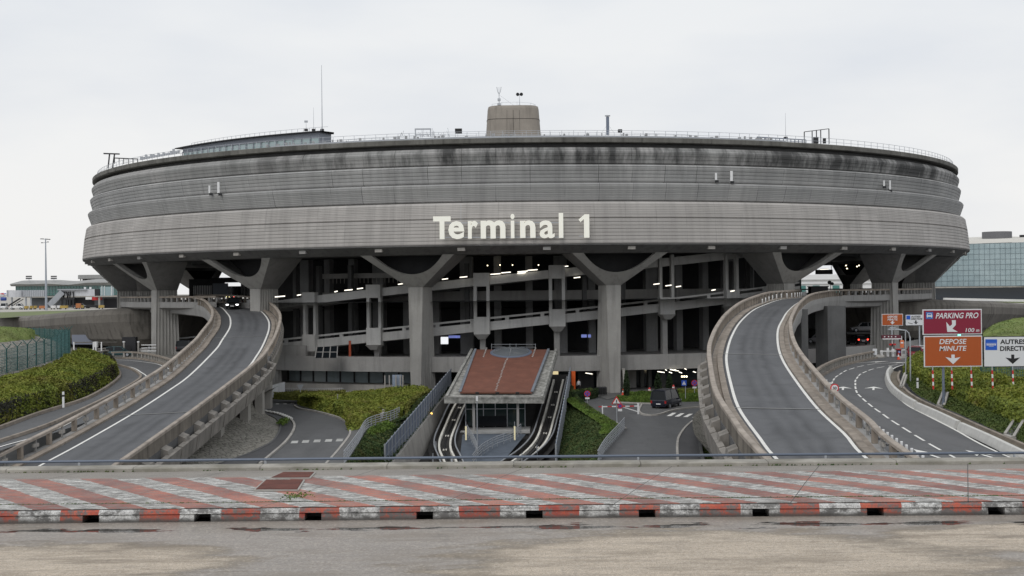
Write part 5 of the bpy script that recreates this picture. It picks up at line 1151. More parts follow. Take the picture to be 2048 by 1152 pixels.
# ---- blue grey fences
def panel_fence(a, b, label, h=2.3, n=26, name='metal_fence'):
    t_ = thing(name, a.lerp(b, .5), label, 'fence', 'blue grey fences beside the guideways'); m = MB(); mr = MB()
    for i in range(n):
        p = a.lerp(b, i/n); q = a.lerp(b, (i+1)/n)
        m.add([p, q, q+Vector((0, 0, h)), p+Vector((0, 0, h))], [(0, 1, 2, 3)])
        MB().bar(p, p+Vector((0, 0, h+.08)), .14).build('post', STEEL, t_)
        for k in range(1, 6): u = p.lerp(q, k/6); mr.bar(u, u+Vector((0, 0, h)), .03)
    for z in (.12, h*.5, h-.05): mr.bar(a+Vector((0, 0, z)), b+Vector((0, 0, z)), .08)
    m.build('panel', BLUEGREY, t_); mr.build('rails', paint('bluegrey_light', (.27, .31, .38), .5, .2), t_); return t_
panel_fence(fl0, fl1, 'blue grey panelled fence left of the guideways, dropping towards the viewer')
panel_fence(fr0, fr1, 'blue grey panelled fence right of the guideways, dropping towards the viewer')
# trench walls below the fences
m = MB(); w0 = [fl0.lerp(fl1, i/8)+Vector((.3, 0, .1)) for i in range(9)]; m.grid([w0, [p+Vector((.5, 0, -3.4)) for p in w0]]); m.grid([w0, [p-Vector((.5, 0, 0)) for p in w0]])
tag(m.build('trench_wall', CONC_L), 'concrete trench wall below the left blue grey fence', 'wall')
m = MB(); w0 = [fr0.lerp(fr1, i/8)+Vector((-.25, 0, .1)) for i in range(9)]; m.grid([w0, [p+Vector((-.4, 0, -3.0)) for p in w0]])
tag(m.build('trench_wall', CONC_D), 'dark trench wall below the right blue grey fence', 'wall')
# yellow lamps on the fences
for x, y, lb in ((863, 827, 'left'), (1127, 825, 'right')):
    p = P(x, y, 147); t_ = thing('marker_lamp', p, 'tiny amber lamp on the %s side of the guideway trench' % lb, 'lamp'); MB().box(p, (.16, .16, .16)).build('lens', paint('amber', (.9, .5, .1), .4, emit=(1, .55, .1), es=5), t_); MB().bar(p-Vector((0, 0, 1.4)), p-Vector((0, 0, .1)), .07).build('pole', DARKM, t_)
# ---- trench floor and guideways
def yd(y):   # depth of a trench point from its row
    T = [(690, 170), (760, 165.5), (800, 158), (860, 146), (895, 137), (930, 128), (990, 116)]
    for (a, b), (c, d) in zip(T, T[1:]):
        if y <= c: return b+(d-b)*(y-a)/(c-a)
    return 116
def TP(x, y, dz=0): p = P(x, y, yd(y)); p.z += dz; return p
rows = []
for y in (735, 760, 780, 800, 830, 860, 895, 930, 985):
    xl = 905+(770-905)*(y-765)/170-4; xr = 1141+(1112-1141)*(y-765)/170
    rows.append([TP(xl+(xr-xl)*k/6, y, -.9) for k in range(7)])
BALL = rough('trench_floor', (.045, .043, .042), .3, .5, 5, 0)
o = MB().grid(rows).build('trench_floor', BALL, origin=(0, 0, 0)); o['kind'] = 'structure'
TRW = rough('running_track', (.8, .77, .7), .15, .8, 6, .3); TRD = rough('guide_side', (.05, .045, .042), .3, 1, 6, .2)
def guideway(cl, label, w=.62):
    path = resample([TP(x, y) for x, y in cl], step=1.0); c = path[len(path)//2]; t_ = thing('guideway', c-Vector((0, 0, .5)), label, 'guideway', 'shuttle guideways')
    MB().sweep(path, [(-1.75, -.5), (-1.75, -.38), (1.75, -.38), (1.75, -.5)]).build('track_bed', BALL, t_)
    for g in (-1, 1):
        MB().sweep(path, [(g*.6-.11, -.38), (g*.6-.11, -.02), (g*.6+.11, -.02), (g*.6+.11, -.38)]).build('running_rail', TRW, t_)
        MB().sweep(path, [(g*1.12-.08, -.38), (g*1.12-.08, .28), (g*1.12+.08, .28), (g*1.12+.08, -.38)]).build('side_barrier', TRD, t_)
        MB().sweep(path, [(g*1.12-.06, .29), (g*1.12-.06, .36), (g*1.12+.08, .36), (g*1.12+.08, .29)]).build('guide_rail', STEEL, t_)
    MB().sweep(path, [(-.06, -.38), (-.06, -.2), (.06, -.2), (.06, -.38)]).build('centre_rail', DARKM, t_)
    for k in (4, 9, 14, 21, 28):
        if k < len(path): q = path[k]; MB().box((q.x, q.y, q.z-.3), (.4, .8, .12)).build('sensor_box', TRW, t_)
    return t_
guideway([(943, 765), (929, 792), (914, 820), (902, 848), (891, 876), (890, 896), (898, 915), (905, 932), (922, 972)], 'left shuttle guideway with white running rails curving past the station')
guideway([(1117, 758), (1109, 790), (1103, 815), (1096, 840), (1085, 874), (1062, 902), (1022, 931), (970, 968)], 'right shuttle guideway with white running rails curving past the station')
# ---- shuttle station with sloping red roof
st = thing('shuttle_station', P(985, 863, 150), 'small glass shuttle station under a sloping red-brown roof between the guideways', 'building')
fl = P(888, 797, 146); frr = P(1088, 797, 146); bl = P(940, 701, 166); br = P(1116, 701, 166)
rfl, rfr, rbl, rbr = P(920, 787, 147.2), P(1064, 787, 147.2), P(951, 701.5, 165.6), P(1097, 701.5, 165.6)
STW = rough('roof_edge_stone', (.36, .355, .33), .5, 2.2, 4, .8); RR_ = rough('red_roofing', (.20, .085, .06), .2, .6, 10, 0, warm=(.15, .07, .052))
m = MB(); dn = Vector((0, 0, -.55))
m.add([fl, frr, br, bl, fl+dn, frr+dn, br+dn, bl+dn], [(0, 1, 2, 3), (4, 5, 6, 7), (0, 1, 5, 4), (1, 2, 6, 5), (2, 3, 7, 6), (3, 0, 4, 7)]); m.build('roof_slab', STW, st)
u = Vector((0, 0, .16)); m = MB(); m.add([rfl+u, rfr+u, rbr+u, rbl+u, rfl, rfr, rbr, rbl], [(0, 1, 2, 3), (0, 1, 5, 4), (1, 2, 6, 5), (2, 3, 7, 6), (3, 0, 4, 7)]); m.build('red_roofing', RR_, st)
m = MB(); u2 = Vector((0, 0, .22))
for a, b in ((rfl, rbl), (rfr, rbr)): m.bar(a+u2, b+u2, .3, .12)
m.build('roof_flashing', rough('grey_flashing', (.2, .22, .25), .15, 1, 6, .2), st)
m = MB()
for a, b in ((fl, bl), (frr, br)): m.bar(a.lerp(b, .01)+Vector((.25 if a is fl else -.25, 0, .12)), b+Vector((.25 if a is fl else -.25, 0, .12)), .3, .25)
m.bar(fl+Vector((0, .1, .1)), frr+Vector((0, .1, .1)), .3, .2); m.build('roof_kerb', STW, st)
for i in range(3):
    q = rfl.lerp(rfr, (i+.8)/3.6+.02)+Vector((0, -.75, .12)); MB().box(q, (.4, .5, .2)).build('roof_outlet', BLACK, st)
ax = (rbl-rfl).normalized(); rx = (rfr-rfl).normalized(); nn = rx.cross(ax).normalized()
if nn.z < 0: nn = -nn
c = P(1022, 707.5, 164.2); c = c+nn*.1
m = MB()
rws = []
for r_, z in ((2.65, .0), (2.65, .12), (2.3, .2), (2.2, .25), (1.2, .42), (0.01, .5)):
    rws.append([c+rx*cos(2*pi*k/28)*r_+ax*sin(2*pi*k/28)*r_+nn*z for k in range(28)])
sl = MB().grid(rws[:3], True).build('skylight', BLUEGREY, st); MB().grid(rws[2:], True).build('dome', paint('dome_glass', (.16, .175, .19), .25, .1, .7), sl, True)
m = MB(); m.bar(c-ax*2.2+nn*.3, c+nn*.55, .06); m.build('dome_rib', STEEL, sl)
CF = paint('cable_foot', (.42, .40, .38), .7)
for i in range(26): q = P(1017-.0, 712, 163.2).lerp(P(991, 784, 147.9), i/25); MB().box(q+Vector((random.uniform(-.06, .06), 0, .2)), (.2, .14, .14)).build('conductor_foot', CF, st)
for x0 in (973, 1071):
    for i in range(7): q = P(x0, 700, 165.8).lerp(P(x0-6, 717, 162), i/6); MB().box(q+Vector((0, 0, .25)), (.18, .12, .12)).build('conductor_foot', CF, st)
m = MB(); a = P(983, 698, 166.5); b = P(1071, 698, 166.5)
for z in (.55, .9): m.bar(a+Vector((0, 0, z-.3)), b+Vector((0, 0, z-.3)), .035)
for f in (0, .42, .56, 1): q = a.lerp(b, f); m.bar(q-Vector((0, 0, .3)), q+Vector((0, 0, .7)), .04)
m.build('safety_rail', STEEL, st)
# structure under the roof
PF = rough('platform_concrete', (.22, .225, .235), .15, .8, 6, .2); zf = P(990, 862, 146).z
pf = [P(920, 864, 146), P(1060, 866, 146), Vector((P(1060, 866, 146).x+.5, 163, zf)), Vector((P(920, 864, 146).x+.8, 163, zf))]; pf = [Vector((p.x, p.y, zf)) for p in pf]
MB().prism(pf, -.3).build('platform', rough('platform_pale', (.45, .45, .44), .15, .8, 6, .2), st)
MB().prism([p+Vector((0, .4, -.36)) for p in pf], -2.4).build('platform_base', CONC_D, st)
x0 = pf[0].x+.2; x1 = pf[1].x-.2
SG = paint('station_glass', (.02, .045, .045), .08, 0, .8)
m = MB(); m.add([(x0+.3, 150.5, zf), (x1-.3, 150.5, zf), (x1-.3, 150.5, zf+3.1), (x0+.3, 150.5, zf+3.1)], [(0, 1, 2, 3)]); m.add([(x0+.3, 150.5, zf), (x0+1.2, 163, zf), (x0+1.2, 163, zf+4.6), (x0+.3, 150.5, zf+3.1)], [(0, 1, 2, 3)]); m.add([(x1-.3, 150.5, zf), (x1+.2, 163, zf), (x1+.2, 163, zf+4.6), (x1-.3, 150.5, zf+3.1)], [(0, 1, 2, 3)]); m.build('glazed_wall', SG, st)
m = MB()
for f in (0, .12, .3, .5, .7, .88, 1): x = x0+.3+(x1-x0-.6)*f; m.bar((x, 150.35, zf), (x, 150.35, zf+3.2), .1)
m.bar((x0+.3, 150.35, zf+2.1), (x1-.3, 150.35, zf+2.1), .08); m.build('glazing_frame', STEEL, st)
for x in (948, 1036): q = P(x, 862, 146.7); MB().bar((q.x, q.y, zf), (q.x, q.y, zf+3.15), .28).build('column', CONC, st)
MB().box(P(985, 842, 150), (3.2, .3, 1.2)).build('bench_screen', GLASSD, st)
m = MB(); m.grid([[P(925, 868, 145.4), P(1052, 868, 145.4)], [P(918, 930, 128.5), P(1000, 930, 128.5)]]); o = m.build('blue_walkway', rough('walkway_blue', (.11, .13, .16), .15, .7, 6, .2), origin=(0, 0, 0)); o['kind'] = 'structure'
def steel_rail(path, h, label, bars=4, post=1.5, group=None, r_=.045):
    c = path[len(path)//2]; t_ = thing('steel_railing', c, label, 'railing', group); L = cum(path)
    for k in range(bars): z = h*(k+1)/bars; MB().tube([p+Vector((0, 0, z)) for p in path], r_, 6).build('rail', STEEL, t_)
    s = 0
    while s <= L[-1]: p, d = at_len(path, L, s); MB().bar(p-Vector((0, 0, .1)), p+Vector((0, 0, h)), .07).build('post', STEEL, t_); s += post
    return t_
GR = 'curved steel railings'
steel_rail(resample(GL([(799, 836), (788, 842), (775, 847), (745, 856), (730, 866), (718, 888), (703, 911), (688, 932)]), step=1), 1.15, 'curved steel railing between the left road and the ivy bank', 5, 1.5, GR)
steel_rail(resample(GL([(1249, 858), (1238, 872), (1222, 890), (1208, 908), (1196, 930)]), step=1), 1.1, 'curved steel railing at the edge of the road right of the ivy bank', 5, 1.3, GR)
steel_rail(resample([TP(1042, 866, 0), TP(1024, 880, 0), TP(990, 893, 0), TP(962, 912, .1), TP(945, 932, .1)], step=1), 1.0, 'steel stair railing curving left in front of the station', 4, 1.4, GR)
steel_rail(resample([TP(934, 868, 0), TP(944, 884, 0), TP(952, 900, 0), TP(955, 912, .0)], step=1), 1.0, 'short steel stair railing at the left front of the station', 4, 1.3, GR)
YP = paint('cream_post', (.75, .68, .42), .5, emit=(1, .9, .6), es=.25)
for x, lb in ((932, 'left'), (1029.5, 'right')):
    q = TP(x, 880); q.z -= .0; t_ = thing('marker_post', q, 'glowing cream marker post on the %s of the stairs in front of the station' % lb, 'post', None); MB().box((q.x, q.y, q.z+.75), (.17, .12, 1.5)).build('panel', YP, t_); MB().bar(q, q+Vector((0, 0, 2.0)), .07).build('pole', STEEL, t_)
q = TP(955, 905); q.z -= .3; t_ = thing('lamp_post', q, 'slim grey camera post standing in front of the station', 'post'); MB().tube([q, q+Vector((0, 0, 6.2))], .07, 8, .05).build('pole', STEEL, t_); MB().box(q+Vector((0, 0, 5.9)), (.22, .3, .5)).build('camera_head', WPLAST, t_)
for x, y0, y1 in ((866, 903, 930), (1074, 890, 912), (1044, 905, 930), (872, 870, 905)):
    a = TP(x, y1, -.5); t_ = thing('track_post', a, 'short grey post beside the guideways at photo column %s' % {866: 'far left', 1074: 'right of centre', 1044: 'centre', 872: 'left, higher up'}[x], 'post'); t_['label'] = {866: 'short grey post in the foreground left of the left guideway', 1074: 'short grey post right of the right guideway', 1044: 'short grey post between the rails of the right guideway', 872: 'thin post beside the left guideway below the fence'}[x]
    MB().bar(a, a+Vector((0, 0, 1.8)), .09).build('pole', STEEL, t_); MB().box(a+Vector((0, 0, 1.8)), (.2, .2, .2)).build('cap', DARKM, t_)
# concrete light shaft in the hedge
a = P(746, 834, 137); t_ = thing('light_shaft', a, 'pale concrete slanted opening box set in the hedge', 'concrete box'); m = MB()
o1, o2, o3, o4 = P(722, 831, 134.5), P(763, 832, 134), P(769, 818, 137), P(738, 818, 137.5)
m.grid([[o1, o4], [o1+Vector((0, 0, .25)), o4+Vector((0, 0, .25))]]); m.bar(o4, o3, .25, .35); m.bar(o2, o3, .3, .35); m.bar(o1, o4, .25, .35)
m.add([o2+Vector((0, 0, .2)), o3+Vector((0, 0, .2)), o3-Vector((0, 0, 1.6)), o2-Vector((0, 0, 1.6))], [(0, 1, 2, 3)]); m.build('rim', CONC_L, t_)
m = MB(); m.add([o1-Vector((0, 0, .1)), o2-Vector((0, 0, .1)), o3-Vector((0, 0, .0)), o4], [(0, 1, 2, 3)]); m.build('inner_face', rough('cream_concrete', (.5, .46, .4), .1, 1, 6, .2), t_)
# hoarding, yield sign, posts, small railing at left
t_ = thing('site_hoarding', GL([(540, 797)])[0], 'white site hoarding with a green edge beside the left ramp', 'hoarding')
a, b, c = P(512, 797, 157), P(543, 796, 158), P(570, 788, 163)
for i, (p, q) in enumerate(((a, a.lerp(b, .5)), (a.lerp(b, .5), b), (b, b.lerp(c, .5)), (b.lerp(c, .5), c))):
    MB().add([p, q, q+Vector((0, 0, 1.55)), p+Vector((0, 0, 1.55)), p+Vector((0, .06, 0)), q+Vector((0, .06, 0)), q+Vector((0, .06, 1.55)), p+Vector((0, .06, 1.55))], [(0, 1, 2, 3), (4, 5, 6, 7), (0, 1, 5, 4), (3, 2, 6, 7), (1, 2, 6, 5), (0, 3, 7, 4)]).build('panel', rough('hoarding_white', (.6, .61, .62), .1, 1, 6, .3), t_)
MB().box(P(532, 768, 160), (1.5, .5, .35)).build('green_cover', paint('green_plastic', (.04, .22, .07), .5), t_)
q = G(517, 808); t_ = thing('barrier_post', q, 'black curved post with a red base beside the hoarding', 'post'); MB().tube([q, q+Vector((0, 0, 1.9)), q+Vector((-.12, 0, 2.05)), q+Vector((-.35, 0, 2.1))], .05, 8).build('pole', BLACK, t_); MB().box(q+Vector((-.3, 0, .3)), (.4, .3, .5)).build('base', RED, t_)
q = G(601, 806); t_ = thing('give_way_sign', q, 'back of a triangular give way sign on a grey post by the left hedge', 'road sign'); MB().tube([q, q+Vector((0, 0, 2.2))], .05, 8).build('post', STEEL, t_)
a = q+Vector((0, -.06, 2.25)); m = MB(); m.add([a+Vector((-.42, 0, 0)), a+Vector((.42, 0, 0)), a+Vector((0, 0, -.72)), a+Vector((-.42, .03, 0)), a+Vector((.42, .03, 0)), a+Vector((0, .03, -.72))], [(0, 1, 2), (3, 4, 5), (0, 1, 4, 3), (1, 2, 5, 4), (2, 0, 3, 5)]); m.build('sign_plate', STEEL, t_)
q = P(675.5, 809, 148); t_ = thing('marker_post', q, 'thin cream marker post standing in the hedge mound', 'post'); MB().tube([q, q+Vector((0, 0, 1.1))], .05, 8).build('pole', CONC_L, t_); MB().box(q+Vector((0, 0, 1.12)), (.14, .14, .1)).build('cap', CONC_L, t_)
path = resample([P(548, 790, 166), P(600, 792, 166), P(650, 792, 166), P(687, 790, 166)], step=1); t_ = thing('picket_fence', path[3], 'low grey picket railing before the entrance plinth', 'fence'); m = MB()
L = cum(path); s = 0
while s < L[-1]: p, d = at_len(path, L, s); m.bar(p, p+Vector((0, 0, 1.0)), .07); s += .28
m.build('pickets', CONC_L, t_); m = MB(); m.bar(path[0]+Vector((0, 0, .85)), path[-1]+Vector((0, 0, .85)), .05); m.bar(path[0]+Vector((0, 0, .2)), path[-1]+Vector((0, 0, .2)), .05); m.build('rail', STEEL, t_)
MB().box(P(718, 791, 165), (7.2, 2, .9)).build('entrance_steps', CONC_L, tb)
m = MB(); q0 = P(762, 781, 168)
for x in (770, 779, 792, 801, 806): q = P(x, 781, 168); m.bar((q.x, q.y, ZG), (q.x, q.y, -7.9), .15)
m.build('door_frame', CONC_L, tb); MB().box(P(794, 765, 168.4), (1.2, .1, 2.0)).build('door_poster', paint('pale_blue_panel', (.3, .36, .45), .5), tb)
# ================================================================== RIGHT OF CENTRE
def round_sign(q, h, r_, label, plate=True):
    t_ = thing('no_stopping_sign', q, label, 'road sign', 'round blue and red no stopping signs'); MB().tube([q, q+Vector((0, 0, h))], .04, 8).build('post', STEEL, t_)
    c = q+Vector((0, -.08, h)); n = (0, -1, 0); s = MB().disc(c, r_, n, 24, .03).build('sign_face', RED, t_)
    MB().disc(c+Vector((0, -.031, 0)), r_*.8, n, 24, .012).build('blue_field', paint('sign_blue', (.03, .09, .45), .4), s)
    m = MB(); m.bar(c+Vector((-r_*.6, -.05, r_*.6)), c+Vector((r_*.6, -.05, -r_*.6)), r_*.2, .012, up=(0, 1, 0)); m.bar(c+Vector((-r_*.6, -.05, -r_*.6)), c+Vector((r_*.6, -.05, r_*.6)), r_*.2, .012, up=(0, 1, 0)); m.build('red_cross', RED, s)
    if plate: MB().box(c+Vector((0, 0, -r_-.16)), (.5, .03, .2)).build('supplement_plate', WPLAST, t_)
    return t_
q = P(1174.5, 793, 150); q.z = ZG; round_sign(q, 1.45+.0, .37, 'round no stopping sign on a post beside the dark shrubs right of the guideways')
t = q; 
q = P(1389, 790, 156); round_sign(q, 1.45, .38, 'round no stopping sign near the right ramp behind the clipped hedges')
SB = paint('sign_blue', (.03, .09, .45), .4)
q = P(1371, 797, 154); t_ = thing('crossing_sign', q, 'square blue pedestrian crossing sign on a grey post in the right hedge', 'road sign'); MB().tube([q, q+Vector((0, 0, 1.9))], .04, 8).build('post', STEEL, t_)
MB().box(P(1368, 766, 153.9), (.62, .04, .66)).build('sign_face', SB, t_); m = MB(); c = P(1368, 766, 153.86); m.add([c+Vector((-.22, 0, -.2)), c+Vector((.22, 0, -.2)), c+Vector((0, 0, .24))], [(0, 1, 2)]); m.build('white_triangle', WPLAST, t_)
m = MB(); d_ = Vector((0, -.01, 0)); m.disc(c+Vector((0, -.01, .06)), .03, (0, -1, 0), 10, .01); m.bar(c+d_+Vector((0, 0, .03)), c+d_+Vector((0, 0, -.07)), .04, .01); m.bar(c+d_+Vector((0, 0, -.07)), c+d_+Vector((-.07, 0, -.17)), .03, .01); m.bar(c+d_+Vector((0, 0, -.07)), c+d_+Vector((.07, 0, -.17)), .03, .01); m.build('pictogram', SB, t_)
# triangular warning sign with post
q = G(1234, 846); t_ = thing('warning_sign', q, 'red bordered triangular crossing warning sign with a small round sign and plate below', 'road sign'); d = q.y
MB().tube([q, Vector((P(1233, 800, d).x, d, P(1233, 796, d).z))], .05, 8).build('post', STEEL, t_)
def tri(cx, y0, y1, hw, dd, mat, nm, th=.03, y=0):
    a = P(cx, y0, dd); b = P(cx-hw, y1, dd); c = P(cx+hw, y1, dd); v = [a, b, c]; return MB().add(v+[p+Vector((0, th, 0)) for p in v], [(0, 1, 2), (3, 4, 5), (0, 1, 4, 3), (1, 2, 5, 4), (2, 0, 3, 5)]).build(nm, mat, t_)
tri(1233, 791.5, 808.5, 10.3, d-.12, RED, 'sign_face'); tri(1233, 795.8, 807, 7.4, d-.16, WPLAST, 'white_field')
c = P(1233, 803, d-.19); m = MB(); m.disc(c+Vector((0, 0, .14)), .05, (0, -1, 0), 10, .01); m.bar(c+Vector((0, 0, .1)), c+Vector((0, 0, -.06)), .09, .01); m.bar(c+Vector((0, 0, -.05)), c+Vector((-.08, 0, -.2)), .05, .01); m.bar(c+Vector((0, 0, -.05)), c+Vector((.1, 0, -.2)), .05, .01)
for i in range(4): m.box(c+Vector((-.24+.16*i, 0, -.21)), (.08, .01, .05))
m.build('pictogram', BLACK, t_)
c = P(1240, 812, d-.12); MB().disc(c, .27, (0, -1, 0), 20, .02).build('round_sign', RED, t_); MB().disc(c+Vector((0, -.025, 0)), .17, (0, -1, 0), 20, .01).build('blue_field', paint('violet_blue', (.12, .06, .3), .5), t_); MB().box(P(1240, 820, d-.12), (.42, .03, .24)).build('supplement_plate', WPLAST, t_)
# barrier
a = G(1205, 829); b = G(1276.5, 828); t_ = thing('barrier_gate', a.lerp(b, .5), 'red and white pole barrier gate on white posts across the side road', 'barrier'); hh = .95
MB().bar(a, a+Vector((0, 0, hh)), .12).build('post', WPLAST, t_); MB().bar(b, b+Vector((0, 0, 1.15)), .2).build('post', WPLAST, t_)
pA = P(1197, 813.5, a.y); pB = P(1277, 812, b.y)
for i in range(9): MB().bar(pA.lerp(pB, i/9), pA.lerp(pB, (i+.98)/9), .11).build('pole_section', WPLAST if i in (1, 3, 4, 6, 8) else RED, t_)
MB().bar(P(1246, 814, b.y), P(1275, 823, b.y), .09).build('brace', WPLAST, t_)
# cones, small barrels, wall, people, plants
def cone(q, label):
    t_ = thing('traffic_cone', q, label, 'traffic cone', None); MB().tube([q+Vector((0, 0, .04)), q+Vector((0, 0, .35))], .17, 12, .11).build('lower', paint('cone_orange', (.7, .09, .03), .5), t_); MB().tube([q+Vector((0, 0, .35)), q+Vector((0, 0, .6))], .11, 12, .07).build('white_band', WPLAST, t_); MB().tube([q+Vector((0, 0, .6)), q+Vector((0, 0, .85))], .07, 12, .03).build('tip', paint('cone_orange', (.7, .09, .03), .5), t_); MB().box(q+Vector((0, 0, .02)), (.45, .45, .04)).build('base', RED, t_)
q = P(1246, 790, 161); cone(q, 'tall orange and white traffic cone left of the narrow dark shrub')
for x, y, lb in ((1299, 785, 'small red and white drum beyond the hedge left of the van'), (1347, 780, 'small red and white drum beyond the hedge right of the van')):
    q = P(x, y, 164); t_ = thing('drum', q, lb, 'drum', 'red and white drums beyond the hedges'); MB().tube([q, q+Vector((0, 0, .25))], .2, 12).build('lower', RED, t_); MB().tube([q+Vector((0, 0, .25)), q+Vector((0, 0, .42))], .17, 12).build('band', WPLAST, t_); MB().tube([q+Vector((0, 0, .42)), q+Vector((0, 0, .65))], .17, 12, .08).build('top', RED, t_)
# orange totem and yellow lit panel
q = P(1147, 783, 165); t_ = thing('orange_totem', q, 'tall bright orange panel standing just right of the blue grey fence', 'totem'); MB().box(q+Vector((0, 0, 1.3)), (.5, .2, 2.6)).build('panel', paint('bright_orange', (.75, .12, .015), .45), t_); MB().box(q+Vector((0, 0, -.05)), (.6, .3, .1)).build('base', DARKM, t_)
q = P(1111, 749, 168.5); t_ = thing('lit_panel', q, 'pale yellow lit panel behind the station roof corner', 'panel'); MB().box(q, (.72, .1, .85)).build('face', paint('yellow_lit', (.7, .6, .35), .5, emit=(1, .82, .45), es=.55), t_); MB().box(q+Vector((.0, .08, 0)), (.8, .05, .95)).build('frame', DARKM, t_)
# columnar shrubs
def column_shrub(x, y0, y1, d, w, label, mat=DKGREEN, seed=0):
    a = P(x, y1, d); b = P(x, y0, d); h = b.z-a.z; m = MB(); r = random.Random(seed)
    for i in range(900):
        f = r.random(); wr2 = w*(.55+.45*sin(pi*min(1, f*1.1+.1)))*(1 if f < .8 else (1-f)/.2*.7+.3); t0 = r.random()*6.28; rr_ = wr2*sqrt(r.random()); p = a+Vector((cos(t0)*rr_, sin(t0)*rr_, f*h)); s = .13
        u_ = Vector((r.gauss(0, 1), r.gauss(0, 1), r.gauss(0, 1))).normalized(); v_ = u_.orthogonal().normalized(); m.add([p-u_*s, p+v_*s*.6, p+u_*s, p-v_*s*.6], [(0, 1, 2, 3)])
    t_ = thing('columnar_shrub', a, label, 'shrub', 'narrow dark columnar shrubs'); m.build('foliage', mat, t_); MB().tube([a, a+Vector((0, 0, h*.9))], .07, 6).build('trunk', CONC_D, t_)
column_shrub(1253, 741, 798, 157, .42, 'narrow dark columnar shrub right of the traffic cone by the front pillar', seed=1)
column_shrub(1316, 747, 786, 166, .5, 'dark pointed columnar shrub left of the two behind the van', seed=2); column_shrub(1339, 748, 786, 166, .45, 'dark columnar shrub behind the windscreen side of the van', seed=3)
a = P(1249, 778, 163); t_ = thing('pale_post', a, 'pale weathered upright post beside the narrow dark shrub', 'post'); MB().bar(a, a+Vector((-.1, 0, 2.5)), .28).build('shaft', CONC_L, t_); MB().box(a+Vector((-.1, 0, 2.55)), (.34, .34, .08)).build('cap', CONC_L, t_)
def low_hedge(pts, hgt, back, mat, n, label, seed=1, nm='hedge'):
    A = pts; B2 = up(A, hgt); C2 = [p+Vector((0, back, hgt*1.0)) for p in A]; D2 = [p+Vector((0, back, 0)) for p in A]
    return leafmesh(nm, patch_rows([A, B2, C2, D2], 36, 3, .22, 1.2), mat, n, .13, push=.12, seed=seed, label=label, cat='hedge')
low_hedge(GL([(1237, 805), (1255, 806), (1275, 806), (1300, 806), (1314, 806)]), .55, 2.0, BRIGHT, 2200, 'bright green low hedge left of the van')
low_hedge(GL([(1250, 797), (1275, 795), (1300, 794), (1312, 793)]), .5, 1.5, BRIGHT, 1300, 'second row of low green hedge behind the one left of the van')
low_hedge(GL([(1352, 803), (1375, 803.5), (1400, 803), (1425, 802)]), .7, 2.2, BRIGHT, 2500, 'bright green low hedge right of the van', 4)
low_hedge(GL([(1358, 794), (1385, 793), (1425, 792)]), .8, 1.5, HEDGE, 1800, 'darker green hedge row behind the one right of the van', 5)
low_hedge([P(1392, 783, 163), P(1405, 784, 163), P(1424, 784, 163)], 1.1, 1.5, DKGREEN, 800, 'dark rounded shrub beside the right ramp near the pillar', 6, 'shrub')
low_hedge(GL([(1145, 806), (1160, 803), (1178, 800)]), .9, 2.0, DKGREEN, 1500, 'dark green clipped shrub by the road right of the blue grey fence', 7, 'shrub')
low_hedge(GL([(1180, 799), (1190, 797), (1196, 794)]), .9, 1.6, DKGREEN, 800, 'small dark clipped shrub next to the pale kerb', 8, 'shrub')
low_hedge([P(1150, 791, 160), P(1165, 790, 160), P(1185, 788, 160)], .5, 2, IVY, 900, 'dim green planting under the building right of the orange totem', 9, 'shrub')
for x in (1196, 1200, 1205, 1210): 
    q = P(x, 789, 164); t_ = thing('waste_bin', q, 'black bin in the row left of the front pillar foot', 'bin', 'black bins by the pillar foot'); MB().tube([q, q+Vector((0, 0, .85))], .24, 10).build('body', BLACK, t_); MB().tube([q+Vector((0, 0, .85)), q+Vector((0, 0, 1.0))], .26, 10, .12).build('lid', DARKM, t_)
# one distant person by the entrance
def person(q, h, label, shirt, legs_, rz=0):
    t_ = thing('person', q, label, 'person'); s = h/1.75
    bm_v = [(0, 0, .95), (0, 0, 1.15), (0, 0, 1.38), (0, 0, 1.5), (0, -.01, 1.6), (0, -.01, 1.72),
            (.1, 0, .9), (.12, .02, .5), (.13, .02, .08), (.13, -.12, .04), (-.1, 0, .9), (-.12, -.04, .5), (-.12, .03, .08), (-.12, -.12, .04),
            (.19, 0, 1.4), (.25, .02, 1.12), (.24, -.08, .87), (.24, -.1, .78), (-.19, 0, 1.4), (-.25, .02, 1.12), (-.24, -.08, .87), (-.24, -.1, .78)]
    ed = [(0, 1), (1, 2), (2, 3), (3, 4), (4, 5), (0, 6), (6, 7), (7, 8), (8, 9), (0, 10), (10, 11), (11, 12), (12, 13), (2, 14), (14, 15), (15, 16), (16, 17), (2, 18), (18, 19), (19, 20), (20, 21)]
    rad = [.16, .145, .17, .06, .095, .07, .09, .065, .045, .04, .09, .065, .045, .04, .065, .048, .035, .03, .065, .048, .035, .03]
    me = bpy.data.meshes.new('body'); me.from_pydata([tuple(Vector(v)*s) for v in bm_v], ed, []); o = bpy.data.objects.new('body', me); COL.objects.link(o); o.parent = t_
    me.materials.append(shirt); me.materials.append(legs_); me.materials.append(paint('skin', (.4, .24, .17), .6))
    md = o.modifiers.new('s', 'SKIN'); o.modifiers.new('u', 'SUBSURF').levels = 1
    for v, r_ in zip(me.skin_vertices[0].data, rad): v.radius = (r_*s, r_*.8*s)
    me.skin_vertices[0].data[0].use_root = True
    bpy.context.view_layer.update(); dg = bpy.context.evaluated_depsgraph_get(); m2 = bpy.data.meshes.new_from_object(o.evaluated_get(dg)); o.modifiers.clear(); o.data = m2
    for p in m2.polygons:
        z = p.center.z/s; p.use_smooth = True; p.material_index = 1 if z < .97 and abs(p.center.x/s) < .2 else (2 if z > 1.5 or (z < .88) else 0)
    return t_
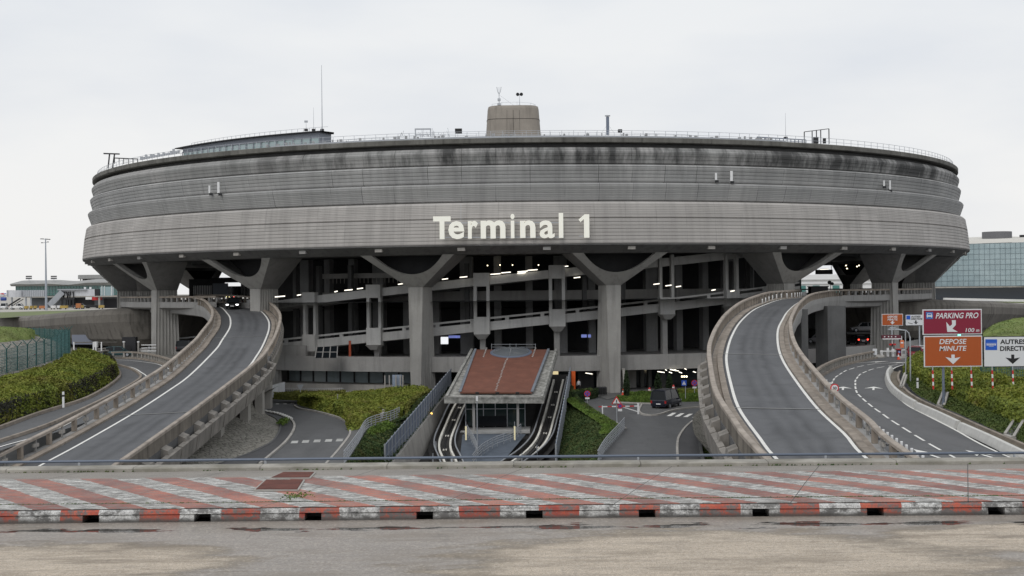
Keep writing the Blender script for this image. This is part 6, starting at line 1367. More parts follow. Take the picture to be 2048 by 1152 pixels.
q = P(1157.5, 783, 170); person((q.x, q.y, q.z), 1.6, 'person in a white shirt and dark trousers standing in the shade beside the orange totem', paint('white_shirt', (.6, .6, .62), .7), paint('dark_trousers', (.015, .015, .02), .8))
# ================================================================== LEFT SIDE
# hedge bank between fence and side road
lowp = GL([(-40, 868), (0, 852), (60, 832), (110, 817), (160, 799), (200, 780), (226, 763), (236, 752), (232, 742), (222, 733), (214, 726)], LS)
midp = [P(-40, 812, 105), P(0, 806, 107), P(60, 786, 111), (P(110, 771, 118)), P(150, 752, 127), P(180, 736, 137), P(200, 727, 145), P(213, 727, 152), P(216, 728, 156), P(210, 722, 165), P(206, 718, 172)]
topp = [P(-40, 768, 118), P(0, 760, 121), P(40, 750, 124), P(80, 738, 128), P(110, 726, 133), P(135, 713, 140), P(150, 704, 148), P(165, 702, 156), P(180, 705, 164), P(190, 709, 172), P(196, 713, 178)]
rows = patch_rows([lowp, [a.lerp(b, .3)+Vector((0, 0, .9)) for a, b in zip(lowp, midp)], [p+Vector((0, 0, .2)) for p in midp], [p+Vector((0, 0, .0)) for p in topp]], 70, 6, .45, .4)
leafmesh('hedge', rows, HEDGE, 26000, .2, push=.32, seed=11, label='big olive hedge covered bank below the green fence on the left', cat='hedge')
ww = resample(lowp, n=50); rws = [ww, [p+Vector((-.5, .3, 1.5)) for p in ww]]
leafmesh('hedge_twigs', patch_rows(rws, 50, 2, .15), DEADB, 5000, .16, push=.3, seed=12, label='dark bare twiggy lower edge of the left hedge bank along the road', cat='hedge')
o = MB().grid([[p+Vector((.0, 0, .03)) for p in a], [p+Vector((-1.2, .3, .12)) for p in a]]).build('verge', DIRT, origin=(0, 0, 0)) if False else None
q = P(125, 815, 107); q = G(127, 815, -6.3, 0); t_ = thing('marker_post', q, 'small white marker post in the left hedge beside the road', 'post'); MB().bar(q, q+Vector((0, 0, 1.3)), .14).build('post', WPLAST, t_); MB().bar(q+Vector((0, 0, .9)), q+Vector((0, 0, 1.05)), .16).build('band', DARKM, t_)
# fence
FG = paint('fence_green', (.03, .09, .085), .5); FW = paint('fence_wire', (.06, .15, .15), .5, var=.2)
def wire_fence(base, label, h=2.6, arms=True, sp=2.3, dens=.26):
    path = resample(base, step=.5); L = cum(path); c = path[len(path)//2]; t_ = thing('wire_fence', c, label, 'fence', 'green wire mesh fences'); m = MB(); s = 0
    while s < L[-1]: p, d = at_len(path, L, s); m.bar(p, p+Vector((0, 0, h)), .035, .02); s += dens
    for k in range(9): z = Vector((0, 0, .1+(h-.15)*k/8)); m.sweep(path, [(-.012, z.z), (.012, z.z), (.012, z.z+.03), (-.012, z.z+.03)])
    m.build('wire_mesh', FW, t_); s = 0
    while s < L[-1]:
        p, d = at_len(path, L, s); n_ = Vector((d.y, -d.x, 0)).normalized(); MB().bar(p, p+Vector((0, 0, h+.1)), .1).build('post', FG, t_)
        if arms: mm = MB(); mm.bar(p+Vector((0, 0, h)), p+Vector((0, 0, h+.5))+n_*.45, .07); mm.bar(p+Vector((0, 0, h)), p+Vector((0, 0, h+.5))-n_*.45, .07); mm.build('bracket', FG, t_)
        s += sp
    return t_
wire_fence([P(-60, 772, 118), P(0, 757, 121), P(40, 747, 125), P(80, 735, 130), P(110, 723, 135), P(128, 712, 140), P(138, 708, 143)], 'green wire mesh security fence with angled brackets running towards the viewer on the left')
wire_fence([P(140, 706, 144), P(120, 704, 152), P(90, 700, 158), P(55, 697, 164)], 'green wire mesh fence returning behind the grass mound on the left', arms=False, dens=.2)
q = P(71, 711, 132); t_ = thing('fence_notice', q, 'small round red notice on the left green fence', 'notice'); MB().disc(q, .17, (0, -1, 0), 12, .03).build('disc', RED, t_); MB().disc(q+Vector((0, -.03, 0)), .1, (0, -1, 0), 12, .01).build('centre', paint('dull_red', (.4, .1, .1), .5), t_)
# grass mound with stone slope
g1 = [P(-60, 654, 142), P(0, 655, 142), P(30, 658, 144), P(60, 664, 147), P(70, 674, 148)]
g2 = [P(-60, 690, 128), P(0, 685, 130), P(30, 682, 133), P(55, 680, 137), P(70, 677, 142)]
g3 = [P(-60, 715, 122), P(0, 712, 124), P(50, 710, 129), P(100, 704, 136), P(130, 702, 142)]
gb = [P(-60, 665, 158), P(0, 664, 158), P(40, 667, 160), P(80, 676, 162), P(120, 692, 160)]
GRM = rough('mown_grass', (.15, .2, .055), .35, .5, 9, 0, bmp=.05, warm=(.2, .2, .09))
rows = patch_rows([g2, [a.lerp(b, .5)+Vector((0, 0, .8)) for a, b in zip(g2, g1)], g1, gb], 40, 5, .1)
m = MB().grid(rows); leafy(m, rows, 7000, .09, .03, seed=4, up=4); o = m.build('grass_mound', GRASS, origin=(0, 0, 0)); o['kind'] = 'structure'
rows = patch_rows([g3, [p+Vector((0, 0, .0)) for p in g2]], 40, 4, .12); o = MB().grid(rows).build('stone_slope', COB, origin=(0, 0, 0)); o['kind'] = 'structure'
rows = patch_rows([[P(70, 677, 142), P(100, 690, 141), P(130, 703, 142)], [P(70, 670, 150), P(110, 682, 152), P(140, 700, 152)]], 20, 3, .1); o = MB().grid(rows).build('stone_slope', COB, origin=(0, 0, 0)); o['kind'] = 'structure'
rows = patch_rows([[p-Vector((0, 0, .1)) for p in g3], [P(-60, 775, 117), P(0, 760, 120), P(50, 748, 125), P(100, 730, 132), P(140, 710, 142)]], 40, 3, .1); o = MB().grid(rows).build('earth_slope', COB, origin=(0, 0, 0)); o['kind'] = 'structure'
# things under the ring wall on the left
yard = [(-150, 168, -6.2), (-40, 168, -6.2), (-40, 262, -6.2), (-150, 330, -6.2)]
sheet('yard', [yard], rough('yard_concrete', (.2, .195, .18), .2, .3, 4, 0))
t_ = thing('cable_duct', P(180, 704, 180), 'pale concrete ledges and pipes in the yard under the left ring wall', 'concrete ledge')
MB().bar(P(140, 706, 178), P(222, 697, 190), .5, .35).build('ledge', rough('pale_ledge', (.4, .38, .35), .15, .6, 5, .1), t_); MB().bar(P(168, 709, 176), P(215, 702, 184), .5, .3).build('ledge', CONC_L, t_); MB().bar(P(148, 685, 188), P(233, 684, 196), .14, .14).build('pipe', CONC_L, t_)
for x in (148, 187, 192, 203): MB().bar(P(x, 703, 183), P(x, 684, 183), .16).build('upright', WPLAST, t_)
q = P(192, 689, 184); t_ = thing('yard_bollard', q-Vector((0, 0, 1.5)), 'white lantern bollard among the pipes under the left ring wall', 'bollard'); MB().box(q, (.5, .5, .8)).build('head', WPLAST, t_); MB().bar(q-Vector((0, 0, 1.5)), q-Vector((0, 0, .4)), .3).build('body', CONC_L, t_)
q = P(260, 690, 193); t_ = thing('ventilation_cabinet', (q.x, q.y, -6), 'dark grey cabinet with a round fan opening behind the left parapet', 'cabinet'); MB().box((q.x, q.y, -4.7), (2.0, 1.2, 2.6)).build('casing', DARKM, t_); MB().disc((q.x, q.y-.62, -5.0), .45, (0, -1, 0), 16, .04).build('fan_opening', BLACK, t_)
for x, lb in ((248, 'left'), (277, 'right')): q = P(x, 700, 190); t_ = thing('gas_post', q-Vector((0, 0, .5)), 'short white post %s of the ventilation cabinet' % lb, 'post'); MB().bar(q-Vector((0, 0, .5)), q+Vector((0, 0, 1.1)), .22).build('post', CONC_L, t_); MB().box(q+Vector((0, 0, 1.2)), (.3, .3, .2)).build('cap', WPLAST, t_)
for k in range(3): 
    p = P(283, 690+6*k, 192); t_ = thing('white_rail', p, ['top', 'middle', 'lowest'][k]+' pale horizontal rail behind the left parapet by the pillar', 'rail'); MB().bar(p, p+Vector((2.2, 0, 0)), .14).build('bar', WPLAST, t_); MB().bar(p+Vector((1.1, .1, -.4)), p+Vector((1.1, .1, 0)), .1).build('bracket', STEEL, t_)
tag(MB().bar(P(347, 678, 198), P(408, 672, 200), .25, .22).build('white_ledge', WPLAST), 'long white ledge in the shade behind the left ramp', 'ledge')
m = MB(); m.box(P(172, 679, 215), (4.5, .5, 1.6)); tag(m.build('site_container', paint('container_grey', (.22, .24, .3), .6)), 'pale container in the dark under the ring wall', 'container')
# ---- airport satellite building
DS = 420.0
sb = thing('satellite_building', P(130, 612, DS), 'long low airport building with teal glass under a wavy grey roof on the far left', 'building')
a = P(30, 612, DS); z0 = ZA; xr = P(290, 600, DS).x
zr = P(30, 568, DS).z; zg1 = P(30, 572, DS).z; zg0 = P(30, 592, DS).z
TEAL = paint('teal_glass', (.10, .24, .22), .12, 0, .8, var=.3)
MB().box(((a.x+xr)/2, DS+14, (zg0+zg1)/2), (xr-a.x, 26, zg1-zg0)).build('glass_wall', TEAL, sb)
MB().box(((a.x+xr)/2+1.5, DS+14.5, (z0+zg0)/2), (xr-a.x-6, 26, zg0-z0)).build('lower_wall', rough('lower_wall_grey', (.14, .15, .16), .2, .1, 1, .1), sb)
MB().box(((a.x+xr)/2+1.5, DS+.6, (z0+zg0)/2+1.6), (xr-a.x-2, 3, .5)).build('canopy', CONC_L, sb)
m = MB(); n = 40; rows = []
for i in range(n+1):
    f = i/n; x = a.x-1+(xr-a.x+1)*f; w = .22*sin(f*11)+.12*sin(f*23+1)+f*.5; rows.append([Vector((x, DS-.6, zg1-.1)), Vector((x, DS-1.6, zr-.3+w)), Vector((x, DS-1.0, zr+w)), Vector((x, DS+8, zr+1.0+w)), Vector((x, DS+26, zr+.6+w)), Vector((x, DS+26, zg1))])
m.grid(rows, True); m.build('roof', rough('grey_roof', (.36, .36, .35), .12, .2, 2, .2), sb)
m = MB()
for i in range(44): x = a.x+(xr-a.x)*i/43; m.bar((x, DS+.9, zg0), (x, DS+.9, zg1), .16)
for z in (zg0+1.0, zg0+2.2): m.bar((a.x, DS+.9, z), (xr, DS+.9, z), .1)
m.build('mullions', paint('mullion_green', (.2, .28, .28), .5), sb)
b0 = P(152, 560, DS+20); b1 = P(262, 560, DS+20); zt = P(152, 551, DS+20).z
m = MB(); m.prism([Vector((b0.x, DS+22, zt-1.2)), Vector((b0.x+3, DS+14, zt-1.2)), Vector((b1.x, DS+14, zt-1.2)), Vector((b1.x, DS+34, zt-1.2)), Vector((b0.x+3, DS+34, zt-1.2))], 1.3); m.build('upper_roof', rough('grey_roof', (.36, .36, .35), .12, .2, 2, .2), sb)
MB().box(((b0.x+b1.x)/2+1.5, DS+24, zt-2.0), (b1.x-b0.x-4, 16, 2.2)).build('upper_wall', CONC_D, sb)
m = MB()
for i in range(14): x = b0.x+3+i*1.25; m.bar((x, DS+15.8, zt-2.9), (x, DS+15.8, zt-1.3), .3)
m.build('upper_columns', CONC_L, sb)
for x, lb in ((58, 'left'), (108, 'right')):
    q = P(x, 562, DS+2); t_ = thing('roof_floodlights', q-Vector((0, 0, 1.2)), 'row of floodlights on the %s part of the low building roof' % lb, 'floodlight'); m = MB()
    for k in range(4):
        for r_ in (0, .6): m.box(q+Vector((-.8+.5*k, 0, .9+r_)), (.4, .3, .4))
    m.build('lamps', DARKM, t_); MB().bar(q-Vector((0, 0, 1.2)), q+Vector((0, 0, .7)), .12).build('pole', STEEL, t_); MB().bar(q+Vector((-1.1, 0, .6)), q+Vector((1.0, 0, .6)), .1).build('frame', STEEL, t_)
# jet bridges
JW = rough('jetbridge_white', (.62, .63, .66), .08, .3, 3, .2); JG = rough('jetbridge_grey', (.38, .40, .43), .1, .4, 3, .2)
DJ = 392.0
t_ = thing('jet_bridge', P(50, 612, DJ), 'grey ribbed jet bridge with a round head on the far left', 'jet bridge', 'jet bridges')
a = P(50, 587, DJ); b = P(90, 586.5, DJ); m = MB(); m.bar(a, b, 2.6, 1.95); m.build('tunnel', JG, t_)
m = MB()
for i in range(12): q = a.lerp(b, i/11)+Vector((0, -1.36, 0)); m.bar(q-Vector((0, 0, .95)), q+Vector((0, 0, .95)), .12)
m.build('ribs', JW, t_)
q = P(33, 587.5, DJ); MB().tube([q-Vector((0, 0, 1.05)), q+Vector((0, 0, 1.05))], 2.3, 20).build('rotunda', JW, t_); q2 = P(21, 587, DJ); MB().box(q2, (1.4, 2.4, 2.0)).build('cab', JG, t_)
for x in (24, 52, 62): q = P(x, 604, DJ); MB().bar((q.x, DJ, ZA), (q.x, DJ, P(x, 594, DJ).z), .4).build('leg', STEEL, t_)
m = MB(); p = P(16, 612, DJ-1); q = P(40, 597, DJ-1); m.bar(p, q, 1.0, .3); m.bar(p+Vector((1.2, 0, 0)), q+Vector((1.0, 0, -.2)), .2, .2); m.build('stair', DARKM, t_)
t_ = thing('jet_bridge', P(160, 612, DJ), 'white jet bridge with an inclined grey stair and black struts beside the lamp mast', 'jet bridge', 'jet bridges')
a = P(122, 586, DJ); b = P(192, 585, DJ); MB().bar(a, b, 2.6, 2.0).build('tunnel', JW, t_); MB().bar(P(118, 579.5, DJ-.5), P(176, 579, DJ-.5), 3.0, .35).build('tunnel_roof', JG, t_)
MB().bar(P(100, 611, DJ-1.5), P(126, 584, DJ-1.5), 1.5, 1.7).build('inclined_stair', JG, t_)
MB().box(P(197, 586, DJ), (1.3, 2.6, 2.4)).build('bellows', DARKM, t_); MB().box(P(214, 583, DJ), (3.2, 3, 2.9)).build('glass_cab', paint('cab_glass', (.3, .4, .42), .2), t_)
m = MB()
for x in (204, 209, 223): p = P(x, 591, DJ-1.6); m.bar(p, p+Vector((0, 0, 2.9)), .14)
m.build('cab_frame', WPLAST, t_)
m = MB()
for x0, x1 in ((124, 129), (129, 127), (132, 137), (137, 135), (141, 139), (146, 148)): m.bar(P(x0, 583, DJ-1.6), P(x1, 598, DJ-1.6), .32)
m.bar(P(122, 597, DJ-1.4), P(149, 598, DJ-1.4), .7, .5)
for x in (124, 132, 140, 147): m.bar(P(x, 597, DJ-1.4), P(x, 613, DJ-1.4), .5)
m.build('struts', DARKM, t_)
MB().box(P(163, 603, DJ+2), (8, 1, 2.2)).build('bogie', DARKM, t_)
for x in (170, 181): MB().box(P(x, 576, DJ), (.5, .5, .6)).build('roof_dome', WPLAST, t_)
q = P(194, 597, DJ-1); t_ = thing('service_gangway', (q.x, q.y, ZA), 'red and white service vehicle with a raised body beside the jet bridge', 'service vehicle'); MB().box(q, (2.6, 1.6, 1.0)).build('red_body', RED, t_); MB().box(q+Vector((-2.2, 0, .1)), (2.0, 1.6, .8)).build('white_body', WPLAST, t_); MB().box((q.x-1, q.y, ZA+.6), (3.5, 1.5, .7)).build('chassis', DARKM, t_)
for s in (-1.8, 1.2):
    MB().tube([(q.x-1+s, q.y-.9, ZA+.4), (q.x-1+s, q.y+.9, ZA+.4)], .4, 12).build('wheel', RUBBER, t_)
m = MB(); p = P(203, 597, DJ+1); m.box((p.x+5, DJ+4, (ZA+p.z)/2), (9, 5, p.z-ZA)); tag(m.build('dark_hall', paint('hall_dark', (.04, .04, .045), .7)), 'dark open hall under the jet bridge cab beside the pillar', 'building')
m = MB(); m.box((P(222, 593, DJ).x, DJ, P(222, 592.5, DJ).z), (8.5, 6, .35)); m.bar((P(204, 600, DJ).x, DJ-2.5, ZA), (P(204, 600, DJ).x, DJ-2.5, P(204, 593, DJ).z), .5); tag(m.build('platform_canopy', CONC_L), 'pale flat platform above the dark hall on the far left', 'canopy')
# lamp mast
q = P(92.5, 613, 350); zt = P(91, 477, 350).z; t_ = thing('apron_light_mast', (q.x, q.y, ZA), 'tall grey floodlight mast with two cross arms on the left apron', 'lamp mast')
MB().tube([(q.x, q.y, ZA), (q.x, q.y, zt)], .36, 10, .14).build('pole', paint('mast_grey', (.36, .39, .44), .5), t_)
m = MB(); m.bar((q.x-1.25, q.y, zt-.1), (q.x+1.25, q.y, zt-.3), .14); m.bar((q.x-1.0, q.y, zt-1.2), (q.x+.8, q.y, zt-.95), .12); m.build('cross_arm', STEEL, t_)
for dx, dz in ((-1.1, -.1), (-.6, -.12), (.5, -.2), (1.1, -.25), (-.9, -1.15), (.7, -.95)): MB().box((q.x+dx, q.y-.2, zt+dz), (.4, .4, .2)).build('lamp_head', DARKM, t_)
# ground equipment
r = random.Random(4); YEL = paint('yellow_gse', (.42, .29, .07), .5, var=.3); ORG = paint('orange_gse', (.45, .17, .06), .5, var=.3)
for i, (x, w, c, lb) in enumerate(((53, 6, YEL, 'orange-yellow crate farthest left by the grey jet bridge'), (63, 4, YEL, 'small yellow crate under the grey jet bridge'), (71, 4, YEL, 'small yellow crate midway to the lamp mast'), (86, 13, ORG, 'long orange and white cart at the foot of the lamp mast'), (107, 8, WPLAST, 'dull white cart right of the lamp mast'), (118, 5, WPLAST, 'small white box cart right of the lamp mast'), (128, 14, YEL, 'long yellow crate under the white jet bridge stair'), (157, 8, ORG, 'orange tug body under the white jet bridge'), (160, 13, YEL, 'olive yellow trolley right of the black struts'), (203, 9, YEL, 'yellow crate at the foot of the dark hall'))):
    q = P(x, 612, 370+i%3*3); y0 = q.y; wm = w*y0/FPX; t_ = thing('ground_cart', (q.x, y0, ZA), lb, 'cart', 'carts and crates on the apron'); hh = .75 if i != 7 else 1.3
    MB().box((q.x, y0, ZA+.35+hh/2), (wm, 1.2, hh)).build('body', c, t_); m = MB()
    for s in (-.35, .35): m.tube([(q.x+s*wm, y0-.65, ZA+.2), (q.x+s*wm, y0-.5, ZA+.2)], .2, 8)
    m.build('wheels', RUBBER, t_)
q = P(8, 618.5, 395); car('van', (P(8, 618.5, 385).x, 385, ZA), radians(-80), 'small white van facing the viewer at the far left of the apron', 'van', carpaint('white', (.75, .75, .74)), 3.6, 1.8, 1.9, style='van')
car('tug', (P(34, 618.5, 378).x, 378, ZA), radians(3), 'white pickup tug on the apron right of the white van', 'tug', carpaint('white', (.75, .75, .74)), 3.9, 1.7, 1.75, style='cab')
car('tug', (P(176, 613, 388).x, 380, ZA), radians(5), 'dark tug on the apron left of the dark hall', 'tug', carpaint('blueblack', (.02, .025, .03)), 3.4, 1.6, 1.6, style='cab')
# airliner nose on the far left
t_ = thing('airliner', P(-20, 610, 400), 'white airliner with a small red and blue mark, partly cut by the left frame edge', 'airplane'); c = P(-6, 589.5, 400)
m = MB(); rws = []
for i in range(22):
    f = i/21; x = c.x+3.6-f*36; r_ = 1.0*(min(1, sqrt(max(0.0001, 1-(1-min(1, f*9))**2)))); r_ *= 1 if f < .75 else 1-(f-.75)*2.6
    rws.append([Vector((x, 400+max(.05, r_)*1.0*cos(2*pi*k/20), c.z+max(.05, r_)*1.0*sin(2*pi*k/20)+(0 if f < .75 else (f-.75)*2))) for k in range(20)])
m.grid(rws, True); m.build('fuselage', paint('plane_white', (.85, .86, .87), .3), t_, True)
m = MB(); q = c+Vector((2.0, -1.0, .25)); m.add([q+Vector((-1, 0, .05)), q+Vector((.5, 0, -.2)), q+Vector((1.1, 0, .0)), q+Vector((.2, 0, .28))], [(0, 1, 2, 3)]); m.build('red_mark', RED, t_)
m = MB(); m.add([q+Vector((.6, -.01, -.1)), q+Vector((1.3, -.01, .05)), q+Vector((1.2, -.01, .25)), q+Vector((.5, -.01, .1))], [(0, 1, 2, 3)]); m.build('blue_mark', SB, t_)
e_ = P(8, 598, 397); MB().tube([e_+Vector((-.9, 0, 0)), e_+Vector((.6, 0, 0))], .55, 14).build('engine', paint('engine_blue', (.03, .07, .3), .35), t_)
m = MB(); m.prism([c+Vector((-3, -.5, -.7)), c+Vector((-7, -.5, -.7)), c+Vector((-12, -13, -.3)), c+Vector((-11, -13, -.3))], .15); m.prism([c+Vector((-3, .5, -.7)), c+Vector((-7, .5, -.7)), c+Vector((-12, 13, -.3)), c+Vector((-11, 13, -.3))], .15); m.build('wing', paint('plane_white', (.85, .86, .87), .3), t_)
m = MB(); m.add([c+Vector((-26, 0, .8)), c+Vector((-31, 0, 1.0)), c+Vector((-32.5, 0, 5)), c+Vector((-30.5, 0, 5)), c+Vector((-26, .2, .8)), c+Vector((-31, .2, 1.0)), c+Vector((-32.5, .2, 5)), c+Vector((-30.5, .2, 5))], [(0, 1, 2, 3), (4, 5, 6, 7), (0, 1, 5, 4), (1, 2, 6, 5), (2, 3, 7, 6), (3, 0, 4, 7)]); m.build('tail_fin', SB, t_)
m = MB()
for x in (0, -14): m.bar(c+Vector((x, 0, -.9)), (c.x+x, 400, ZA+.3), .2); m.tube([(c.x+x, 399.6, ZA+.4), (c.x+x, 400.4, ZA+.4)], .4, 10)
m.build('landing_gear', DARKM, t_)
# ring wall drain notches
# ================================================================== RIGHT SIDE
# glass building on the right
DG = 320.0
gb_ = thing('glass_building', P(1960, 600, DG), 'large curtain walled glass building on the far right with a grey rooftop box', 'building')
xL = P(1835, 500, DG).x; xR = P(2120, 500, DG).x; zT = P(1960, 490, DG).z+.3; zB = P(1960, 572, DG).z
def glass_mat():
    m, t, bs, tc = new('curtain_glass'); v = tc.outputs['Object']; sep = t.nodes.new('ShaderNodeSeparateXYZ'); t.links.new(v, sep.inputs[0])
    a = noise_n(t, v, .25, 3, .5, (1, 1, 2.0)); col = mixc(t, a, (.30, .40, .43), (.48, .58, .60))
    px = mth(t, 'FLOOR', mth(t, 'DIVIDE', sep.outputs[0], 1.45)); pz = mth(t, 'FLOOR', mth(t, 'DIVIDE', sep.outputs[2], 1.3)); cb = t.nodes.new('ShaderNodeCombineXYZ'); t.links.new(px, cb.inputs[0]); t.links.new(pz, cb.inputs[1])
    w_ = t.nodes.new('ShaderNodeTexWhiteNoise'); w_.noise_dimensions = '2D'; t.links.new(cb.outputs[0], w_.inputs['Vector']); col = mixc(t, mth(t, 'MULTIPLY', w_.outputs['Value'], .3), col, (.2, .26, .28))
    t.links.new(col, bs.inputs['Base Color']); bs.inputs['Roughness'].default_value = .12; bs.inputs['Specular IOR Level'].default_value = .7; return m
m = MB(); rows = []
for i in range(31):
    f = i/30; x = xL+(xR-xL)*f; y = DG+6*(1-f)**2*2; rows.append([Vector((x, y, zB)), Vector((x, y, zT+.35*f))])
m.grid(rows); m.build('curtain_wall', glass_mat(), gb_)
m = MB()
for i in range(31):
    f = i/30; x = xL+(xR-xL)*f; y = DG+6*(1-f)**2*2-.05; m.bar((x, y, zB), (x, y, zT+.35*f), .06)
for k in range(9):
    z = zB+(zT-zB)*k/8
    for i in range(30): f = i/30; g = (i+1)/30; m.bar((xL+(xR-xL)*f, DG+12*(1-f)**2-.05, z+.35*f*k/8), (xL+(xR-xL)*g, DG+12*(1-g)**2-.05, z+.35*g*k/8), .05)
m.build('mullions', paint('mullion_dark', (.16, .21, .24), .5), gb_)
MB().box(((xL+xR)/2, DG+22, (ZA+zB)/2), (xR-xL, 38, zB-ZA)).build('lower_storey', paint('navy_glass', (.02, .03, .045), .15, 0, .7), gb_)
MB().box(((xL+xR)/2, DG+2.5, zB-.25), (xR-xL, 3, .35)).build('ledge', CONC_L, gb_)
m = MB(); a = P(1943, 489, DG+3); b = P(2070, 472, DG+16); m.grid([[Vector((xL, DG+12, zT+.1)), Vector((xR, DG, zT+.5))], [Vector((xL, DG+14, zT+.9)), Vector((xR, DG+2, zT+1.3))], [Vector((xL, DG+40, zT+2.1)), Vector((xR, DG+40, zT+3.4))]]); m.build('roof', rough('pale_roof', (.62, .60, .55), .06, .1, 1, 0), gb_)
a = P(1977, 486, DG+16); b = P(2034, 462, DG+16); m = MB(); m.tube([Vector(((a.x+b.x)/2, DG+20, a.z-1)), Vector(((a.x+b.x)/2, DG+20, b.z))], (b.x-a.x)/2, 40); m.build('rooftop_plant', rough('plant_grey', (.17, .17, .18), .1, .3, 2, .1), gb_)
MB().box(P(1953, 484, DG+10), (1.5, 1, .5)).build('roof_vent', DARKM, gb_); MB().box(P(2046, 472, DG+20), (1.5, 1, .6)).build('roof_vent', DARKM, gb_)
MB().box(((xL+xR)/2, DG+24, zB/2+zT/2), (xR-xL-.2, 20, zT-zB)).build('inner_core', DARKM, gb_)
m = MB(); p = P(1888, 598, 300); q = P(2080, 602, 300); m.bar(p, q, 1.2, .55); tag(m.build('apron_barrier', rough('white_barrier', (.75, .75, .74), .06, .5, 3, 0)), 'long low white barrier on the apron in front of the glass building', 'barrier')
# low grass mound right
g1 = [P(1966, 668, 128), P(1985, 652, 130), P(2010, 642, 132), P(2050, 635, 134), P(2110, 632, 136)]
g2 = [P(1966, 680, 122), P(1990, 675, 121), P(2015, 672, 120), P(2050, 672, 120), P(2110, 672, 120)]
gb2 = [P(1970, 662, 142), P(1990, 650, 143), P(2012, 642, 144), P(2050, 637, 145), P(2110, 635, 146)]
rows = patch_rows([[p-Vector((0, 0, 1.5)) for p in g2], g2, g1, gb2], 36, 5, .12); m = MB().grid(rows); leafy(m, rows, 6000, .09, .03, seed=14, up=4); o = m.build('grass_mound', GRASS, origin=(0, 0, 0)); o['kind'] = 'structure'
# hedge bank right
lowr = GL([(1802, 752), (1808, 768), (1826, 790), (1862, 810), (1908, 830), (1962, 855), (2060, 898), (2140, 932)], RS)
vgl = [p+Vector((.3, .1, .1)) for p in lowr]
mid1 = [p+Vector((1.6, .8, .6)) for p in lowr]
rows = patch_rows([vgl, mid1], 60, 3, .12); leafmesh('grass', rows, VERGE, 9000, .11, push=.12, seed=15, up=1.6, label='strip of grass between the dusty verge and the right hedge bank', cat='grass', kind='stuff')
h0 = [p+Vector((0, 0, -.1)) for p in mid1]
h1_ = [P(1806, 742, 140), P(1818, 752, 128), P(1848, 765, 114), P(1890, 774, 105), P(1925, 782, 99), P(1965, 795, 92), P(2055, 812, 85), P(2140, 825, 80)]
h2_ = [P(1815, 725, 150), P(1832, 722, 140), P(1860, 728, 128), P(1895, 740, 118), P(1935, 748, 110), P(1980, 757, 103), P(2055, 768, 97), P(2140, 776, 92)]
h3_ = [P(1832, 712, 158), P(1845, 706, 152), P(1870, 700, 145), P(1905, 702, 138), P(1945, 712, 132), P(1985, 735, 122), P(2055, 745, 118), P(2140, 748, 114)]
rows = patch_rows([h0, [a.lerp(b, .3)+Vector((0, 0, .8)) for a, b in zip(h0, h1_)], h1_, h2_, h3_], 70, 6, .5, .45)
leafmesh('hedge', rows, HEDGE, 26000, .19, push=.3, seed=16, label='big olive hedge covered bank behind the large direction signs', cat='hedge')
wire_fence([P(1962, 778, 108), P(1985, 777, 106), P(2015, 776, 104), P(2050, 777, 102), P(2100, 780, 100)], 'dark green wire mesh fence above the right hedge bank under the white sign', 2.0, False, dens=.22)
leafmesh('hedge', patch_rows([[P(1952, 748, 122), P(1975, 752, 118), P(2000, 756, 116), (P(2030, 757, 114))], [P(1952, 735, 124), P(1975, 738, 120), P(2000, 742, 118), P(2030, 748, 116)]], 20, 3, .3), IVY, 2500, .17, push=.3, seed=17, label='darker rough growth beside the fence below the white sign', cat='hedge')
# drainage chutes
for k, (pts, lb) in enumerate((([(1876, 815), (1888, 817), (1896, 810), (1889, 804)], 'small concrete drainage chute at the foot of the grey sign pole'), ([(2010, 876), (2027, 882), (2052, 864), (2046, 846)], 'larger concrete drainage chute in the grass at the right edge'), ([(1801, 776), (1806, 778), (1813, 771), (1810, 769)], 'tiny concrete drainage chute near the bend of the slip road'))):
    v = GL(pts, RS); v = [v[0]+Vector((0, 0, .15)), v[1]+Vector((0, 0, .15)), v[2]+Vector((0, 0, .8)), v[3]+Vector((0, 0, .9))]; v[2].x -= 0; c = sum(v, Vector())/4; t_ = thing('drainage_chute', c-Vector((0, 0, .4)), lb, 'drainage chute', 'concrete drainage chutes')
    MB().add(v, [(0, 1, 2, 3)]).build('channel', CONC_D, t_); m = MB(); m.bar(v[0], v[3]+Vector((0, 0, .05)), .16, .3); m.bar(v[1], v[2]+Vector((0, 0, .05)), .16, .3); m.bar(v[0], v[1], .3, .16); m.build('edge', CONC_L, t_)
q = G(1835, 776, -5.2); t_ = thing('marker_post', q, 'small white marker post in the right hedge near the bend', 'post'); MB().bar(q, q+Vector((0, 0, .8)), .13).build('post', WPLAST, t_); MB().bar(q+Vector((0, 0, .5)), q+Vector((0, 0, .6)), .14).build('band', DARKM, t_)
# ---- big direction signs
DSG = 95.0
WB = paint('sign_white', (.72, .73, .75), .45, var=.02); PB = paint('sign_backing', (.3, .31, .33), .5)
def scrop(x, y, s=6.4, ox=1800, oy=600): return ox+x/s, oy+y/s
def board(root, x0, y0, x1, y1, d, border, face, bw=.08):
    a = P(x0, y0, d); b = P(x1, y1, d); c = (a+b)/2
    MB().box((c.x, d+.04, c.z), (b.x-a.x, .06, a.z-b.z)).build('sign_frame', border, root)
    f = MB().box((c.x, d-.0, c.z), (b.x-a.x-bw*2, .04, a.z-b.z-bw*2)).build('sign_face', face, root); return a, b, f
def lab(root, body, x0, y0, x1, y1, d, mat, shear=0, bold=.02, nm='lettering'):
    a = P(x0, y0, d); b = P(x1, y1, d); h = a.z-b.z; m = MB(); text_on(m, body, (a.x, d-.035, a.z), (1, 0, 0), (0, 0, -1), b.x-a.x-abs(shear)*h, h, (0, -1, 0), 0, bold, 0, shear); return m.build(nm, mat, root)
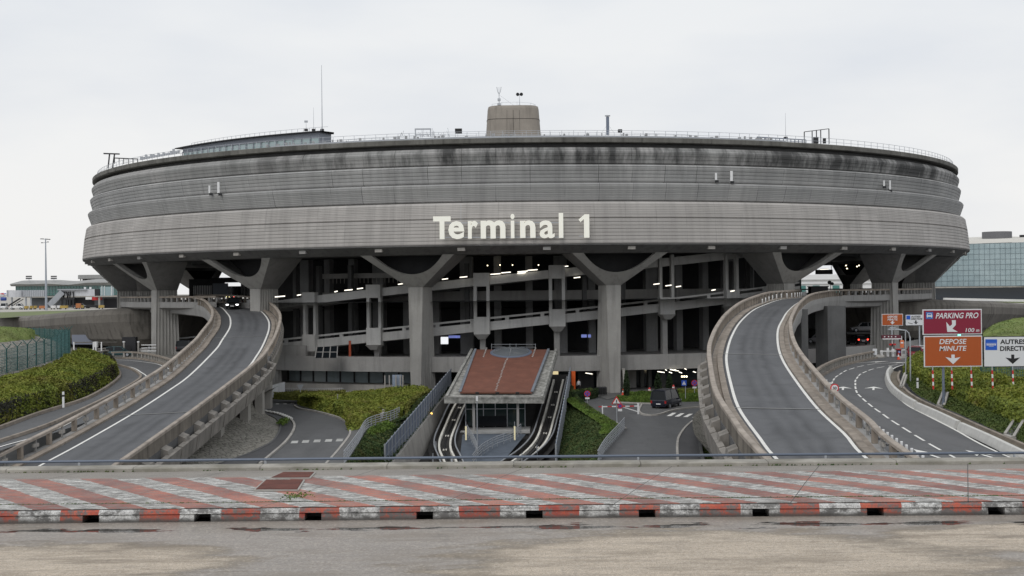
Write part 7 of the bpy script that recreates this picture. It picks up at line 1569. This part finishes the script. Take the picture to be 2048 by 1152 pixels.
def poly(root, pts, d, mat, nm): m = MB(); m.add([Vector((P(x, y, d).x, d-.035, P(x, y, d).z)) for x, y in pts], [tuple(range(len(pts)))]); return m.build(nm, mat, root)
CRIM = paint('sign_crimson', (.24, .008, .035), .45, var=.04); ORNG = paint('sign_orange', (.42, .085, .012), .45, var=.04); INK = paint('sign_black', (.01, .01, .012), .5); SBL = paint('sign_blue2', (.01, .1, .55), .45)
BADGE = paint('sign_badge_blue', (.05, .17, .5), .45)
t_ = thing('direction_sign', (P(1900, 700, DSG).x, DSG, -5.6), 'large crimson PARKING PRO board above orange and white direction boards on a grey pole', 'road sign')
board(t_, 1845, 619, 1964, 668.5, DSG, WB, CRIM); board(t_, 1847.5, 672, 1965, 733, DSG, WB, ORNG); board(t_, 1966.5, 673, 2092, 733, DSG, INK, WB, .05)
c = scrop
lab(t_, 'PARKING PRO', *c(452, 165), *c(1010, 232), DSG, WB, .22, .018); lab(t_, '100', *c(835, 360), *c(955, 410), DSG, WB, .2, .015); lab(t_, 'm', *c(970, 378), *c(1015, 408), DSG, WB, .2, .015)
lab(t_, 'DEPOSE', *c(500, 500), *c(852, 562), DSG, WB, .18, .015); lab(t_, 'MINUTE', *c(500, 590), *c(852, 650), DSG, WB, .18, .015)
lab(t_, 'AUTRES', *c(1278, 505), *c(1605, 562), DSG, INK, 0, .03); lab(t_, 'DIRECTIONS', *c(1278, 590), *c(1760, 648), DSG, INK, 0, .03)
poly(t_, [c(660, 258), c(712, 258), c(712, 320), c(668, 368), c(740, 408), c(602, 408), c(590, 280), c(635, 336), c(664, 312)], DSG, WB, 'arrow')
poly(t_, [c(655, 698), c(698, 698), c(698, 745), c(772, 730), c(678, 822), c(580, 730), c(655, 745)], DSG, WB, 'arrow')
poly(t_, [c(1421, 698), c(1460, 698), c(1460, 748), c(1535, 735), c(1440, 818), c(1347, 735), c(1421, 748)], DSG, INK, 'arrow')
poly(t_, [c(330, 155), c(420, 155), c(420, 242), c(330, 242)], DSG, BADGE, 'car_badge')
m = MB(); 
def pd(x, y): q = P(*c(x, y), DSG); return Vector((q.x, DSG-.045, q.z))
m.add([pd(348, 172), pd(402, 172), pd(410, 200), pd(340, 200)], [(0, 1, 2, 3)]); m.add([pd(340, 200), pd(410, 200), pd(410, 214), pd(340, 214)], [(0, 1, 2, 3)]); m.add([pd(343, 214), pd(355, 214), pd(355, 224), pd(343, 224)], [(0, 1, 2, 3)]); m.add([pd(395, 214), pd(407, 214), pd(407, 224), pd(395, 224)], [(0, 1, 2, 3)]); m.build('car_symbol', WB, t_)
m = MB(); q0 = [pd(356, 178), pd(394, 178), pd(399, 194), pd(351, 194)]; m.add([p-Vector((0, .005, 0)) for p in q0], [(0, 1, 2, 3)]); m.build('car_symbol_window', BADGE, t_)
poly(t_, [c(1090, 503), c(1240, 503), c(1240, 640), c(1090, 640)], DSG, SBL, 'blue_badge')
m = MB()
for i in range(6): x = 1104+i*21; m.add([pd(x, 566), pd(x+18, 566), pd(x+18, 580), pd(x, 580)], [(0, 1, 2, 3)])
m.add([pd(1102, 552), pd(1230, 552), pd(1230, 557), pd(1102, 557)], [(0, 1, 2, 3)]); m.add([pd(1140, 588), pd(1190, 588), pd(1200, 593), pd(1130, 593)], [(0, 1, 2, 3)]); m.build('badge_mark', WB, t_)
p = P(1889, 815, DSG); MB().tube([(p.x, DSG+.2, -6), (p.x, DSG+.2, P(1889, 640, DSG).z)], .1, 10).build('pole', BLUEGREY, t_)
m = MB()
for y in (630, 660, 682, 725): m.bar((P(1850, y, DSG).x, DSG+.14, P(1850, y, DSG).z), (P(1962, y, DSG).x, DSG+.14, P(1962, y, DSG).z), .07)
for y in (682, 725): m.bar((P(1966, y, DSG).x, DSG+.14, P(1966, y, DSG).z), (P(2090, y, DSG).x, DSG+.14, P(2090, y, DSG).z), .07)
p2 = P(2086, 735, DSG); m.bar((p2.x, DSG+.2, -6), (p2.x, DSG+.2, P(2086, 675, DSG).z), .2); m.build('back_frame', STEEL, t_)
for x0 in (1865, 1903, 1942, 1984, 2025, 2066):
    for k in range(6):
        ya = 733+k*7.6; a = P(x0+k*.28, ya, DSG); b = P(x0+(k+1)*.28, ya+7.6, DSG); MB().tube([(a.x, DSG, a.z), (b.x, DSG, b.z)], .065 if k else .045, 8).build('gauge_bar_section', (STEEL if k == 0 else (RED if k % 2 else WPLAST)), t_)
# smaller pair of signs further back
D2 = 170.0
t_ = thing('direction_sign', (P(1785, 640, D2).x, D2, -6), 'smaller distant pair of direction boards: orange DEPOSE MINUTE beside white AUTRES DIRECTIONS', 'road sign')
board(t_, 1763.5, 628, 1806, 651, D2, WB, ORNG, .07); board(t_, 1810.5, 629, 1846, 651, D2, INK, WB, .05)
lab(t_, 'DEPOSE', 1775, 631.5, 1795, 635.5, D2, WB, .1, .03); lab(t_, 'MINUTE', 1775, 637, 1795, 641, D2, WB, .1, .03); lab(t_, 'AUTRES', 1822, 631.5, 1841, 635, D2, INK, 0, .03); lab(t_, 'DIRECTIONS', 1822, 636, 1845, 639.5, D2, INK, 0, .03)
poly(t_, [(1783, 642), (1786.5, 642), (1786.5, 645), (1790, 643.5), (1784.7, 649), (1779.5, 643.5), (1783, 645)], D2, WB, 'arrow'); poly(t_, [(1830, 641), (1833, 641), (1833, 645), (1837, 643.5), (1831.7, 648.5), (1826.5, 643.5), (1830, 645)], D2, INK, 'arrow'); poly(t_, [(1812.5, 631), (1820.5, 631), (1820.5, 639), (1812.5, 639)], D2, SBL, 'blue_badge'); poly(t_, [(1816, 645), (1825, 647), (1825, 648), (1816, 646)], D2, INK, 'small_mark')
for x in (1785, 1840): p = P(x, 700, D2); MB().bar((p.x, D2+.2, -6), (p.x, D2+.2, P(x, 632, D2).z), .16).build('pole', STEEL, t_)
# lamp posts on the right
q = P(1821, 765, 118); zt = P(1820, 662, 118).z; t_ = thing('street_lamp', (q.x, q.y, -6), 'grey street lamp with a curved arm bending left in front of the toll', 'street lamp')
MB().tube([(q.x, q.y, -6), (q.x, q.y, zt-.6), (q.x-.1, q.y, zt-.2), (q.x-.35, q.y, zt+.05), (q.x-1.6, q.y, zt+.18)], .07, 8, .05).build('pole', STEEL, t_); MB().box((q.x-1.75, q.y, zt+.17), (.5, .22, .12)).build('lamp_head', STEEL, t_)
q = P(1811.5, 740, 128); t_ = thing('street_lamp', (q.x, q.y, -6), 'second grey lamp pole just left of the curved arm lamp', 'street lamp'); MB().tube([(q.x, q.y, -6), (q.x, q.y, P(1811, 661, 128).z), (q.x-1.2, q.y, P(1811, 655, 128).z)], .07, 8, .05).build('pole', STEEL, t_); MB().box((q.x-1.3, q.y, P(1811, 655, 128).z), (.5, .22, .12)).build('lamp_head', STEEL, t_)
# speed limit sign
q = G(1670, 800, *RS); d = 82.0; a = P(1669, 776, d); t_ = thing('speed_limit_sign', (a.x, d, a.z-1.6), 'round red bordered 30 speed limit sign with a small plate on the right ramp parapet', 'road sign')
MB().bar((a.x, d+.05, a.z-1.2), (a.x, d+.05, a.z), .07).build('post', STEEL, t_); MB().disc((a.x, d, a.z), .275, (0, -1, 0), 28, .03).build('red_ring', RED, t_); MB().disc((a.x, d-.03, a.z), .2, (0, -1, 0), 28, .01).build('white_face', WB, t_)
m = MB(); text_on(m, '30', (a.x-.125, d-.046, a.z+.09), (1, 0, 0), (0, 0, -1), .25, .18, (0, -1, 0), 0, .03); m.build('number', INK, t_)
b = P(1669, 785.5, d); MB().box((b.x, d, b.z), (.5, .03, .15)).build('plate', WB, t_); m = MB(); text_on(m, 'RAPPEL', (b.x-.2, d-.02, b.z+.04), (1, 0, 0), (0, 0, -1), .4, .08, (0, -1, 0), 0, .02); m.build('plate_lettering', INK, t_)
# toll area
def tb_box(x0, y0, x1, y1, d, dep, mat, nm, root): a = P(x0, y0, d); b = P(x1, y1, d); return MB().box(((a.x+b.x)/2, d+dep/2, (a.z+b.z)/2), (abs(b.x-a.x), dep, abs(a.z-b.z))).build(nm, mat, root)
DT = 166.0
t_ = thing('toll_island', P(1765, 716, DT), 'pale concrete island with white posts and a barrier arm at the toll', 'toll island')
isl = GL([(1743, 718), (1768, 716), (1769, 712), (1752, 711)], RS); MB().prism([p+Vector((0, 0, .15)) for p in isl], -.3).build('island', CONC_L, t_)
isl = GL([(1797, 719), (1815, 717), (1816, 710), (1800, 711)], RS); MB().prism([p+Vector((0, 0, .15)) for p in isl], -.3).build('island', CONC_L, t_)
for x0, x1, y0 in ((1761.5, 1766, 701), (1774, 1778, 696), (1784, 1789, 698), (1825, 1830, 694)): tb_box(x0, y0, x1, 713, DT, .4, WPLAST, 'barrier_post', t_)
tb_box(1760, 701.5, 1797, 703, DT-.3, .1, WPLAST, 'barrier_arm', t_); tb_box(1797, 699, 1822, 700.5, DT-.3, .1, WPLAST, 'barrier_arm', t_); tb_box(1828, 695, 1850, 697, DT-.3, .1, WPLAST, 'barrier_arm', t_); tb_box(1828, 691, 1850, 692, DT+4, .1, WPLAST, 'barrier_arm', t_)
t_ = thing('toll_canopy_sign', P(1785, 716, DT), 'long dark red sign board on a white mast over the toll lane', 'sign'); tb_box(1764, 670.5, 1802, 677, DT, .4, paint('maroon', (.12, .02, .035), .5), 'board', t_); tb_box(1784, 677, 1785.5, 714, DT+.2, .12, WPLAST, 'mast', t_); tb_box(1765, 677, 1803, 678.5, DT-.02, .3, WPLAST, 'lower_edge', t_)
for x in (1768, 1776, 1782, 1790): tb_box(x, 672.5, x+2.5, 674.5, DT-.05, .04, WPLAST, 'white_mark', t_)
tb_box(1779, 687.5, 1792, 690.5, DT-.1, .3, RED, 'lane_signal', t_); tb_box(1784, 688, 1786.5, 693, DT-.15, .3, DARKM, 'lane_signal', t_)
t_ = thing('totem_sign', P(1805, 714, DT-2), 'narrow orange totem sign at the toll', 'totem'); tb_box(1800.5, 680.5, 1808, 695.5, DT-2, .2, paint('toll_orange', (.7, .2, .08), .5), 'panel', t_); tb_box(1803, 672, 1804.5, 714, DT-1.8, .1, WPLAST, 'post', t_); tb_box(1801.5, 684, 1806.5, 687, DT-2.05, .04, WPLAST, 'white_mark', t_)
t_ = thing('ticket_kiosk', P(1798, 715, DT-3), 'small dark red ticket kiosk with a blue panel at the toll', 'kiosk'); tb_box(1795, 699, 1802.5, 712, DT-3, .6, paint('maroon', (.12, .02, .035), .5), 'body', t_); tb_box(1796.5, 702, 1800.5, 706, DT-3.03, .04, paint('pale_blue', (.3, .35, .7), .4), 'panel', t_); tb_box(1794.5, 698, 1803, 699.2, DT-3.1, .8, RED, 'roof', t_)
q = G(1797, 719, *RS); cone(q, 'orange cone at the foot of the red ticket kiosk')
t_ = thing('notice_board', P(1749.5, 712, DT-6), 'white notice board at the end of the slip road parapet', 'notice'); tb_box(1745.5, 697.5, 1754, 710, DT-6, .06, WB, 'panel', t_); tb_box(1749, 709, 1750, 716, DT-5.9, .06, STEEL, 'post', t_)
q = P(1918.5, 670.3, 130); t_ = thing('traffic_light', q, 'small green traffic light glowing between the stacked sign boards', 'traffic light'); MB().box(q, (.24, .12, .24)).build('lens', paint('green_light', (.1, .8, .5), .4, emit=(.1, 1, .6), es=4), t_); MB().bar(q+Vector((0, .1, -3)), q+Vector((0, .1, .2)), .14).build('post', DARKM, t_)
# background seen through the deck openings
t_ = thing('far_building', (70, 420, ZA), 'white building seen far away through the gap under the right side of the terminal', 'building')
MB().box((100, 430, 2.9), (44, 12, 8.2)).build('wall', rough('white_render', (.8, .8, .8), .04, .1, 1, 0), t_); MB().box((100, 423.8, 5.2), (44, .3, .35)).build('fascia_band', rough('fascia_pale', (.45, .45, .44), .1, 1, 3, 0), t_); MB().box((100, 423.8, 3.9), (44, .3, .2)).build('fascia_band', rough('fascia_pale', (.45, .45, .44), .1, 1, 3, 0), t_)
for x in (95, 99.5, 106, 113): MB().box((x, 423.7, 1.6), (2.2, .3, 3.6)).build('window', TEAL, t_)
p = P(1648, 544, 212); t_ = thing('hanging_board', p, 'dark board hanging from the soffit in the bright gap right of the right ramp top', 'board'); MB().box(p, (2.8, .2, .75)).build('panel', BLACK, t_); MB().bar(p+Vector((-1.2, 0, .3)), p+Vector((-1.2, 0, 3.0)), .08).build('hanger', DARKM, t_); MB().bar(p+Vector((1.2, 0, .3)), p+Vector((1.2, 0, 3.0)), .08).build('hanger', DARKM, t_)
p = P(1640, 539, 211.8); t_ = thing('strip_light', p, 'bright strip light above the dark hanging board', 'lamp'); MB().bar(p, P(1657, 538, 211.8), .08).build('tube', LAMPW, t_); MB().bar(p+Vector((0, 0, .08)), P(1657, 538, 211.8)+Vector((0, 0, .08)), .1, .05).build('housing', DARKM, t_)
t_ = thing('street_lamp', P(1661, 598, 196), 'dark double headed signal seen against the white gap under the deck', 'signal'); p = P(1661, 582, 196); MB().bar(p, p+Vector((0, 0, 1.2)), .07).build('pole', DARKM, t_); MB().disc(p+Vector((-.15, 0, 1.3)), .3, (0, -1, 0), 14, .1).build('signal_head', BLACK, t_); MB().disc(p+Vector((.25, 0, 1.1)), .25, (0, -1, 0), 14, .1).build('signal_head', BLACK, t_)
p = P(1636, 583, 190); t_ = thing('dark_cabin', (p.x, p.y, 1.6), 'dark cabin on the deck behind the row of white posts', 'cabin'); MB().box((p.x, p.y, 2.3), (2.5, 2, 1.4)).build('body', BLACK, t_); MB().box((p.x, p.y, 3.05), (2.7, 2.2, .12)).build('roof', DARKM, t_)
p = P(468, 592, 200); t_ = thing('deck_signals', (p.x, p.y, 1.6), 'red and yellow signal lamps hanging over the deck behind the black car', 'signal'); 
MB().box(P(466, 592.5, 200), (.4, .15, .2)).build('red_lens', paint('red_lamp', (.9, .05, .04), .3, emit=(1, .08, .06), es=4), t_); MB().box(P(455.5, 593.5, 200), (.45, .15, .15)).build('yellow_lens', paint('yellow_lens', (.9, .8, .3), .3, emit=(1, .85, .35), es=3), t_); MB().bar((p.x+1.2, 200, 1.6), (p.x+1.2, 200, 4.6), .12).build('pole', DARKM, t_)
